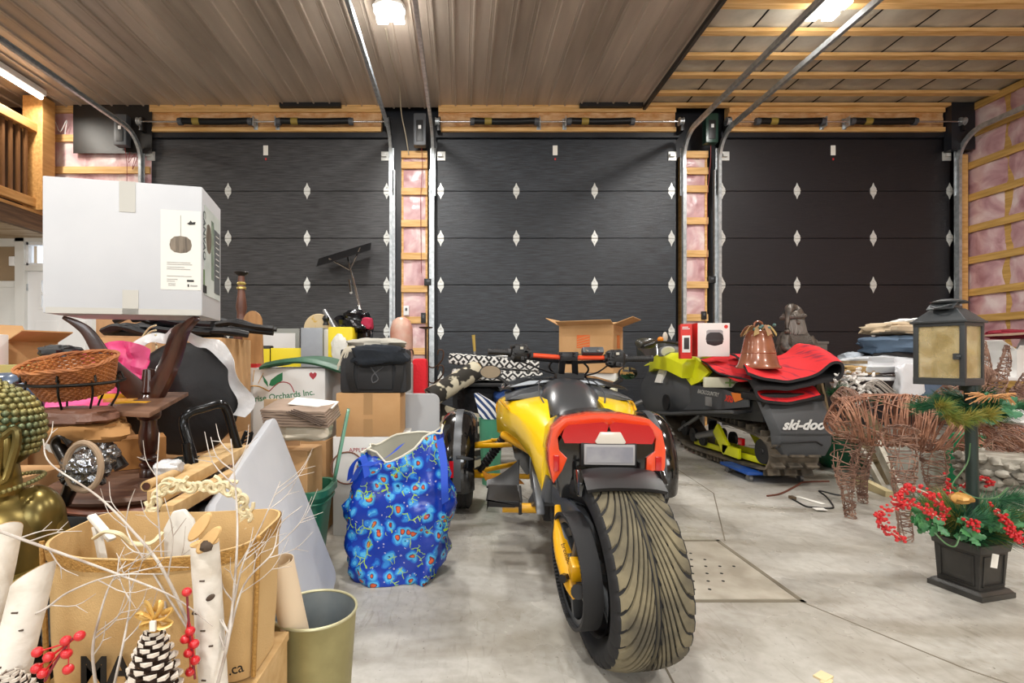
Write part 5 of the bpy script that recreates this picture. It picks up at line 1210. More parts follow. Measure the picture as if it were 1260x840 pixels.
# frosted wreath on the ladder top
random.seed(5)
fw = thing('flower_spray', 'white frosted flower spray with grey twigs on the ladder top', 'flower spray', at(1055, 490, 3.9))
q = MB()
for px, py in ((1030, 470), (1038, 464), (1046, 472), (1055, 466), (1062, 458), (1058, 478), (1050, 486), (1066, 484), (1044, 480), (1034, 478), (1060, 492), (1052, 494)):
    for k in range(9): q.ball(at(px, py, 3.9)+V([random.gauss(0, .026) for _ in range(3)]), (.024, .012, .010), 7, amp=.5, freq=3, seed=k, T=rot(random.uniform(-60, 60), random.uniform(-60, 60), random.uniform(0, 180)))
q.build('white_petals', mat('petal_white', 'dcd8d2', .7), fw)['kind'] = 'stuff'
q = MB()
for k in range(16):
    a = random.uniform(-.2, .9); c0 = at(1055, 480, 3.88); L = random.uniform(.12, .28); q.tube(spline([c0, c0+V((L*.5, -.02, L*.3*a+.03)), c0+V((L, -.03, -L*.3+.1*a))], 4), .004, 4)
q.build('twigs', mat('twig_grey', 'a9a199', .7), fw)['kind'] = 'stuff'
q = MB(); [needles(q, at(px, py, 3.92), (random.uniform(-1, 1), -.5, random.uniform(-.5, .5)), .10, 60, r=.002) for px, py in ((1028, 480), (1060, 496), (1075, 492), (1040, 488), (1022, 485))]; q.build('leaves', GRNP, fw, smooth=False)['kind'] = 'stuff'
# folding table with bags and folded linens
tb = thing('folding_table', 'white folding table behind the deer piled with bags and linens', 'table', (5.0, 5.5, 0))
zt = .80
MB().bx((3.95, 5.15, zt-.035), (6.3, 5.95, zt)).build('tabletop', WHITE, tb, bev=.01)
for x, y in ((4.05, 5.25), (4.75, 5.25), (6.2, 5.25), (4.05, 5.85), (4.75, 5.85), (6.2, 5.85)): MB().cyl((x, y, 0), (x, y, zt-.035), .016, 10).build('leg', ALU, tb)
q = MB(); q.tube([(4.75, 5.25, .5), (5.1, 5.3, zt-.04)], .012, 8); q.tube([(4.75, 5.25, .1), (4.75, 5.85, .1)], .012, 8); q.build('brace', ALU, tb)
def lump(name, label, cat, px, py, Y, rx, ry, rz_, m, seed=0, amp=.25, freq=1.6, sq=.6, n=26, z0=None, rot_=None, grp=None):
    "crumpled soft thing: c = pixel of its centre at depth Y"
    c = at(px, py, Y); q = MB(); q.ball(c, (rx, ry, rz_), n, amp=amp, freq=freq, seed=seed, sq=sq, T=rot_)
    if z0 is not None:
        q.v = [V((p.x, p.y, max(p.z, z0))) for p in q.v]
    o = q.build(name, m); return tag(o, label, cat, grp)
lump('bedding', 'folded beige bedding layers topmost on the linen pile', 'bedding', 1112, 405, 5.5, .36, .25, .07, mat('beige_cloth', 'cdbba0', .9, col2='b6a184', nscale=6, bump=.2, bscale=8), 1)
lump('pillow', 'white pillow lying on the beige bedding by the lantern', 'pillow', 1128, 398, 5.42, .22, .2, .05, mat('white_cloth', 'dcdcda', .9, bump=.2, bscale=8), 3)
lump('jeans', 'folded slate blue denim in the middle of the linen pile', 'clothing', 1108, 425, 5.45, .38, .22, .10, mat('denim', '4e6176', .9, bump=.3, bscale=10), 4)
lump('bag', 'black bag wedged between the denim and white plastic sack', 'bag', 1105, 437, 5.5, .40, .25, .07, BLK, 6)
lump('plastic_sack', 'white plastic sack on the folding table edge', 'bag', 1095, 448, 5.35, .42, .2, .09, mat('sack_white', 'cfd2d6', .4, bump=.5, bscale=9), 7)
lump('paper_bag', 'tan paper bag flattened on the left end of the folding table', 'bag', 1058, 455, 5.3, .20, .12, .045, mat('kraft', 'a98a58', .8, bump=.2), 8, z0=.80)
lump('plastic_sack', 'white plastic sack drooping off the folding table front', 'bag', 1118, 470, 5.08, .13, .06, .17, mat('sack_white2', 'd9dade', .4, bump=.5, bscale=9), 9)
lump('garment_bag', 'blue grey garment hanging under the lantern from the folding table', 'clothing', 1150, 478, 5.1, .16, .06, .2, mat('slate_cloth', '55657c', .8, bump=.3), 12)
lump('plastic_bag', 'clear plastic bag on a tan parcel right of the santa lantern', 'bag', 1052, 441, 5.6, .15, .1, .07, mat('clearish', 'aeb6bf', .25, bump=.6, bscale=9), 10, z0=.80)
t, M = carton('carton', 'flat white carton with open lid on the table behind the right deer', 'box', (6.05, 5.5, .80), (.5, .4, .28), 5, BW, flaps=[('l', 150, .2), ('f', 120, .05), ('r', 120, .3)])
lump('garment', 'dark red garment lying in front of the pink wall', 'clothing', 1247, 411, 5.6, .25, .15, .05, mat('maroon', '8a1f30', .8), 15)
q = MB(); q.box((6.0, 5.4, 1.26), (.55, .3, .02), ry=-4); tag(q.build('lid', mat('tray', 'a98f7c', .6), None, bev=.004), 'flat tan lid tilted on top of the white carton', 'lid')
# white painted frames / drawer leaning behind the deer
WD = mat('chipped_white', 'c9c5ba', .7, col2='a39a86', nscale=9)
fr_ = thing('picket_section', 'chipped white wooden picket section leaning behind the deer belly', 'fence piece', at(1082, 600, 3.9))
a, b, c, d_ = at(1072, 548, 4.1), at(1108, 614, 3.55), at(1054, 600, 3.9), at(1062, 560, 4.2)
MB().beam(at(1078, 545, 4.0), at(1110, 612, 3.6), .03, .09).build('board', WD, fr_, smooth=False)
MB().beam(at(1060, 552, 4.1), at(1092, 610, 3.75), .03, .05).build('board', WD, fr_, smooth=False)
MB().beam(at(1052, 590, 4.0), at(1094, 612, 3.62), .05, .09).build('board', mat('cream_board', 'c8b98e', .7), fr_, smooth=False)
t, M = carton('storage_tub', 'light grey plastic tub sitting on the floor behind the deer', 'tub', (3.62, 4.02, 0), (.36, .3, .28), 20, mat('grey_tub', 'b4b4ac', .5), flaps=[], th=.02)
# white textured stone-like lamp base and white bag
ST = mat('stone_white', 'a9a498', .8, col2='7d776b', nscale=12)
q = MB(); random.seed(2)
c0 = at(1238, 610, 3.0)
for j in range(8):
    for i in range(18):
        a = 2*pi*i/18+(j % 2)*.17; r_ = .19+.015*sin(j*1.3); q.ball((c0.x+r_*cos(a)+random.uniform(-.01, .01), c0.y+r_*sin(a), .03+j*.052+random.uniform(-.012, .012)), (random.uniform(.025, .042), .036, random.uniform(.018, .03)), 9, amp=.5, seed=i+j*7)
q.lathe([(.18, 0), (.18, .42), (0, .42)], (c0.x, c0.y, 0), 18)
tag(q.build('stone_urn', ST), 'whitish pebble textured urn below the right deer', 'urn')
lump('white_sack', 'white cloth sack on the floor at the right edge', 'bag', 1262, 655, 2.7, .09, .08, .10, mat('sack_cloth', 'cfccc6', .9, bump=.3), 20, z0=0)
t, M = carton('green_box', 'bright green plastic box behind the lantern pole', 'box', (3.72, 3.70, 0), (.14, .2, .44), 10, mat('bright_green', '1f8a5c', .4))
lump('white_cloth', 'white cloth bundle lying over the right deer back', 'cloth', 1250, 512, 3.25, .12, .09, .05, mat('white_cloth', 'dcdcda', .9), 22)
# ================= left heap =================
# ---- upside-down pedestal table carrying the white box ----
MAH = mat('mahogany', '4a2216', .28, col2='2c130d', nscale=6, nstretch=(4, 4, 1), coat=.4)
TOPW = mat('worn_tabletop', '7d5c47', .55, col2='55392b', nscale=5, nstretch=(1, 5, 5))
tcx, tcy = -1.055, 1.70
pt = thing('pedestal_table', 'upside-down mahogany pedestal table with three curved legs in the air', 'table', (tcx, tcy, .54))
def legsh(foot, nm='leg'):
    f = V(foot); h = V((tcx, tcy, .885)); d = (f-h); d.z = 0; L = d.length; d.normalize(); s = V((-d.y, d.x, 0))
    P = spline([(0.012, -.02, .055), (.05, .02, .055), (.11*L/.2, .10, .040), (.155*L/.2, .19, .028), (.185*L/.2, .222, .02), (L+.02, .243, .009)], 5)
    q = MB(); rings = []
    for i, p in enumerate(P):
        t = (P[min(i+1, len(P)-1)]-P[max(i-1, 0)]); t = V((t.x, t.y)).normalized(); n_ = V((-t.y, t.x)); w_ = p.z
        c = h+d*p.x+V((0, 0, p.y)); n3 = d*n_.x+V((0, 0, n_.y))
        rings.append([c+n3*w_*.62+s*.012, c+n3*w_*.62-s*.012, c-n3*w_*.62-s*.012, c-n3*w_*.62+s*.012])
    q.loft(rings); q.build(nm, MAH, pt, bev=.003)
legsh((-1.24, 1.60, 1.12)); legsh((-.865, 1.62, 1.12)); legsh((-1.06, 1.90, 1.12))
q = MB(); q.lathe([(.0, .965), (.022, .96), (.026, .93), (.03, .90), (.034, .885), (.024, .878), (.032, .868), (.035, .86), (.022, .852), (.036, .84), (.046, .825), (.045, .805), (.04, .795), (.03, .79),
                   (.03, .775), (.036, .75), (.038, .72), (.032, .69), (.024, .675), (.034, .668), (.036, .66), (.024, .652), (.036, .645), (.036, .637), (.028, .63), (.034, .62), (.034, .600)][::-1], (tcx, tcy, 0), 24, sx=.82, sy=.82); q.build('column', MAH, pt)
shp = [at(124, 505, 1.45), at(184, 508, 1.45), at(232, 482, 1.80), at(150, 482, 1.95)]; dz_ = V((0, 0, -.014))
q = MB(); q.add(shp+[p+dz_ for p in shp], [(0, 1, 2, 3), (7, 6, 5, 4), (0, 4, 5, 1), (1, 5, 6, 2), (2, 6, 7, 3), (3, 7, 4, 0)]); q.build('shelf', TOPW, pt, bev=.003)
q = MB(); q.lathe([(.20, .572), (.265, .576), (.275, .588), (.268, .598), (0, .600)], (tcx, tcy, 0), 40, sy=1.02, caps=True); q.build('tabletop', TOPW, pt)
q = MB(); q.lathe([(.2, .542), (.25, .545), (.258, .554), (.25, .565), (0, .567)], (tcx+.01, tcy-.01, 0), 40); q.build('lower_leaf', mat('leaf_edge', '8a5038', .45), pt)
# ---- large white carton ----
WB = mat('carton_white', 'c3c5c9', .6, col2='b9bcc1', nscale=3)
GT = mat('grey_tape', 'b9b8b2', .35); PB = mat('print_panel', 'd9d8d2', .6); PK = mat('print_black', '1a1a1a', .6); PG = mat('print_faint', '9b9b98', .6)
t, M = carton('white_carton', 'big white carton printed with a round pendant lamp, balanced on the table legs', 'box', (-1.067, 1.675, 1.134), (.437, .25, .41), 13.2, WB)
yf = -.1255
def pr(x0, z0, x1, z1, m, nm='print', y=yf, d=.001):
    q = MB(M); q.bx((x0, y-d, z0), (x1, y, z1)); return q.build(nm, m, t, smooth=False)
pr(-.015, .315, .03, .41, GT, 'tape'); pr(-.006, .0, .038, .075, GT, 'tape'); pr(-.21, .0, .215, .018, GT, 'tape')
pr(.10, .08, .215, .33, PB, 'print_panel', d=.0006)
LMP = mat('print_lamp', '85796a', .6, col2='4f463c', nscale=30, nstretch=(3, 1, .3))
q = MB(M); q.lathe([(0, 0), (.018, .003), (.029, .012), (.032, .026), (.029, .042), (.018, .052), (0, .055)], (.157, yf-.0008, .195), 24, sy=.03); q.build('lamp_picture', LMP, t)
pr(.1563, .25, .1577, .315, PG, y=yf-.0006); q = MB(M); q.prism([(.175, .29), (.182, .286), (.198, .288), (.2, .296), (.19, .294), (.186, .300), (.181, .293)], basis((0, yf-.0006, 0), (1, 0, 0), (0, 0, 1)), .0012); q.build('bird_mark', PK, t, smooth=False)
for z, a, b in ((.165, .118, .185), (.159, .118, .19), (.150, .118, .168), (.144, .118, .185), (.122, .118, .188), (.112, .118, .148), (.106, .118, .14), (.093, .122, .142), (.098, .122, .142)): pr(a, z, b, z+.0016, PG, 'print_line', y=yf-.0006)
pr(.175, .106, .195, .112, PK, y=yf-.0006); pr(.177, .090, .181, .098, PK, y=yf-.0006); pr(.185, .092, .205, .096, PG, 'print_line', y=yf-.0006)
xs = .2195
def ps(y0, z0, y1, z1, m, nm='print', d=.001):
    q = MB(M); q.bx((xs-.001, y0, z0), (xs+d, y1, z1)); return q.build(nm, m, t, smooth=False)
ps(-.10, .07, .105, .36, mat('photo_pale', 'b4bfbc', .5, col2='cdd6d2', nscale=9), 'photo_print')
ps(.02, .09, .10, .31, mat('photo_dark', '565d60', .5), d=.0016); ps(-.02, .13, .015, .33, mat('photo_green', '53645a', .5, col2='8ea08e', nscale=20), d=.0016)
q = MB(M); q.lathe([(0, 0), (.03, .02), (.04, .06), (.03, .10), (0, .12)], (xs, -.05, .20), 18, sx=.06); q.build('lamp_picture', LMP, t)
ps(-.11, .08, -.095, .15, mat('photo_leaf', '5c7a4a', .5)); ps(-.115, .075, -.08, .10, PK, d=.0018)
for k in range(8): ps(.04, .15+.02*k, .085, .153+.02*k, BW, 'print_line', d=.0022)
text('CANVAO', .038, M @ basis((xs+.001, -.105, .26), (0, 0, -1), (0, 1, 0)), mat('print_greygreen', '3f4a4a', .6), t)
# ---- black tote below ----
t = thing('storage_tote', 'black plastic tote carrying the upside-down table', 'tote', (-1.06, 1.72, 0))
MB().loft([[(-1.06+a*w, 1.72+b*w*.85, z) for a, b in ((-1, -1), (1, -1), (1, 1), (-1, 1))] for z, w in ((0, .24), (.49, .28))]).build('body', BLK, t, bev=.01)
MB().box((-1.06, 1.72, .515), (.60, .51, .05)).build('lid', BLK, t, bev=.01)
# yellow boxes on the shelf
YB = mat('yellow_box', 'e0a820', .5)
for i, (px, py, Y, l, rz, m, lb) in enumerate(((164, 497, 1.60, .10, -2, YB, 'yellow pencil packet at the front edge of the small shelf'), (152, 487, 1.70, .14, 20, YB, 'yellow cardboard sleeve lying behind the yellow pencil packet'))):
    p = at(px, py, Y); q = MB(); q.box((p.x, Y, p.z), (l, .03, .016), rz=rz); q.box((p.x+.001, Y, p.z+.0085), (l*.9, .004, .001), rz=rz); tag(q.build('packet', m, None, bev=.002), lb, 'packet')
q = MB().box(at(150, 492, 1.66), (.09, .05, .010), rz=10); tag(q.build('booklet', mat('red_print', 'b8452c', .6, col2='d8a24a', nscale=30), None, bev=.001), 'small red and orange booklet under the yellow sleeve on the shelf', 'booklet')
# ornate box
ob = thing('trinket_box', 'black and silver patterned rectangular box on the round tabletop', 'box', (-.91, 1.72, .60))
BWP = mat('black_silver', '1e1e1c', .4, col2='b5b1a2', nscale=26, pos=(.5, .56))
MB().box((-.91, 1.74, .622), (.17, .12, .042), rz=8).build('body', BWP, ob, bev=.003); MB().box((-.91, 1.74, .646), (.178, .128, .008), rz=8).build('lid', mat('lid_mirror', '4f5650', .2, .4), ob, bev=.002)
# clear wrapped black round cushion
FILM = mat('clear_film', 'e9ebee', .18, trans=.75, bump=.6, bscale=11)
cu = thing('wrapped_cushion', 'large round black cushion wrapped in clear plastic behind the upside-down table', 'cushion', (-1.14, 2.2, .55))
q = MB(); q.ball((-1.22, 2.2, .82), (.25, .055, .245), 36, amp=.05, freq=1.5); q.build('cushion', mat('black_cloth', '17171a', .55, bump=.5, bscale=7), cu)
q = MB(); q.grid(lambda u, v: (-1.235+(.258+.055*v+.015*sin(u*23))*cos(R(-15+150*u)), 2.17+.05*sin(u*17)*v, .82+(.255+.045*v+.012*sin(u*31))*sin(R(-15+150*u))), 40, 6, thick=.002); q.build('plastic_edge', mat('film_white', 'dfe1e4', .25, alpha=.75, bump=.6, bscale=14), cu)
carton('cardboard_box', 'plain box hidden under the plastic wrapped black cushion', 'box', (-1.22, 2.21, 0), (.5, .34, .55), 0, CARD)
# two stacked tall brown cartons with black garment
CT = mat('box_tape', 'a88358', .4)
carton('cardboard_box', 'large brown carton on the floor under the one with black clothes on it', 'box', (-1.51, 2.68, 0), (.62, .40, .60), 3, CARD, tape=CT)
t, M = carton('cardboard_box', 'large brown carton topmost of its stack with black clothes piled on it', 'box', (-1.51, 2.68, .60), (.62, .40, .50), 3, CARD, tape=CT)
BC = mat('black_garment', '15171b', .5, bump=.6, bscale=9)
q = MB()
random.seed(4)
for k in range(26):
    x0 = -1.78+random.uniform(0, .5); y0 = 2.48+random.uniform(0, .35); z0 = 1.12+random.uniform(0, .07)
    q.tube(spline([(x0, y0, z0), (x0+.09, y0-.02, z0+.03*random.random()), (x0+.2, y0+random.uniform(-.04, .04), z0-.01), (x0+.3, y0, z0-.02)], 4), .022, 6, flat=.7)
q.tube(spline([(-1.80, 2.54, 1.13), (-1.5, 2.52, 1.125), (-1.22, 2.54, 1.135), (-1.10, 2.6, 1.12)], 5), .018, 8)
tag(q.build('garment', BC), 'crumpled black garment piled on the tall brown carton', 'clothing')
# ---- bronze sitting buddha ----
BRZ = mat('aged_brass', '8f7a3e', .28, .75, col2='5b5230', nscale=6); BRZC = mat('curl_brass', '9a8c54', .35, .6, col2='5d6a50', nscale=14)
bx_, by_ = -1.055, 1.12
BM = Matrix.Translation((bx_, by_, 0)) @ Matrix.Rotation(R(43), 4, 'Z') @ Matrix.Scale(.93, 4) @ Matrix.Translation((-bx_, -by_, .03))
bu = thing('buddha_statue', 'brass buddha statue with knobbed hair cut off by the left picture edge', 'statue', (bx_, by_, .45))
HC = V((bx_+.01, by_, .80)); BH = BM @ Matrix.Translation(HC+V((.0, 0, .075))) @ Matrix.Scale(.82, 4) @ Matrix.Translation(-HC)
q = MB(BH); HC = V((bx_+.01, by_, .80))
q.ball(HC, (.118, .105, .125), 28); q.ball(HC+V((-.045, 0, -.055)), (.085, .08, .10), 20); q.ball(HC+V((-.125, 0, -.05)), (.022, .02, .035), 10); q.ball(HC+V((-.105, 0, -.105)), (.02, .03, .012), 10); q.ball(HC+V((-.07, 0, -.135)), (.045, .04, .03), 10)
for dy in (-1, 1): q.ball(HC+V((-.105, dy*.04, -.03)), (.014, .022, .010), 8)
q.tube([HC+V((.0, 0, -.10)), HC+V((0, 0, -.22))], [.06, .075], 18); q.build('head', BRZ, bu)
cb = MB(BH); n_ = 0
for i in range(17):
    th = pi*.06+i*pi*.052; m_ = max(1, int(2*pi*sin(th)*.118/.0205))
    for j in range(m_):
        ph = 2*pi*(j+.5*(i % 2))/m_; d = V((sin(th)*cos(ph), sin(th)*sin(ph), cos(th)))
        if d.x < -.30-.15*d.z and d.z < .55: continue
        if d.z < -.10 and d.x < .28: continue
        if d.z < -.62: continue
        cb.ball(HC+V((d.x*.119, d.y*.106, d.z*.126)), .0105, 8)
q = cb
for i in range(3):
    for j in range(8-2*i): a = 2*pi*j/(8-2*i)+i; q.ball(HC+V((.04*cos(a)*(1-i*.35), .04*sin(a)*(1-i*.35), .120+.010*i)), .0105, 7)
q.build('hair_curls', BRZC, bu)['kind'] = 'stuff'
q = MB(BH); q.tube(spline([HC+V((.015, -.10, -.02)), HC+V((.045, -.108, .005)), HC+V((.05, -.112, -.03)), HC+V((.04, -.11, -.08)), HC+V((.025, -.11, -.135)), HC+V((.008, -.108, -.12)), HC+V((.012, -.106, -.06)), HC+V((.015, -.10, -.02))], 4), .0115, 8); q.ball(HC+V((.028, -.10, -.06)), (.018, .012, .06), 12); q.build('ear', BRZ, bu)
q = MB(BM); q.ball((bx_-.03, by_, .55), (.17, .12, .19), 28, sq=.85); q.ball((bx_+.085, by_-.02, .64), (.065, .07, .09), 20); q.tube(spline([(bx_+.105, by_-.03, .65), (bx_+.12, by_-.06, .53), (bx_+.02, by_-.13, .50)], 6), .042, 14); q.build('torso', BRZ, bu)
q = MB(BM)
for k in range(40):
    a = pi*(k/39)*1.3-1.9; q.ball((bx_+.01+.095*cos(a), by_+.09*sin(a)-.01, .735+.02*cos(a)), .0058, 6)
q.build('bead_necklace', BRZC, bu)['kind'] = 'stuff'
t = thing('storage_tote', 'dark plastic tote under the brass buddha', 'tote', (-1.06, 1.15, 0))
MB().bx((-1.33, .99, 0), (-.85, 1.34, .40)).build('body', BLK, t, bev=.01); MB().bx((-1.35, .97, .40), (-.84, 1.36, .45)).build('lid', BLK, t, bev=.01)
lump('garbage_bag', 'shiny black plastic bag between the birch logs and jute bag', 'bag', 72, 735, 1.0, .03, .03, .09, mat('bin_bag', '0d1016', .15, bump=.6, bscale=9), 33)
# ---- wire stand with wicker basket ----
WIC = mat('wicker_tan', 'b06f3a', .55, col2='8a4e22', nscale=24)
kc = at(88, 480, 1.42); kx, ky = kc.x, 1.42
MK = Matrix.Translation((kx+.012, ky+.01, .900)) @ rot(20, -4, 0) @ Matrix.Diagonal((1.0, .92, .95, 1))
bk = thing('wicker_basket', 'tan wicker basket tilted in the black wire stand', 'basket', (kx, ky, .865))
def boval(z, k=1.0, n=64): w_ = .088+.032*z/.09; return [(w_*k*math.copysign(abs(cos(a))**.85, cos(a)), w_*.72*k*math.copysign(abs(sin(a))**.85, sin(a)), z) for a in [2*pi*i/n for i in range(n)]]
for j in range(15):
    z = .003+.0062*j; q = MB(MK); rg = boval(z); pts = []
    for i, p in enumerate(rg):
        s = .0028*cos(pi*i/1+(j % 2)*pi) if 1 else 0; w_ = V(p); l = V((w_.x, w_.y, 0)).normalized(); pts.append(w_+l*s)
    q.tube(pts, .0033, 5, closed=True); q.build('weave_strand', WIC, bk)
for i in range(0, 64, 2):
    if i == 0:
        pass
q = MB(MK)
for i in range(0, 64, 2):
    a, b = V(boval(0)[i]), V(boval(.10)[i]); q.tube([a, b], .0028, 5)
q.build('stakes', WIC, bk)['kind'] = 'stuff'
q = MB(MK)
for ph in (0, pi/2, pi):
    q.tube([V(p)+V((.004*cos(i*.9+ph), .004*cos(i*.9+ph), .004*sin(i*.9+ph))) for i, p in enumerate(boval(.100))], .0038, 5, closed=True)
q.build('braided_rim', WIC, bk)
q = MB(MK); q.prism([(x, y) for x, y, z in boval(.0)], Matrix.Translation((0, 0, .0)), .004); q.build('base', WIC, bk)
WIR = mat('black_wire', '17140f', .4, .5)
ws = thing('wire_stand', 'black wire basket stand with an open oval ring, beneath the wicker basket', 'stand', (kx, ky, .80))
rg = [V((kx+.135*cos(a)+.0, ky+.10*sin(a), .935+.01*sin(a))) for a in [2*pi*i/40 for i in range(40)]]
q = MB(); q.tube(rg, .0045, 8, closed=True); q.build('ring', WIR, ws)
q = MB(); rg2 = [V((kx+.09*cos(a), ky+.065*sin(a), .855)) for a in [2*pi*i/32 for i in range(32)]]; q.tube(rg2, .003, 6, closed=True)
for i in range(0, 32, 4): q.tube([rg2[i], V((kx, ky, .852))], .0025, 5)
q.build('lower_ring', WIR, ws)
for a in (20, 75, 125, 165, 235, 285, 325):
    x, y = cos(R(a)), sin(R(a)); q = MB(); q.tube(spline([(kx+.135*x, ky+.10*y, .935), (kx+.125*x, ky+.092*y, .96), (kx+.115*x, ky+.088*y, .945), (kx+.118*x, ky+.088*y, .90), (kx+.10*x, ky+.07*y, .855), (kx+.11*x, ky+.085*y, .80)], 5), .003, 6); q.build('leg_wire', WIR, ws)
t, M = carton('cardboard_box', 'open brown box under the wire basket stand with a leather pouch in it', 'box', (-1.13, 1.47+.0, 0), (.02, .02, .02), 0, CARD) if 0 else (None, None)
# support pile under the wire stand: brown box on a tall box
carton('cardboard_box', 'tall brown box behind the buddha under the leather pouch', 'box', (-1.52, 1.62, 0), (.26, .34, .62), 0, CARD)
lump('leather_pouch', 'flat brown leather pouch under the wire stand', 'pouch', 92, 512, 1.40, .10, .07, .025, mat('brown_leather', '6d4a3a', .45, bump=.2), 41)
lump('brown_parcel', 'tan paper parcel under the leather pouch', 'parcel', 100, 530, 1.42, .12, .08, .03, mat('kraft_tan', 'a67a48', .8), 43)
# dark scroll legs, foil ball, white cloth
DKW = mat('dark_carving', '17120f', .3, coat=.3)
def scroll(name, label, P, r):
    q = MB(); q.tube(spline(P, 6), r, 12, flat=.6); return tag(q.build(name, DKW), label, 'carving')
scroll('carved_leg', 'black carved scroll leg standing left of the table column', [at(112, 528, 1.45), at(118, 516, 1.45), at(130, 513, 1.45), at(137, 520, 1.45), at(131, 530, 1.45), at(126, 548, 1.45), at(140, 562, 1.45), at(150, 575, 1.45)], .026)
scroll('carved_leg', 'dark grey curved leg beside the shoulder of the buddha', [at(78, 620, 1.36), at(88, 595, 1.36), at(84, 570, 1.36), at(72, 545, 1.36), at(82, 535, 1.36), at(92, 545, 1.36)], .024)
scroll('carved_leg', 'black curved leg stub under the silver foil ball', [at(82, 592, 1.33), at(92, 585, 1.33), at(100, 592, 1.33), at(96, 602, 1.33)], .02)
FOIL = mat('silver_foil', 'c9ccd0', .18, .9, col2='5a5d62', nscale=16, bump=1, bscale=22)
q = MB(); q.ball(at(106, 577, 1.34), (.055, .045, .05), 30, amp=.3, freq=3); q.ball(at(126, 560, 1.40), (.04, .035, .045), 26, amp=.3, freq=3, seed=4)
q.tube([at(110, 572, 1.33)+V((.045*cos(a), -.02, .062*sin(a))) for a in [2*pi*i/24 for i in range(24)]], .008, 8, closed=True, mi=1)
tag(q.build('foil_ball', [FOIL, mat('rope_tan', 'a08a72', .9)]), 'crumpled silver foil ball with a tan rope ring, beside the buddha', 'ornament')
lump('white_cloth', 'white and grey cloth strip behind the silver foil ball', 'cloth', 98, 545, 1.48, .075, .05, .035, mat('white_cloth', 'dcdcda', .9), 51)
q = MB(); q.box(at(70, 528, 1.46), (.05, .04, .03)); tag(q.build('plastic_disc', mat('cap_blue', '2352a0', .4), None, bev=.008), 'small blue plastic piece between buddha hair and white cloth', 'plastic piece')
t, M = carton('cardboard_box', 'small brown box behind the black scroll leg on the tabletop', 'box', (-1.20, 1.86, .60), (.18, .12, .11), 35, mat('card_brown', 'a8753f', .8))
# ---- top left: pink bag, divided carton, white carton, blue tray ----
PINKF = mat('hot_pink', 'd61f66', .5, col2='e85a94', nscale=5, bump=.4, bscale=6)
carton('cardboard_box', 'big brown box at the left under the pink sheet', 'box', (-1.98, 2.28, 0), (1.0, .6, .80), 0, CARD)
q = MB(); q.grid(lambda u, v: (-2.45+1.15*u, 1.97+.40*v, .83+.10*v+.05*max(0, sin(u*7+v*3))*v+.03*noise.noise(V((u*7, v*7, 2)))-.04*(1-v)*u), 36, 18, thick=.004); tag(q.build('pink_sheet', PINKF), 'hot pink plastic sheet draped behind the wicker basket', 'sheet')
q = MB(); pk = [at(100, 440, 1.98), at(135, 415, 2.1), at(185, 430, 2.1), at(196, 470, 2.0), at(178, 492, 1.98), at(120, 480, 1.98)]
q.grid(lambda u, v: ((pk[0]*(1-u)+pk[2]*u)*(1-v)+(pk[5]*(1-u)+pk[4]*u)*v+V((0, 0, .05*sin(pi*u)*(1-v)))+V((0, .03*noise.noise(V((u*6, v*6, 9))), 0))), 24, 16, thick=.004); tag(q.build('pink_bag', PINKF), 'hot pink bag peeking out right of the wicker basket', 'bag')
c0 = at(28, 415, 2.45)
t, M = carton('divided_box', 'open brown bottle carton with cardboard dividers at the left edge', 'box', (-2.30, 2.62, .86), (.26, .22, .22), -24, CARD, flaps=[('l', 130, .12), ('r', 160, .14), ('f', 110, .03)])
for k in range(3):
    MB(M).bx((-.12, -.06+.06*k, .02), (.12, -.055+.06*k, .20)).build('divider', CARD, t, smooth=False); MB(M).bx((-.07+.07*k, -.10, .02), (-.065+.07*k, .10, .20)).build('divider', CARD, t, smooth=False)
t, M = carton('white_box', 'white carton with grey floral print at the far left edge', 'box', (-2.28, 2.33, .83), (.25, .12, .28), 14, BW)
q = MB(M); q.lathe([(0, 0), (.02, .005), (.028, .02), (.02, .035), (0, .04)], (.05, -.0605, .13), 12, sy=.03); q.lathe([(0, 0), (.012, .003), (0, .02)], (.08, -.0605, .15), 8, sy=.03); q.build('print', mat('print_grey2', '6d7276', .6), t)
t, M = carton('green_carton', 'olive topped tan carton between the white carton and pink sheet', 'box', (-1.93, 2.16, .80), (.24, .16, .17), 22, mat('olive_card', 'a9975a', .7, col2='93a05c', nscale=4))
q = MB(); q.ball(at(15, 488, 1.75), (.09, .07, .085), 24, sq=.7); q.ball(at(24, 482, 1.72), (.075, .06, .07), 20)
tag(q.build('blue_case', mat('blue_grey_plastic', '4d5f78', .3, coat=.4)), 'rounded blue grey plastic case above the buddha head', 'case')
carton('cardboard_box', 'low brown box left of the wire stand under the blue grey case', 'box', (-1.80, 1.78, 0), (.28, .3, .78), 0, CARD) 
lump('black_hat', 'black hat lying on the pink sheet behind the basket rim', 'hat', 75, 433, 2.15, .07, .05, .03, BLK, 61)
t, M = carton('wooden_cabinet', 'tan wood panel cabinet behind the table legs', 'cabinet', (-2.95, 4.6, 0), (.56, .3, 1.36), 0, mat('plywood', 'b98f68', .6, col2='a87d57', nscale=4, nstretch=(5, 1, 1)))
MB(M).bx((-.05, -.156, 1.22), (.03, -.15, 1.28)).build('notice', LABELP, t, smooth=False)
q = MB(); q.bx((-2.62, 4.55, 0), (-2.30, 4.62, 1.36)); tag(q.build('dark_mirror', mat('dark_glass', '15171b', .1, coat=.5), None, bev=.004), 'tall dark framed mirror right of the tan cabinet', 'mirror')
q = MB(); 
for k in range(6): q.tube(spline([at(150+k*4, 448-k*2, 2.2), at(168+k*3, 425-k*3, 2.25), at(182+k*2, 405+k*4, 2.25), at(192, 400+k*6, 2.2)], 4), .004, 5)
tag(q.build('dried_twigs', mat('twig_cream', 'cdbf98', .7), None), 'cream dried curly twigs seen between the table legs', 'twigs')
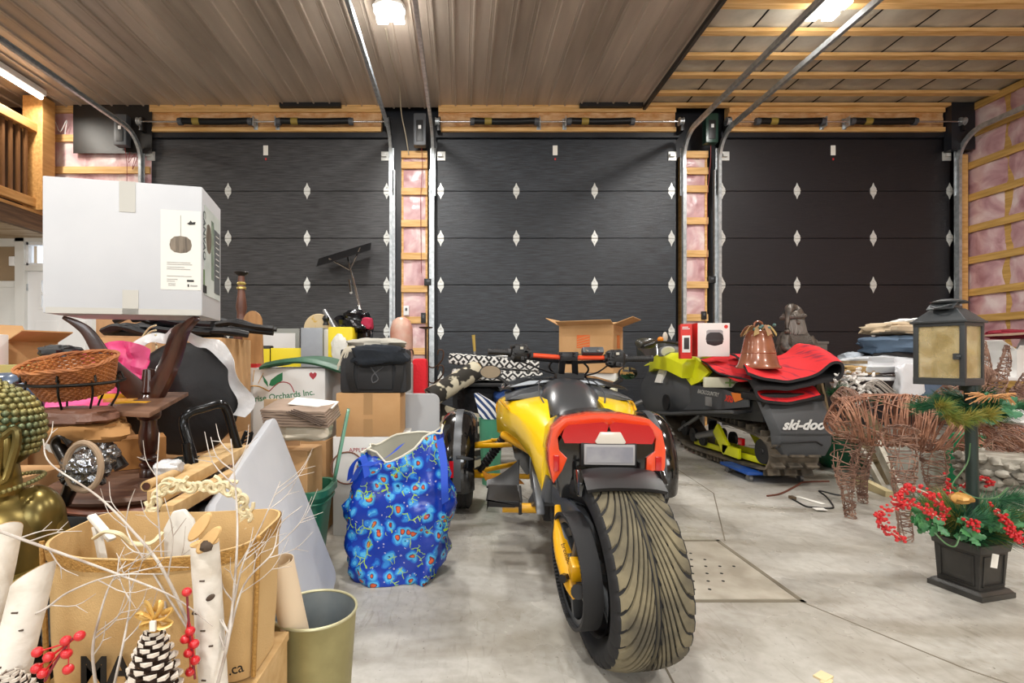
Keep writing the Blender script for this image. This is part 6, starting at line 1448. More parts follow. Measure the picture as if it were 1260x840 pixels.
# ---- turned wood post and rounded plank ----
np_ = at(297, 400, 3.4)
t = thing('turned_post', 'turned brown wooden candle stand with black dish top', 'candle stand', (np_.x, 3.4, .60))
q = MB(); q.lathe([(.05, .60), (.05, 1.16), (.055, 1.18), (.035, 1.20), (.045, 1.23), (.03, 1.26), (.028, 1.30), (.036, 1.34), (.026, 1.42), (.022, 1.46), (.03, 1.465), (.022, 1.475), (.022, 1.53), (.02, 1.55)], (np_.x, 3.4, 0), 20); q.build('post', mat('walnut', '6a4436', .4, col2='4a2c22', nscale=8), t)
q = MB(); q.lathe([(.0225, 1.46), (.031, 1.463), (.031, 1.475), (.0225, 1.48)], (np_.x, 3.4, 0), 18); q.lathe([(.0235, 1.49), (.03, 1.50), (.0235, 1.51)], (np_.x, 3.4, 0), 18); q.build('brass_band', mat('brass', 'c9b46a', .3, .7), t)
q = MB(); q.lathe([(.01, 1.55), (.025, 1.555), (.048, 1.575), (.045, 1.578), (.02, 1.565), (0, 1.565)], (np_.x, 3.4, 0), 20); q.build('dish', BLK, t)
carton('cardboard_box', 'brown box under the turned candle stand', 'box', (np_.x, 3.42, 0), (.36, .3, .60), 0, CARD)
q = MB(); c = at(312, 400, 3.15); w_ = .072
q.prism([(-w_, 0)]+[(w_, 0)]+[(w_*.8*cos(a), .42+w_*sin(a)) for a in [pi*i/12 for i in range(13)]], basis((c.x, 3.15, .80), (1, 0, 0), (0, 0, 1)), .02); tag(q.build('rounded_plank', mat('oak', 'a87c4c', .6, col2='8a6238', nscale=4, nstretch=(6, 1, 1)), None, bev=.004), 'upright oak plank with a rounded top left of the white fruit box', 'plank')
carton('cardboard_box', 'brown carton with red letters beneath the white fruit box', 'box', (-1.05, 3.13, 0), (.56, .42, .52), -3, CARD)
# ---- fruit carton with green lid ----
FW = mat('fruit_white', 'dcdcda', .6)
t, M = carton('fruit_carton', 'white fruit carton with green lettering, sun rays and leaf, lid on top', 'box', (-1.05, 3.13, .52), (.54, .40, .42), -3, FW)
yf = -.2005
GL_ = mat('print_green', '2c7a4f', .6); OL = mat('print_ochre', 'c9963a', .6); RL = mat('print_red', 'a83a44', .6)
text('Sunrise Orchards Inc.', .049, M @ basis((-.005, yf, .255), (1, 0, .12), (-.12, 0, 1)), GL_, t, bold=.0005)
q = MB(M @ Matrix.Translation((0, 0, .05))); q.tube(spline([(-.25, yf, .17), (-.20, yf, .25), (-.13, yf, .265), (-.06, yf, .235)], 6), .0035, 5); q.build('sun_arc', OL, t)
for k in range(5): a = R(60+22*k); q = MB(M @ Matrix.Translation((0, 0, .05))); q.tube([(-.17+.09*cos(a), yf, .22+.07*sin(a)), (-.17+.15*cos(a), yf, .22+.14*sin(a))], .002, 4); q.build('sun_ray', OL, t)
q = MB(M @ Matrix.Translation((0, 0, .05))); q.tube(spline([(-.06, yf, .235), (.0, yf, .285), (.06, yf, .28), (.09, yf, .23)], 6), .003, 5); q.build('apple_arc', RL, t)
q = MB(M @ Matrix.Translation((0, 0, .05))); q.prism([(-.06, .27), (-.05, .30), (-.01, .33), (.02, .345), (.02, .30), (-.01, .275), (-.04, .265)], basis((0, yf, 0), (1, 0, 0), (0, 0, 1)), .0015); q.prism([(-.10, .33), (-.09, .29), (-.065, .26), (-.07, .29)], basis((0, yf, 0), (1, 0, 0), (0, 0, 1)), .0015); q.build('leaf_print', GL_, t, smooth=False)
q = MB(M); q.prism([(.20+.022*x, .375+.022*z) for x, z in ((0, -1), (.9, 0), (1, .6), (.5, 1), (0, .6), (-.5, 1), (-1, .6), (-.9, 0))], basis((0, yf, 0), (1, 0, 0), (0, 0, 1)), .0015); q.build('apple_heart', RL, t, smooth=False)
GLD = mat('tote_green', '2b5a42', .5)
q = MB(); q.grid(lambda u, v: (-1.16+.50*u, 2.88+.42*v, .965+.05*sin(pi*u)-.035*u+.015*v+(-.02 if (u < .04 or u > .96 or v < .05 or v > .95) else 0)), 20, 14, thick=.014)
tag(q.build('tote_lid', GLD), 'bowed dark green tote lid lying on the white fruit carton', 'lid')
q = MB(); q.bx((-1.33, 2.95, .942), (-1.20, 3.02, .965)); tag(q.build('red_strip', mat('red_card', 'c02a2a', .6), None), 'red strip on the left corner of the fruit carton', 'strip')
text('de', .07, Matrix.Translation((-1.22, 2.915, .40)) @ rot(0, 0, -3) @ Matrix.Rotation(R(90), 4, 'X'), RL, [o for o in C.objects if o.get('label') == 'brown carton with red letters beneath the white fruit box'][0])
# ---- green bin with box and linens ----
GB = mat('bin_green', '2b7058', .4)
gx, gy = -.80, 2.42
t = thing('green_bin', 'dark green plastic bin on the floor between the leaning table and floral bag', 'bin', (gx, gy, 0))
q = MB(); rngs = []
for z, w, tk in ((0, .125, 0), (.36, .165, 0), (.36, .185, 0), (.39, .185, 0), (.39, .160, 0), (.02, .118, 0)): rngs.append([(gx+w*math.copysign(abs(cos(a))**.5, cos(a)), gy+w*.9*math.copysign(abs(sin(a))**.5, sin(a)), z) for a in [2*pi*i/32 for i in range(32)]])
q.loft(rngs); q.build('body', GB, t, bev=.0)
q = MB(); q.tube([(gx+.17*math.copysign(abs(cos(a))**.5, cos(a)), gy+.153*math.copysign(abs(sin(a))**.5, sin(a)), .33) for a in [2*pi*i/32 for i in range(32)]], .006, 6, closed=True); q.build('rim_rib', GB, t)
carton('cardboard_box', 'brown carton standing inside the green bin', 'box', (gx, gy, .03), (.20, .19, .54), -5, CARD)
lump('plastic_parcel', 'cream plastic wrapped linen under the folded taupe curtains', 'parcel', 372, 528, 2.30, .14, .09, .045, mat('cream_plastic', 'd9cfba', .35, bump=.5, bscale=9), 71)
TAU = mat('taupe_linen', '9c8878', .9, col2='8a7768', nscale=8)
t = thing('folded_curtain', 'folded taupe curtains in layers on the cream parcel', 'linen', (-.76, 2.25, .62))
for k in range(6):
    c = at(374-k*.8, 517-k*3.2, 2.28); q = MB(); q.grid(lambda u, v: (c.x-.14+.28*u, 2.17+.22*v, c.z+.004*noise.noise(V((u*5, v*5, k)))+.03*v-.01*u), 12, 8, thick=.009); q.build('layer', TAU, t)
c = at(378, 494, 2.25); q = MB(); q.grid(lambda u, v: (c.x-.09+.20*u, 2.26+.12*v, c.z-.01+.02*v-.02*u), 6, 4, thick=.003); q.build('paper_sheet', mat('paper_sheet', 'dcdad4', .7), t)
q = MB()
for k in range(4): q.tube(spline([at(352+k*3, 507-k*1.2, 2.16), at(370+k*3, 513-k*1.2, 2.155), at(395+k*2, 524-k*1.6, 2.15)], 4), .003, 5)
q.build('fold_crease', mat('taupe_dark', '5f5148', .9), t)
t, M = carton('card_panel', 'beige cardboard sheet standing behind the taupe curtains', 'board', (-.875, 2.46, .40), (.17, .015, .40), 12, mat('card_pale', 'c9a986', .8))
q = MB(); rg = [V((.048*cos(a)*1.0, .17*math.copysign(abs(sin(a))**.8, sin(a)))) for a in [2*pi*i/28 for i in range(28)]]
# green lid on edge, standing in the bin
bt_, tp_ = at(413, 592, 2.28), at(430, 505, 2.42)
ax_ = (tp_-bt_); q = MB(); mid = (tp_+bt_)/2; T = basis(mid, ax_, (-.22, .97, 0)); L2 = ax_.length/2
q.prism([(L2*math.copysign(abs(cos(a))**.6, cos(a)), .10*math.copysign(abs(sin(a))**.6, sin(a))) for a in [2*pi*i/28 for i in range(28)]], T, .014); tag(q.build('tote_lid', mat('lid_sage', '4b8068', .4), None, bev=.004), 'sage green tote lid standing on edge in the green bin', 'lid')
# ---- cooler stack ----
t, M = carton('apple_carton', 'white apple carton with red lettering under the plain brown box', 'box', (-.52, 3.02, 0), (.42, .36, .555), 2, FW)
yf = -.1805
text('APPLES  POMMES', .032, M @ basis((.0, yf, .48), (1, 0, 0), (0, 0, 1)), RL, t); text('PRODUCE OF ONTARIO', .022, M @ basis((.0, yf, .33), (1, 0, 0), (0, 0, 1)), RL, t)
q = MB(M); q.tube([(-.13+.09*cos(a), yf, .38+.09*sin(a)) for a in [2*pi*i/28 for i in range(28)]], .005, 5, closed=True); q.build('ring_print', mat('print_brown', '7a5444', .6), t)
carton('cardboard_box', 'plain brown box with centre tape holding up the black cooler bag', 'box', (-.53, 3.0, .555), (.36, .32, .245), 1, CARD, tape=CT)
CLB = mat('cooler_black', '26272a', .7, bump=.1)
cx, cy, cz = -.50, 2.98, .80
t = thing('cooler_bag', 'black fabric cooler bag with wide handles on the plain brown box', 'bag', (cx, cy, cz))
q = MB(); q.box((cx, cy, cz+.125), (.38, .26, .25)); q.build('body', CLB, t, bev=.02)
for dx in (-.11, .13):
    q = MB(); q.grid(lambda u, v: (cx+dx-.022+.044*u+.02*sin(v*3)*(1 if dx > 0 else -1), cy-.133-.008*sin(pi*v), cz+.01+.23*v), 3, 12, thick=.006); q.build('handle_strap', BLK, t)
q = MB(); q.box((cx+.01, cy-.134, cz+.10), (.20, .012, .16)); q.build('front_pocket', mat('pocket_black', '1b1c1f', .6), t, bev=.006)
q = MB(); q.tube(spline([(cx-.04, cy-.143, cz+.19), (cx+.0, cy-.143, cz+.13), (cx+.03, cy-.143, cz+.08), (cx+.0, cy-.143, cz+.06), (cx+.0, cy-.143, cz+.10), (cx+.06, cy-.143, cz+.15)], 6), .004, 5); q.build('swirl_logo', mat('logo_grey', '55575b', .6), t)
lump('towel', 'dark navy towel draped over the front of the cooler bag', 'towel', 466, 437, 2.83, .15, .05, .055, mat('navy_towel', '20262e', .95, bump=.3, bscale=20), 81)
lump('towel', 'pale grey towel folded on top of the navy towel', 'towel', 463, 424, 3.0, .17, .13, .035, mat('grey_towel', 'a9a69c', .95, bump=.3, bscale=20), 83)
q = MB(); random.seed(9)
for k in range(16):
    p = at(424+k*.9, 428+k*.3, 2.86); q.tube(spline([p+V((.05, 0, .01)), p+V((0, -.01, -.01)), p+V((-.03+random.uniform(-.02, .02), 0, -.07-random.uniform(0, .06)))], 3), .0045, 5)
o = tag(q.build('towel_fringe', mat('fringe_cream', 'c9c2b0', .9)), 'cream knotted tassels hanging off the left side of the cooler', 'fringe'); o['kind'] = 'stuff'
# grey folding table standing upright behind the floral bag
t = thing('folding_table', 'grey folding table standing on edge behind the blue floral bag', 'table', (-.35, 3.24, 0))
q = MB(); pl_ = []
for cxn, czn, sx, sz in ((.22, .0, 1, 0), ): pass
def rrect(w, h, r, n=6): return [(sx*(w-r)+r*cos(a), sz*(h-r)+r*sin(a)) for sx, sz, a0 in ((1, 1, 0), (-1, 1, pi/2), (-1, -1, pi), (1, -1, 3*pi/2)) for a in [a0+pi/2*i/n for i in range(n+1)]]
LGR = mat('table_grey', 'a9abae', .5)
q.prism(rrect(.22, .385, .05), basis((-.36, 3.24, .387), (1, 0, 0), (0, 0, 1)), .045); q.build('tabletop', LGR, t, bev=.006)
# ---- blue floral bag ----
def floral():
    m = bpy.data.materials.new('blue_floral'); m.use_nodes = True; nt = m.node_tree; N = nt.nodes; L = nt.links; b = N['Principled BSDF']; b.inputs['Roughness'].default_value = .25
    tc = N.new('ShaderNodeTexCoord'); nz = N.new('ShaderNodeTexNoise'); nz.inputs['Scale'].default_value = 30; nz.inputs['Detail'].default_value = 1
    L.new(tc.outputs['Object'], nz.inputs['Vector'])
    ad = N.new('ShaderNodeVectorMath'); ad.operation = 'MULTIPLY_ADD'; L.new(nz.outputs['Color'], ad.inputs[0]); ad.inputs[1].default_value = (.022, .022, .022); L.new(tc.outputs['Object'], ad.inputs[2])
    def vor(sc, feat='F1'):
        v = N.new('ShaderNodeTexVoronoi'); v.inputs['Scale'].default_value = sc; v.feature = feat; L.new(ad.outputs[0], v.inputs['Vector']); return v
    def ramp(src, st, const=True):
        r = N.new('ShaderNodeValToRGB'); e = r.color_ramp.elements
        if const: r.color_ramp.interpolation = 'CONSTANT'
        for i, (p, c) in enumerate(st):
            q = e[i] if i < 2 else e.new(p); q.position = p; q.color = lin(c)
        L.new(src, r.inputs[0]); return r.outputs[0]
    f = ramp(vor(17).outputs['Distance'], [(0, 'd9653a'), (.15, 'a33a2a'), (.19, '123a7c'), (.22, '54b3e6'), (.34, '2f86d6'), (.43, '1a5cc4'), (.50, '1238a6')])
    s = ramp(vor(38).outputs['Distance'], [(0, 'e8e8e4'), (.13, '1a3aa8'), (.2, '000000')])
    g = ramp(vor(24, 'DISTANCE_TO_EDGE').outputs['Distance'], [(0, 'ffffff'), (.035, '000000')])
    n2 = N.new('ShaderNodeTexNoise'); n2.inputs['Scale'].default_value = 14; L.new(tc.outputs['Object'], n2.inputs['Vector'])
    msk = ramp(n2.outputs['Fac'], [(0, '000000'), (.55, 'ffffff')])
    mm = N.new('ShaderNodeMixRGB'); mm.blend_type = 'MULTIPLY'; mm.inputs[0].default_value = 1; L.new(g, mm.inputs[1]); L.new(msk, mm.inputs[2])
    m1 = N.new('ShaderNodeMixRGB'); L.new(mm.outputs[0], m1.inputs[0]); L.new(f, m1.inputs[1]); m1.inputs[2].default_value = lin('9cc93c')
    m2 = N.new('ShaderNodeMixRGB'); m2.blend_type = 'LIGHTEN'; m2.inputs[0].default_value = .5; L.new(m1.outputs[0], m2.inputs[1]); L.new(s, m2.inputs[2])
    L.new(m2.outputs[0], b.inputs['Base Color']); return m
FLO = floral()
fb = thing('floral_bag', 'tall bulging blue bag with bright flowers and royal blue strap handles', 'bag', (-.31, 2.36, 0))
def bagring(t):
    w = [.205, .235, .24, .24, .235, .225, .205, .18][min(7, int(t*7))]*(1-(t*7-int(t*7)))+[.205, .235, .24, .24, .235, .225, .205, .18, .18][min(8, int(t*7)+1)]*(t*7-int(t*7)); n = 48; z = .02+.60*t; out = []
    for i in range(n):
        a = 2*pi*i/n; ca, sa = cos(a), sin(a); x = w*math.copysign(abs(ca)**.6, ca); y = .15*math.copysign(abs(sa)**.6, sa)*(1-.25*t)
        nn = noise.fractal(V((ca*2, sa*2, t*5)), .7, 2.2, 4)*.034+noise.noise(V((ca*5, sa*5, t*14)))*.008
        nd = min(abs(a-4.5), 2*pi-abs(a-4.5)); top = (.05*cos(a)+.012*sin(5*a)-.075*math.exp(-nd*nd/.10))*max(0, (t-.72)/.28)**2
        tilt = .05*(t-.5)
        out.append(V((-.31+(x+nn*ca)+.045*t, 2.36+(y+nn*sa), z+top*1.0+.01*nn)))
    return out
q = MB(); rings = [[p*1 for p in bagring(i/24)] for i in range(25)]; q.loft([[V((-.31+(p.x+.31)*.93, p.y, .002)) for p in rings[0]]]+rings, caps=False); q.f.append(tuple(range(48))[::-1]); q.mi.append(0); q.build('body', FLO, fb, ang=80)
q = MB(); q.tube(rings[-1], .005, 6, closed=True); q.build('cream_piping', mat('piping_cream', 'd8d4c4', .7), fb)
q = MB(); q.loft([[p+V((0, 0, -.003)) for p in rings[-1]], [V((-.29+(p.x+.29)*.8, 2.36+(p.y-2.36)*.7, .50)) for p in rings[-1]]], caps=False); q.f.append(tuple(48+i for i in range(48))); q.mi.append(0); q.build('lining', mat('lining_grey', '8f8d80', .8), fb)
STR = mat('strap_blue', '2450c8', .5)
def strap(P, w=.03):
    q = MB(); S2 = spline(P, 6); q.loft([[p+V((-w/2, 0, -w*.3)), p+V((w/2, 0, w*.3)), p+V((w/2, .004, w*.3)), p+V((-w/2, .004, -w*.3))] for p in S2]); return q.build('strap', STR, fb)
strap([at(434, 592, 2.17), at(445, 572, 2.13), at(462, 570, 2.12), at(482, 558, 2.12), at(494, 547, 2.15)]); strap([at(430, 590, 2.2), at(434, 572, 2.15), at(446, 562, 2.13), at(452, 586, 2.12)], .025)
strap([at(541, 540, 2.24), at(546, 570, 2.2), at(547, 600, 2.18), at(548, 618, 2.2)], .03)
# ---- leaning white folding table ----
A_, B_, C_ = at(345, 530, 2.0), V((-.525, 2.2, .0)), at(258, 598, 1.34)
A_ = V((-.72, 2.0, .712)); C_ = V((-.665, 1.30, .665))
t = thing('folding_table', 'white folding table leaning on its side above the galvanised bucket', 'table', (-.55, 1.75, 0))
ex = (B_-A_).normalized(); ey = (C_-A_).normalized(); Lx, Ly = (B_-A_).length, (C_-A_).length
nrm = ex.cross(ey).normalized(); ctr = (B_+C_)/2
T = basis(ctr, ex, ey); q = MB(); q.prism(rrect(Lx/2, Ly/2, .035), T, .03 if T.to_3x3().col[2].x < 0 else -.03)
q.v = [V((p.x, p.y, max(p.z, .002))) for p in q.v]
q.build('tabletop', mat('table_white', 'c6c8cd', .45, col2='b9bcc2', nscale=3), t, bev=.004)
q = MB(); q.beam(ctr+ex*.3-V((.04, 0, 0)), ctr-ex*.3-V((.04, 0, 0)), .03, .03); q.build('frame_bar', BLKM, t, smooth=False)
# ---- black tubular handle, slatted clip ----
HD_ = mat('black_tube', '1a1b1d', .18, .5)
q = MB(); q.tube(spline([at(246, 605, 1.52), at(236, 560, 1.52), at(226, 522, 1.54), at(232, 508, 1.55), at(250, 502, 1.58), at(270, 497, 1.62), at(279, 505, 1.64), at(288, 535, 1.66), at(296, 560, 1.68)], 6), .014, 12)
q.tube([at(236, 605, 1.50), at(229, 545, 1.50)], .012, 10); tag(q.build('metal_loop', HD_), 'black tubular metal loop rising in front of the wrapped cushion', 'metal loop')
q = MB()
for k in range(7): p = at(305-k*1.6, 534+k*4.6, 1.95); q.box(p, (.04, .008, .006), ry=-25)
q.tube(spline([at(310, 532, 1.95), at(305, 548, 1.95), at(297, 562, 1.95)], 4), .007, 8); q.tube(spline([at(303, 530, 1.95), at(297, 545, 1.95), at(292, 560, 1.95)], 4), .007, 8); tag(q.build('grip_rack', BLK), 'small black ribbed rack behind the corner of the leaning white table', 'rack')
# ---- lumber ----
LUM = mat('raw_pine', 'c8a878', .7, col2='b4925f', nscale=5, nstretch=(1, 5, 5))
for i, (a, b, w, h, lb) in enumerate((((190, 612, 1.18), (300, 552, 1.72), .035, .03, 'raw pine stick topmost of the lumber behind the jute bag'), ((196, 600, 1.30), (285, 548, 1.80), .05, .02, 'raw pine board at the back of the lumber behind the jute bag'), ((205, 630, 1.15), (300, 575, 1.66), .03, .03, 'raw pine stick lowest of the lumber behind the jute bag'))):
    q = MB(); q.beam(at(*a), at(*b), w, h); tag(q.build('lumber', LUM, None, bev=.002), lb, 'lumber', 'raw pine lumber behind the jute bag')
q = MB(); q.tube([at(180, 598, 1.20), at(232, 575, 1.50)], .013, 14, mi=0); q.tube([at(179.5, 598.2, 1.197), at(181, 597.5, 1.205)], .009, 10, mi=1)
tag(q.build('paper_tube', [LUM, MAH]), 'tan tube with a dark open end lying on the lumber', 'tube')
lump('torn_plastic', 'bit of torn clear plastic on the lumber near the table column', 'plastic', 208, 575, 1.40, .035, .03, .02, mat('film_white', 'dfe1e4', .25, alpha=.75, bump=.6, bscale=14), 91)
carton('cardboard_box', 'brown box under the lumber, hidden by the jute bag', 'box', (-.76, 1.27, 0), (.2, .22, .50), 20, CARD)
# ================= front left: jute bag, bucket, birch, cones =================
JUT = mat('jute', 'cbab78', .9, col2='bd9b68', nscale=3, nstretch=(1, 1, 1), bump=.15, bscale=320)
jx, jy = -.575, 1.0
jb = thing('jute_bag', 'open jute shopping bag with black lettering stuffed with white decor pieces', 'bag', (jx, jy, .40))
def jring(z, k=1.0, inset=0):
    out = []; n = 80; t = (z-.40)/.265
    for i in range(n):
        a = 2*pi*i/n; ca, sa = cos(a), sin(a); hw = (.183+.010*t)*k-inset; hd = (.080+.01*t)-inset
        x = hw*math.copysign(abs(ca)**.28, ca); y = hd*math.copysign(abs(sa)**.38, sa)
        y += .012*noise.noise(V((x*9, z*9, 3)))*(1 if t < .98 else .5)-.020*sin(pi*(x/hw+1)/2)*t*(1 if sa < 0 else -.6)
        out.append(V((jx+x, jy+y+.06*x, z+(-.012*sin(pi*(x/hw+1)/2) if t > .9 else 0)+.01*sa*t)))
    return out
zs2 = [.401+.264*i/16 for i in range(17)]
q = MB(); q.loft([jring(z) for z in zs2]+[jring(z, 1, .004) for z in zs2[::-1]], caps=False); q.f.append(tuple(range(80))[::-1]); q.mi.append(0); q.build('body', JUT, jb, ang=60)
q = MB(); q.loft([jring(.640, 1, -.002), jring(.664, 1, -.002)], caps=False); q.build('hem', mat('jute_hem', 'a97f40', .85, bump=.5, bscale=160), jb)
for s_ in (-1, 1):
    q = MB(); q.tube([V((jx+s_*(.184+.010*t), jy-.065+.06*s_*.2, .402+.262*t)) for t in (0, .5, 1)], .0045, 6); q.build('side_seam', mat('jute_hem', 'a97f40', .85), jb)
INK = mat('ink_black', '17140f', .8)
text('MAY', .065, Matrix.Translation((jx-.035, jy-.108, .445)) @ Matrix.Rotation(R(90), 4, 'X'), INK, jb, bold=.002)
text('and.ca', .026, Matrix.Translation((jx+.15, jy-.094, .435)) @ rot(90, -14, 4), INK, jb)
cr = thing('wooden_crate', 'pale wooden crate under the jute bag', 'crate', (jx, jy, 0))
for z in (.06, .18, .30): 
    for y0 in (jy-.11, jy+.09): MB().bx((jx-.19, y0, z-.035), (jx+.19, y0+.015, z+.045)).build('slat', LUM, cr, smooth=False, bev=.002)
for sx in (-1, 1): MB().bx((jx+sx*.185-.008, jy-.11, .01), (jx+sx*.185+.008, jy+.105, .38)).build('side_board', LUM, cr, smooth=False, bev=.002)
MB().bx((jx-.195, jy-.115, .38), (jx+.195, jy+.11, .398)).build('top_board', LUM, cr, smooth=False, bev=.002)
# contents
CRM = mat('cream_paint', 'd8cba6', .5); WHP = mat('white_wood', 'd9d7d0', .55)
q = MB(); c0 = at(222, 660, 1.04); q.prism([(-.034, -.19), (.036, -.19), (.036, .0), (.030, .035), (.012, .058), (-.01, .055), (-.03, .02)], basis((c0.x, 1.045, .63), (1, 0, .05), (-.05, 0, 1)), .014); tag(q.build('rounded_board', WHP, None, bev=.004), 'white rounded wooden piece standing upright in the jute bag', 'board')
q = MB(); Ps = [(188, 655), (184, 630), (196, 606), (222, 594), (250, 600), (276, 596), (296, 612), (306, 636), (300, 660)]
for i in range(0, 26):
    t = i/25*(len(Ps)-1); k = min(int(t), len(Ps)-2); f = t-k; px = Ps[k][0]*(1-f)+Ps[k+1][0]*f; py = Ps[k][1]*(1-f)+Ps[k+1][1]*f
    c = at(px, py, 1.10); r0 = .014+.004*(i % 3); a0 = i*1.9
    q.tube([c+V(((r0*(1-.055*j))*cos(a0+j*.42*(1 if i % 2 else -1)), -.002*j*.2, (r0*(1-.055*j))*sin(a0+j*.42*(1 if i % 2 else -1)))) for j in range(14)], .0042, 6)
q.tube(spline([at(px, py, 1.105) for px, py in Ps], 6), .006, 8)
q.tube([at(190, 640, 1.10), V((-.675, 1.05, .42))], .006, 8)
tag(q.build('scroll_frame', CRM), 'cream curly scrollwork frame arching out of the jute bag', 'frame')
q = MB(); q.beam(at(112, 634, 1.02), at(138, 664, 1.0), .016, .008); q.beam(V((-.74, 1.02, .66)), V((-.68, 1.0, .44)), .014, .01); tag(q.build('white_stick', WHP, None, bev=.002), 'white flat stick poking out at the left side of the jute bag', 'stick')
q = MB(); q.tube(spline([at(116, 662, .99), at(130, 654, .98), at(148, 657, .98), at(162, 668, 1.0), at(185, 668, 1.0), at(200, 655, 1.02)], 5), .006, 8, flat=.6); tag(q.build('hanger', CRM), 'cream wooden hanger curve lying across the mouth of the jute bag', 'hanger')
# bucket with paper roll
kx_, ky_ = -.356, 1.225
bk2 = thing('metal_bucket', 'tall galvanised bucket with olive outside holding a paper roll', 'bucket', (kx_, ky_, 0))
q = MB(); q.lathe([(.070, .0), (.072, .004), (.098, .385), (.1, .39)], (kx_, ky_, 0), 48, caps=True); 
q.f = [f for f in q.f if len(f) < 40 or min(f) < 48]; q.mi = [0]*len(q.f); q.build('outer_wall', mat('olive_zinc', 'a8a070', .45, .35, col2='8f885c', nscale=9), bk2, ang=60)
q = MB(); q.lathe([(.0, .010), (.068, .010), (.095, .388)], (kx_, ky_, 0), 48, caps=False); q.build('inner_wall', mat('zinc_blue', '7d878d', .4, .5, col2='8f989c', nscale=9), bk2)
q = MB(); q.tube([V((kx_+.0985*cos(a), ky_+.0985*sin(a), .39)) for a in [2*pi*i/48 for i in range(48)]], .0035, 8, closed=True); q.build('rolled_rim', mat('zinc_pale', 'b9b592', .4, .4), bk2)
pa, pbt = at(344, 690, 1.14), V((kx_+.015, ky_+.0, .04)); dirr = (pbt-pa).normalized()
q = MB(); u = dirr.cross(V((0, 1, 0))).normalized(); v = dirr.cross(u)
rings = []
for L_2, r_ in ((0, .031), ((pbt-pa).length, .031), ((pbt-pa).length, .0295), (0, .0295)): rings.append([pa+dirr*L_2+u*cos(a)*r_+v*sin(a)*r_ for a in [2*pi*i/32 for i in range(32)]])
rings.append(rings[0]); q.loft(rings, caps=False); q.loft([[pa+dirr*L_2+u*cos(a)*(.029-.0012*a)+v*sin(a)*(.029-.0012*a) for a in [.4*i for i in range(20)]] for L_2 in (.001, .3)], closed=False)
tag(q.build('paper_roll', mat('roll_cream', 'e3cfb2', .6)), 'cream paper roll leaning out of the galvanised bucket', 'paper roll')
# low box carrying the christmas pieces
LB = thing('cardboard_box', 'low pale cardboard box at the very bottom left under the pine cones', 'box', (-.52, .70, 0))
MB().bx((-.80, .58, 0), (-.36, .86, .385)).build('body', mat('card_pale', 'c9a986', .8), LB, bev=.004)
def birch(name):
    m = mat(name, 'dcd7cd', .75, col2='b3a795', nscale=9, nstretch=(1, 1, 1.5), bump=.12, bscale=40, bstretch=(1, 1, 1.5), pos=(.5, .75)); return m
BIR = birch('birch_bark'); CUT = mat('cut_wood', 'd3ae78', .7, col2='c09a62', nscale=12); BRD = mat('bark_dark', '4a3c30', .8)
def log(name, label, a, b, r, cut=(0, 0), ears=False, knots=()):
    a = V(a); b = V(b); t = thing(name, label, 'log', (b if b.z < a.z else a)); d = (a-b).normalized(); u = d.cross(V((0, 1, 0))).normalized(); v = d.cross(u); n = 24
    R0 = []
    for k in range(13):
        f = k/12; c = b.lerp(a, f); rg = []
        for i in range(n):
            an = 2*pi*i/n; r_ = r*(1+.04*noise.noise(V((cos(an)*2, sin(an)*2, f*6)))); p = c+u*cos(an)*r_+v*sin(an)*r_
            if k == 12: p += d*(cos(an)*cut[0]+sin(an)*cut[1])
            rg.append(p)
        R0.append(rg)
    q = MB(); q.loft(R0, caps=False); q.f.append(tuple(range(n))[::-1]); q.mi.append(0); q.build('bark', BIR, t)
    q = MB(); q.loft([[p+d*.0005 for p in R0[-1]], [a.lerp(p, .999)+d*.0012 for p in R0[-1]]]); q.build('cut_face', CUT, t)
    for k in range(9):
        f = .1+.09*k; an = pi*.5+((k*37) % 10-5)*.16; c = b.lerp(a, f)+(u*cos(an)+v*sin(an))*r*1.0; q = MB(); q.box(c, (r*(.25+.05*(k % 3)), .002, .0022), rz=-20*cos(an)); q.build('bark_mark', BRD, t, smooth=False)
    for (f, an, s) in knots:
        c = b.lerp(a, f)+(u*cos(an)+v*sin(an))*r*1.0; q = MB(); q.ball(c, (s, s*.4, s*.5), 10, T=rot(0, -35, 0)); q.build('knot', BRD, t)
    return t, d, u, v
lg, d, u, v = log('birch_log', 'upright white birch log with two slanted oval cut slices like ears', at(252, 668, .85), V((-.415, .85, .386)), .0225, knots=((.62, 0, .008),))
for px, py, tl in ((246, 648, -35), (257, 664, -40)):
    c = at(px, py, .83); q = MB(); q.lathe([(.0, -.003), (.016, -.002), (.017, 0), (.015, .003), (0, .003)], T=Matrix.Translation(c) @ rot(0, 0, 0) @ Matrix.Rotation(R(75), 4, 'X') @ Matrix.Rotation(R(tl), 4, 'Z'), n=20, sx=.62, sy=1.6); q.build('ear_slice', CUT, lg)
q = MB(); q.ball(at(254, 672, .825), (.010, .008, .009), 12, amp=.3); q.build('bark_nub', BRD, lg)
q = MB(); kc_ = at(259, 735, .827); q.ball(kc_, (.009, .003, .0045), 10, T=rot(0, -35, 0)); q.build('eye_knot', BRD, lg)
log('birch_log', 'birch log with a slanted cut top at the left picture edge', at(8, 652, .84), V((-.79, .80, .386)), .021, cut=(-.014, .01))
log('birch_log', 'second birch log leaning right in front of the brass buddha', at(42, 706, .80), V((-.70, .74, .386)), .026, cut=(-.022, 0))
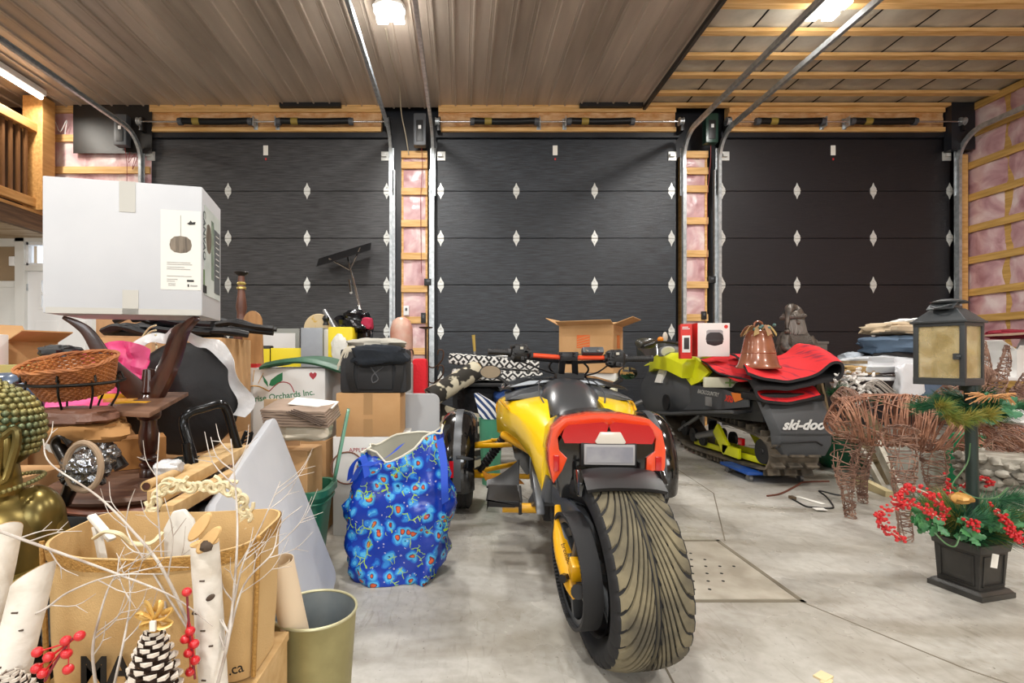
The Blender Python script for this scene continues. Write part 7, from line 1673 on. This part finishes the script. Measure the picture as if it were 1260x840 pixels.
# pine cones
PCB = mat('cone_brown', '5a4336', .7, col2='3e2d24', nscale=20); PCW = mat('cone_tip', 'cfc6ba', .8)
def cone(label, base, H, Rm, tilt=(0, 0)):
    t = thing('pine_cone', label, 'pine cone', base); M = Matrix.Translation(V(base)) @ rot(tilt[0], tilt[1], 0); n = 150; q = MB(M)
    q.tube([(0, 0, 0), (0, 0, H*.95)], [Rm*.5, Rm*.15], 10); q.build('core', PCB, t)
    q = MB(M)
    for k in range(n):
        f = k/n; z = H*(.02+.95*f); r_ = Rm*(sin(pi*(.18+.80*f))**.75); a = k*2.39996; L = r_; w_ = Rm*.30*(1-.45*f); up = .25+.9*f
        T = Matrix.Rotation(a, 4, 'Z'); z1 = z+L*.18*up*2
        pts = [(r_*.25, -w_*.3, z), (r_*.25, w_*.3, z), (L*.9, w_, z1), (L*1.0, 0, z1+.0015), (L*.9, -w_, z1)]
        q.add([T @ V(p) for p in pts]+[T @ V((p[0], p[1], p[2]-.0022)) for p in pts], [(0, 4, 3, 2, 1), (5, 6, 7, 8, 9), (0, 1, 6, 5), (1, 2, 7, 6), (4, 0, 5, 9)], 0)
        q.add([T @ V(p) for p in ((L*.88, -w_*1.02, z1-.003), (L*.88, w_*1.02, z1-.003), (L*1.06, 0, z1-.0028), (L*.88, -w_*1.02, z1+.002), (L*.88, w_*1.02, z1+.002), (L*1.06, 0, z1+.002))], [(0, 2, 1), (3, 4, 5), (0, 1, 4, 3), (1, 2, 5, 4), (2, 0, 3, 5)], 1)
    q.build('scales', [PCB, PCW], t, smooth=False)['kind'] = 'stuff'
    return t
cone('large pine cone with white tips under the gold bow', (-.465, .76, .387), .215, .040)
cone('pine cone with white tips at the bottom left corner', (-.655, .74, .387), .155, .042, (0, -4))
cone('small pine cone low beside the large one, mostly cut off', (-.49, .71, .387), .075, .028)
GOLD = mat('gold_ribbon', 'cfa85e', .4, .3)
q = MB(); c = at(190, 762, .74)
for k in range(7): a = 2*pi*k/7; q.tube(spline([c, c+V((.018*cos(a), -.004, .018*sin(a)+.004)), c+V((.026*cos(a+.4), .004, .022*sin(a+.4)+.004)), c+V((.010*cos(a+.7), .004, .010*sin(a+.7)))], 4), .005, 6, flat=.4)
q.box(c+V((.004, -.01, -.004)), (.008, .004, .014), mi=1); tag(q.build('ribbon_bow', [GOLD, WHP]), 'crumpled gold ribbon bow behind the tip of the large pine cone', 'bow')
# red berries
def bsprig(label, P, pts, r=.0078):
    t = thing('berry_sprig', label, 'berries', at(*P[0])); q = MB(); q.tube(spline([at(*p) for p in P], 5), .0018, 6); q.build('stem', mat('stem_red', '7c2230', .5), t)
    for px, py in pts: q = MB(); c = at(px, py, P[0][2]); q.ball(c, (r, r, r*.9), 12); q.tube([c, at(*P[len(P)//2])], .0012, 4); q.build('berry', REDB, t)
bsprig('red berry sprig on a green leaf between the birch logs and jute bag', [(55, 838, .74), (70, 812, .74), (85, 790, .74), (95, 782, .74)], [(98, 782), (81, 788), (82, 804), (60, 808), (53, 828), (84, 823), (46, 802), (45, 822)])
bsprig('red berry sprig half hidden behind the birch log with ear slices', [(240, 835, .80), (236, 800, .80), (232, 760, .80), (230, 730, .80)], [(230, 728), (234, 776), (239, 792), (232, 803), (240, 812), (234, 826), (228, 786)])
q = MB(); c = at(62, 836, .72); q.grid(lambda u, v: (c.x-.03+.06*u, .72-.03*v, .42+.006*sin(pi*u)+.02*v*(1-v)), 8, 6, thick=.001); tag(q.build('green_leaf', mat('leaf_bright', '3c7c3a', .4)), 'green leaf under the berry sprig at the bottom left', 'leaf')
# bare white branches
TW = mat('twig_white', 'c9c3bb', .6, col2='97897d', nscale=20)
def branch(label, main, side, r=.0028, seed=1, tips=3, scale=1):
    random.seed(seed); P = spline([at(*p) for p in main], 6); q = MB(); n = len(P)
    q.tube(P, [r*(1-.65*i/(n-1)) for i in range(n)], 7)
    for k in range(int(side*.65)):
        i = int(n*random.uniform(.15, .95)); d = (P[min(i+1, n-1)]-P[max(i-1, 0)]).normalized(); s = random.choice((-1, 1)); L = random.uniform(.04, .13)*scale
        pd = V((-d.z, random.uniform(-.3, .3), d.x))*s; a = P[min(i, n-1)]; b = a+(d*.8+pd*.6).normalized()*L*.55; c = b+(d+pd*.25+V((0, 0, .15))).normalized()*L*.5
        q.tube(spline([a, b, c], 3), [r*.5, r*.45, r*.4, r*.35, r*.3, r*.25, r*.2][:7], 5)
        if tips: q.tube([b, b+(d*.4+pd*.9).normalized()*L*.3], [r*.35, r*.15], 5)
    t = tag(q.build('branch', TW), label, 'branch', None); return t
branch('long pale branch crossing from the left edge over the jute bag to the birch log', [(-10, 650, .80), (60, 675, .80), (150, 708, .80), (215, 735, .80), (262, 770, .80)], 7, .0026, 1)
branch('pale branch coming from the top beside the buddha shoulder down to the log', [(238, 780, .84), (200, 700, .84), (165, 655, .86), (120, 610, .90), (62, 570, .95), (53, 540, .97)], 6, .003, 2)
branch('curved pale branch rising from the lower left toward the middle of the bag', [(0, 768, .78), (50, 752, .78), (85, 728, .78), (140, 708, .78), (200, 706, .80)], 4, .0022, 3)
branch('white twiggy branch standing in front of the jute bag lettering', [(118, 845, .78), (114, 800, .78), (122, 760, .78), (135, 720, .80), (155, 690, .82)], 12, .0026, 4, scale=.8)
branch('white twiggy branch right of the lettering, left of the pine cone', [(140, 845, .77), (152, 790, .78), (160, 740, .80), (158, 700, .82)], 10, .0022, 5, scale=.7)
branch('tall thin branch rising right of the birch log to the leaning table', [(268, 840, .82), (282, 780, .84), (290, 700, .88), (292, 640, .92), (288, 580, .96), (284, 540, 1.0)], 14, .003, 6, scale=1.1)
branch('dark fine branch leaning right over the corner of the jute bag', [(275, 800, .84), (288, 740, .86), (300, 690, .88), (322, 645, .92), (345, 592, .97)], 12, .0022, 7, scale=1.1)
branch('thin branch bending over the white leaning table top', [(280, 790, .84), (300, 720, .86), (335, 680, .88), (345, 645, .92), (372, 622, .97)], 9, .002, 8)
branch('straight thin twig standing in front of the round tabletop', [(205, 760, .90), (200, 700, .92), (193, 600, .96), (196, 532, 1.0)], 5, .0022, 9)
branch('short twig with a bent tip rising out of the jute bag', [(232, 775, .86), (185, 700, .90), (157, 655, .94), (158, 625, .96), (166, 602, .96)], 5, .002, 10)
# ================= background junk along the left doors =================
bench = thing('work_bench', 'long dark work bench behind the cartons carrying yellow cases and frames', 'bench', (-1.5, 4.9, 0))
MB().bx((-2.45, 4.3, .84), (-.50, 5.5, .88)).build('bench_top', DKB, bench, smooth=False)
for x in (-2.35, -.6):
    for y in (4.4, 5.4): MB().bx((x-.04, y-.04, 0), (x+.04, y+.04, .84)).build('leg', DKB, bench, smooth=False)
def pbox(name, label, cat, x0, y0, x1, y1, Y, D, m, zb=None, bev=.008, extra=None):
    a = at(x0, y1, Y); b = at(x1, y0, Y); z0 = zb if zb is not None else a.z
    t = thing(name, label, cat, ((a.x+b.x)/2, Y+D/2, z0)); MB().bx((a.x, Y, z0), (b.x, Y+D, b.z)).build('body', m, t, bev=bev); return t, a, b
YLW = mat('case_yellow', 'e8d31c', .5)
t, a, b = pbox('picture_frame', 'grey framed white board leaning on the left door', 'picture frame', 318, 404, 368, 450, 5.35, .03, mat('frame_grey', '8a8d88', .5), .88)
MB().bx((a.x+.04, 5.345, .92), (b.x-.04, 5.352, b.z-.05)).build('white_sheet', WHITE, t, smooth=False)
pbox('yellow_case', 'flat yellow case in front of the grey framed board', 'case', 333, 428, 374, 446, 4.6, .2, YLW, .88)
t, a, b = pbox('yellow_tool_box', 'small black and yellow tool left of the flat yellow case', 'tool', 318, 425, 332, 446, 4.65, .1, BLK, .88)
MB().bx((a.x+.04, 4.645, .92), (b.x, 4.652, b.z-.03)).build('yellow_label', YLW, t, smooth=False)
pbox('grey_box', 'light grey sheet metal box beside the yellow bag', 'box', 370, 403, 397, 450, 4.55, .25, mat('zinc_box', '8f949b', .45, .3, col2='a0a5ab', nscale=4), .88)
pbox('white_box', 'narrow white carton between the grey box and yellow bag', 'box', 398, 405, 404, 450, 4.60, .22, BW, .88)
q = MB(); c = at(392, 404, 4.95); q.lathe([(.0, -.006), (.14, -.006), (.145, 0), (.14, .006), (0, .006)], T=basis(c, (1, 0, 0), (0, 0, 1)), n=32); q.bx((c.x-.05, c.y-.01, .88), (c.x+.05, c.y+.01, c.z-.1))
tag(q.build('round_board', mat('pale_bamboo', 'cdb994', .5, col2='c9a23c', nscale=12, pos=(.55, .62))), 'pale round board with faded yellow flowers behind the grey box', 'board')
t, a, b = pbox('yellow_bag', 'yellow bag with crinkled clear front behind the green lid', 'bag', 403, 402, 434, 452, 4.5, .25, YLW, .88, .02)
q = MB(); q.ball(((a.x+b.x)/2, 4.48, 1.08), (.075, .03, .13), 20, amp=.2); q.build('clear_front', mat('crinkle_white', 'd5d6cf', .3, bump=.6, bscale=12), t)
q = MB(); q.tube([at(399, 382, 4.9), at(413, 406, 4.75)], .02, 10); tag(q.build('chrome_tube', ALU), 'short bright metal tube leaning over the grey box', 'tube')
q = MB(); q.lathe([(.03, 0), (.02, .03), (.035, .06), (.02, .09), (0, .1)], at(401, 400, 4.62), 14); tag(q.build('dark_finial', BLK), 'small black turned finial on the white carton', 'finial')
lump('garbage_bag', 'black garbage bag heaped on the yellow bag, under the snow rake', 'bag', 437, 398, 4.72, .15, .13, .10, mat('bin_bag', '0d1016', .15, bump=.6, bscale=9), 101, amp=.4)
lump('garbage_bag', 'lower black garbage bag bulging right of the yellow bag', 'bag', 446, 414, 4.8, .10, .12, .16, mat('bin_bag', '0d1016', .15, bump=.6, bscale=9), 105, amp=.4)
lump('red_knit', 'raspberry red knitwear poking out of the black garbage bag', 'clothing', 452, 398, 4.62, .05, .05, .05, mat('raspberry', 'b02848', .8, bump=.3), 106)
q = MB(); c = at(494, 418, 4.75); q.lathe([(.10, .88), (.11, .95), (.115, 1.15), (.11, 1.28), (.085, 1.35), (.04, 1.38), (0, 1.385)], (c.x, 4.75, 0), 28, sx=.95); tag(q.build('wrapped_roll', mat('wrapped_pink', 'cdb09e', .35, col2='c98a78', nscale=6, bump=.5, bscale=10)), 'plastic wrapped pinkish roll with domed top in front of the left pillar', 'roll')
t, a, b = pbox('red_coat', 'bright red folded coat standing right of the cooler bag', 'clothing', 507, 441, 525, 500, 4.2, .2, mat('coat_red', 'cf1424', .8, bump=.3), 0, .03)
t, a, b = pbox('grey_blanket', 'grey rolled blanket between the cooler bag and red coat', 'blanket', 497, 446, 507, 500, 4.1, .2, mat('blanket_grey', '9a9a98', .9, bump=.3), 0, .02)
IRN = mat('wrought_iron', '4a3426', .5, .5)
cd = thing('candelabra', 'thin wrought iron candelabra with curled arms beside the left pillar', 'candle stand', (at(526, 440, 4.6).x, 4.6, 0))
cX = at(524, 440, 4.6).x; q = MB(); q.tube([(cX, 4.6, 0), (cX, 4.6, 1.26)], .010, 8); q.tube([(cX-.12, 4.6, .012), (cX+.12, 4.6, .012)], .01, 6); q.tube([(cX, 4.5, .012), (cX, 4.7, .012)], .01, 6); q.build('pole', IRN, cd)
for s, z0 in ((-1, 1.0), (1, 1.0), (-1, .86), (1, .86), (1, .72)):
    q = MB(); q.tube(spline([(cX, 4.6, z0-.06), (cX+s*.07, 4.58, z0-.09), (cX+s*.15, 4.56, z0-.02), (cX+s*.16, 4.56, z0+.06), (cX+s*.12, 4.56, z0+.07), (cX+s*.11, 4.56, z0+.03)], 5), .007, 6); q.build('curled_arm', IRN, cd)
q = MB(); q.lathe([(.01, 1.26), (.06, 1.27), (.065, 1.28), (0, 1.275)], (cX, 4.6, 0), 14); q.build('dish', IRN, cd)
# snow rake
sr = thing('snow_rake', 'roof snow rake with wide black blade leaning high against the left door', 'snow rake', at(450, 460, 5.8)+V((0, 0, -.7)))
q = MB(); q.tube([at(426, 309, 7.28), at(446, 392, 6.1)-V((0, 0, .0)), V((at(446, 392, 6.1).x+.12, 5.65, 0.02))], .016, 10); q.build('pole', CHROME, sr)
ra, rb = at(392, 323, 7.28), at(457, 303, 7.28); q = MB(); dd = (rb-ra); q.add([ra+V((0, 0, .05)), rb+V((0, 0, .05)), rb+V((.03, -.22, -.10)), ra+V((.03, -.22, -.10))]+[ra+V((0, .006, .06)), rb+V((0, .006, .06)), rb+V((.03, -.214, -.09)), ra+V((.03, -.214, -.09))], [(0, 1, 2, 3), (7, 6, 5, 4), (0, 4, 5, 1), (1, 5, 6, 2), (2, 6, 7, 3), (3, 7, 4, 0)]); q.build('blade', BLK, sr, smooth=False)
q = MB(); q.tube([at(405, 318, 7.15), at(430, 332, 7.0)], .010, 8); q.tube([at(443, 305, 7.15), at(431, 332, 7.0)], .010, 8); q.tube([at(430, 345, 6.9), at(432, 360, 6.7)], .02, 8); q.build('brace', CHROME, sr)
# ---- patterned cushions, rug, green bucket, seat ----
def geo(name, c1, c2, sc):
    m = mat(name, c1, .9); nt = m.node_tree; N = nt.nodes; L = nt.links
    tc = N.new('ShaderNodeTexCoord'); v = N.new('ShaderNodeTexVoronoi'); v.inputs['Scale'].default_value = sc; v.inputs['Randomness'].default_value = 0; v.distance = 'MANHATTAN'
    L.new(tc.outputs['Object'], v.inputs['Vector']); w_ = N.new('ShaderNodeMath'); w_.operation = 'MULTIPLY'; w_.inputs[1].default_value = 2; L.new(v.outputs['Distance'], w_.inputs[0])
    f = N.new('ShaderNodeMath'); f.operation = 'FRACT'; L.new(w_.outputs[0], f.inputs[0]); r = N.new('ShaderNodeValToRGB'); r.color_ramp.interpolation = 'CONSTANT'
    r.color_ramp.elements[0].color = lin(c1); r.color_ramp.elements[1].position = .5; r.color_ramp.elements[1].color = lin(c2); L.new(f.outputs[0], r.inputs[0]); L.new(r.outputs[0], N['Principled BSDF'].inputs['Base Color']); return m
GEO = geo('geometric_cloth', 'd9d8d4', '2e2e30', 11)
for i, (z0, lb, dx) in enumerate(((.78, 'black and white patterned bench cushion, lower of the pair', 0), (.90, 'black and white patterned bench cushion, upper of the pair, tilted', -.03))):
    c = V((.32+dx, 4.7, z0+.06)); q = MB(); q.box(c, (.82, .42, .10), ry=(2 if i == 0 else 5)); tag(q.build('bench_cushion', GEO, None, bev=.035), lb, 'cushion')
bs = thing('garden_bench', 'black garden seat loaded with the two patterned cushions and a blue bag', 'bench', (.32, 4.8, 0))
MB().bx((-.1, 4.5, .74), (.75, 5.0, .775)).build('seat', BLK, bs, bev=.005)
for x in (-.06, .70):
    for y in (4.55, 4.95): MB().bx((x-.02, y-.02, 0), (x+.02, y+.02, .74)).build('leg', BLK, bs, smooth=False)
lump('blue_sack', 'blue fabric sack under the patterned cushions', 'bag', 627, 500, 4.55, .14, .15, .13, mat('blue_sack', '2c4a86', .6, bump=.4), 111)
lump('dark_sack', 'black sack stuffed beneath the garden seat', 'bag', 590, 510, 4.8, .2, .2, .3, mat('dark_sack', '121318', .7, bump=.4), 113, z0=0)
RUG = mat('rug_pattern', 'b9b29c', .95, col2='2a2722', nscale=9, pos=(.48, .52), detail=2); RUGE = mat('rug_back', 'a8916c', .95)
q = MB(); q.tube([at(528, 490, 4.2), at(586, 455, 4.5)], .085, 20, mi=0); q.tube([at(586, 455, 4.5), at(588, 454, 4.51)], .07, 16, mi=1); tag(q.build('rolled_rug', [RUG, RUGE]), 'rolled cream and black rug leaning under the patterned cushions', 'rug')
q = MB(); q.grid(lambda u, v: (-.33+.55*u, 4.25+.06*sin(u*9), .03+.62*v-.15*u*v), 20, 10, thick=.012); tag(q.build('hanging_rug', mat('rug_leaf', '23211c', .95, col2='b5ad95', nscale=11, pos=(.5, .54), detail=1)), 'dark rug with cream leaf pattern hanging behind the fender', 'rug')
c = at(604, 515, 4.0); t = thing('waste_basket', 'pale green tall bucket behind the front suspension', 'bucket', (c.x, 4.0, 0))
MB().lathe([(.07, 0), (.095, c.z), (.10, c.z+.005), (.09, c.z+.005), (.066, .01), (0, .01)], (c.x, 4.0, 0), 28).build('body', mat('mint_plastic', '4f9a7c', .4), t)
STP = mat('striped_towel', 'd8dbe0', .9); nt = STP.node_tree; wv = nt.nodes.new('ShaderNodeTexWave'); wv.inputs['Scale'].default_value = 9; wv.bands_direction = 'DIAGONAL'; rp = nt.nodes.new('ShaderNodeValToRGB'); rp.color_ramp.interpolation = 'CONSTANT'
rp.color_ramp.elements[0].color = lin('27406e'); rp.color_ramp.elements[1].position = .5; rp.color_ramp.elements[1].color = lin('dfe1e4'); tcx2 = nt.nodes.new('ShaderNodeTexCoord'); nt.links.new(tcx2.outputs['Object'], wv.inputs[0]); nt.links.new(wv.outputs['Fac'], rp.inputs[0]); nt.links.new(rp.outputs[0], nt.nodes['Principled BSDF'].inputs['Base Color'])
q = MB(); q.loft([[at(583, 484, 3.95), at(588, 483, 4.0), at(590, 490, 4.02)], [at(590, 512, 3.93), at(612, 497, 3.98), at(608, 500, 4.05)], [at(600, 520, 3.95), at(618, 512, 4.0), at(612, 515, 4.05)]]); tag(q.build('striped_towel', STP), 'blue and white striped towel stuffed in the green bucket', 'towel')
q = MB(); q.tube([V((at(584, 432, 5.2).x, 5.2, .02)), at(584, 432, 5.2)], .012, 8, mi=1); q.tube([at(584, 432, 5.2), at(582.5, 412, 5.2)], [.013, .017], 8); tag(q.build('brush_handle', [mat('handle_yellow', 'b79a4a', .5), ALU]), 'thin tool with a yellow handle standing behind the patterned cushions', 'tool')
q = MB(); q.tube(spline([at(600, 442, 4.55), at(620, 438, 4.5), at(650, 440, 4.5), at(652, 452, 4.55), at(620, 450, 4.6)], 6), .012, 8); tag(q.build('bent_tube', mat('tube_silver', 'b9bab8', .3, .6)), 'bent silver tube lying on the patterned cushions', 'tube')
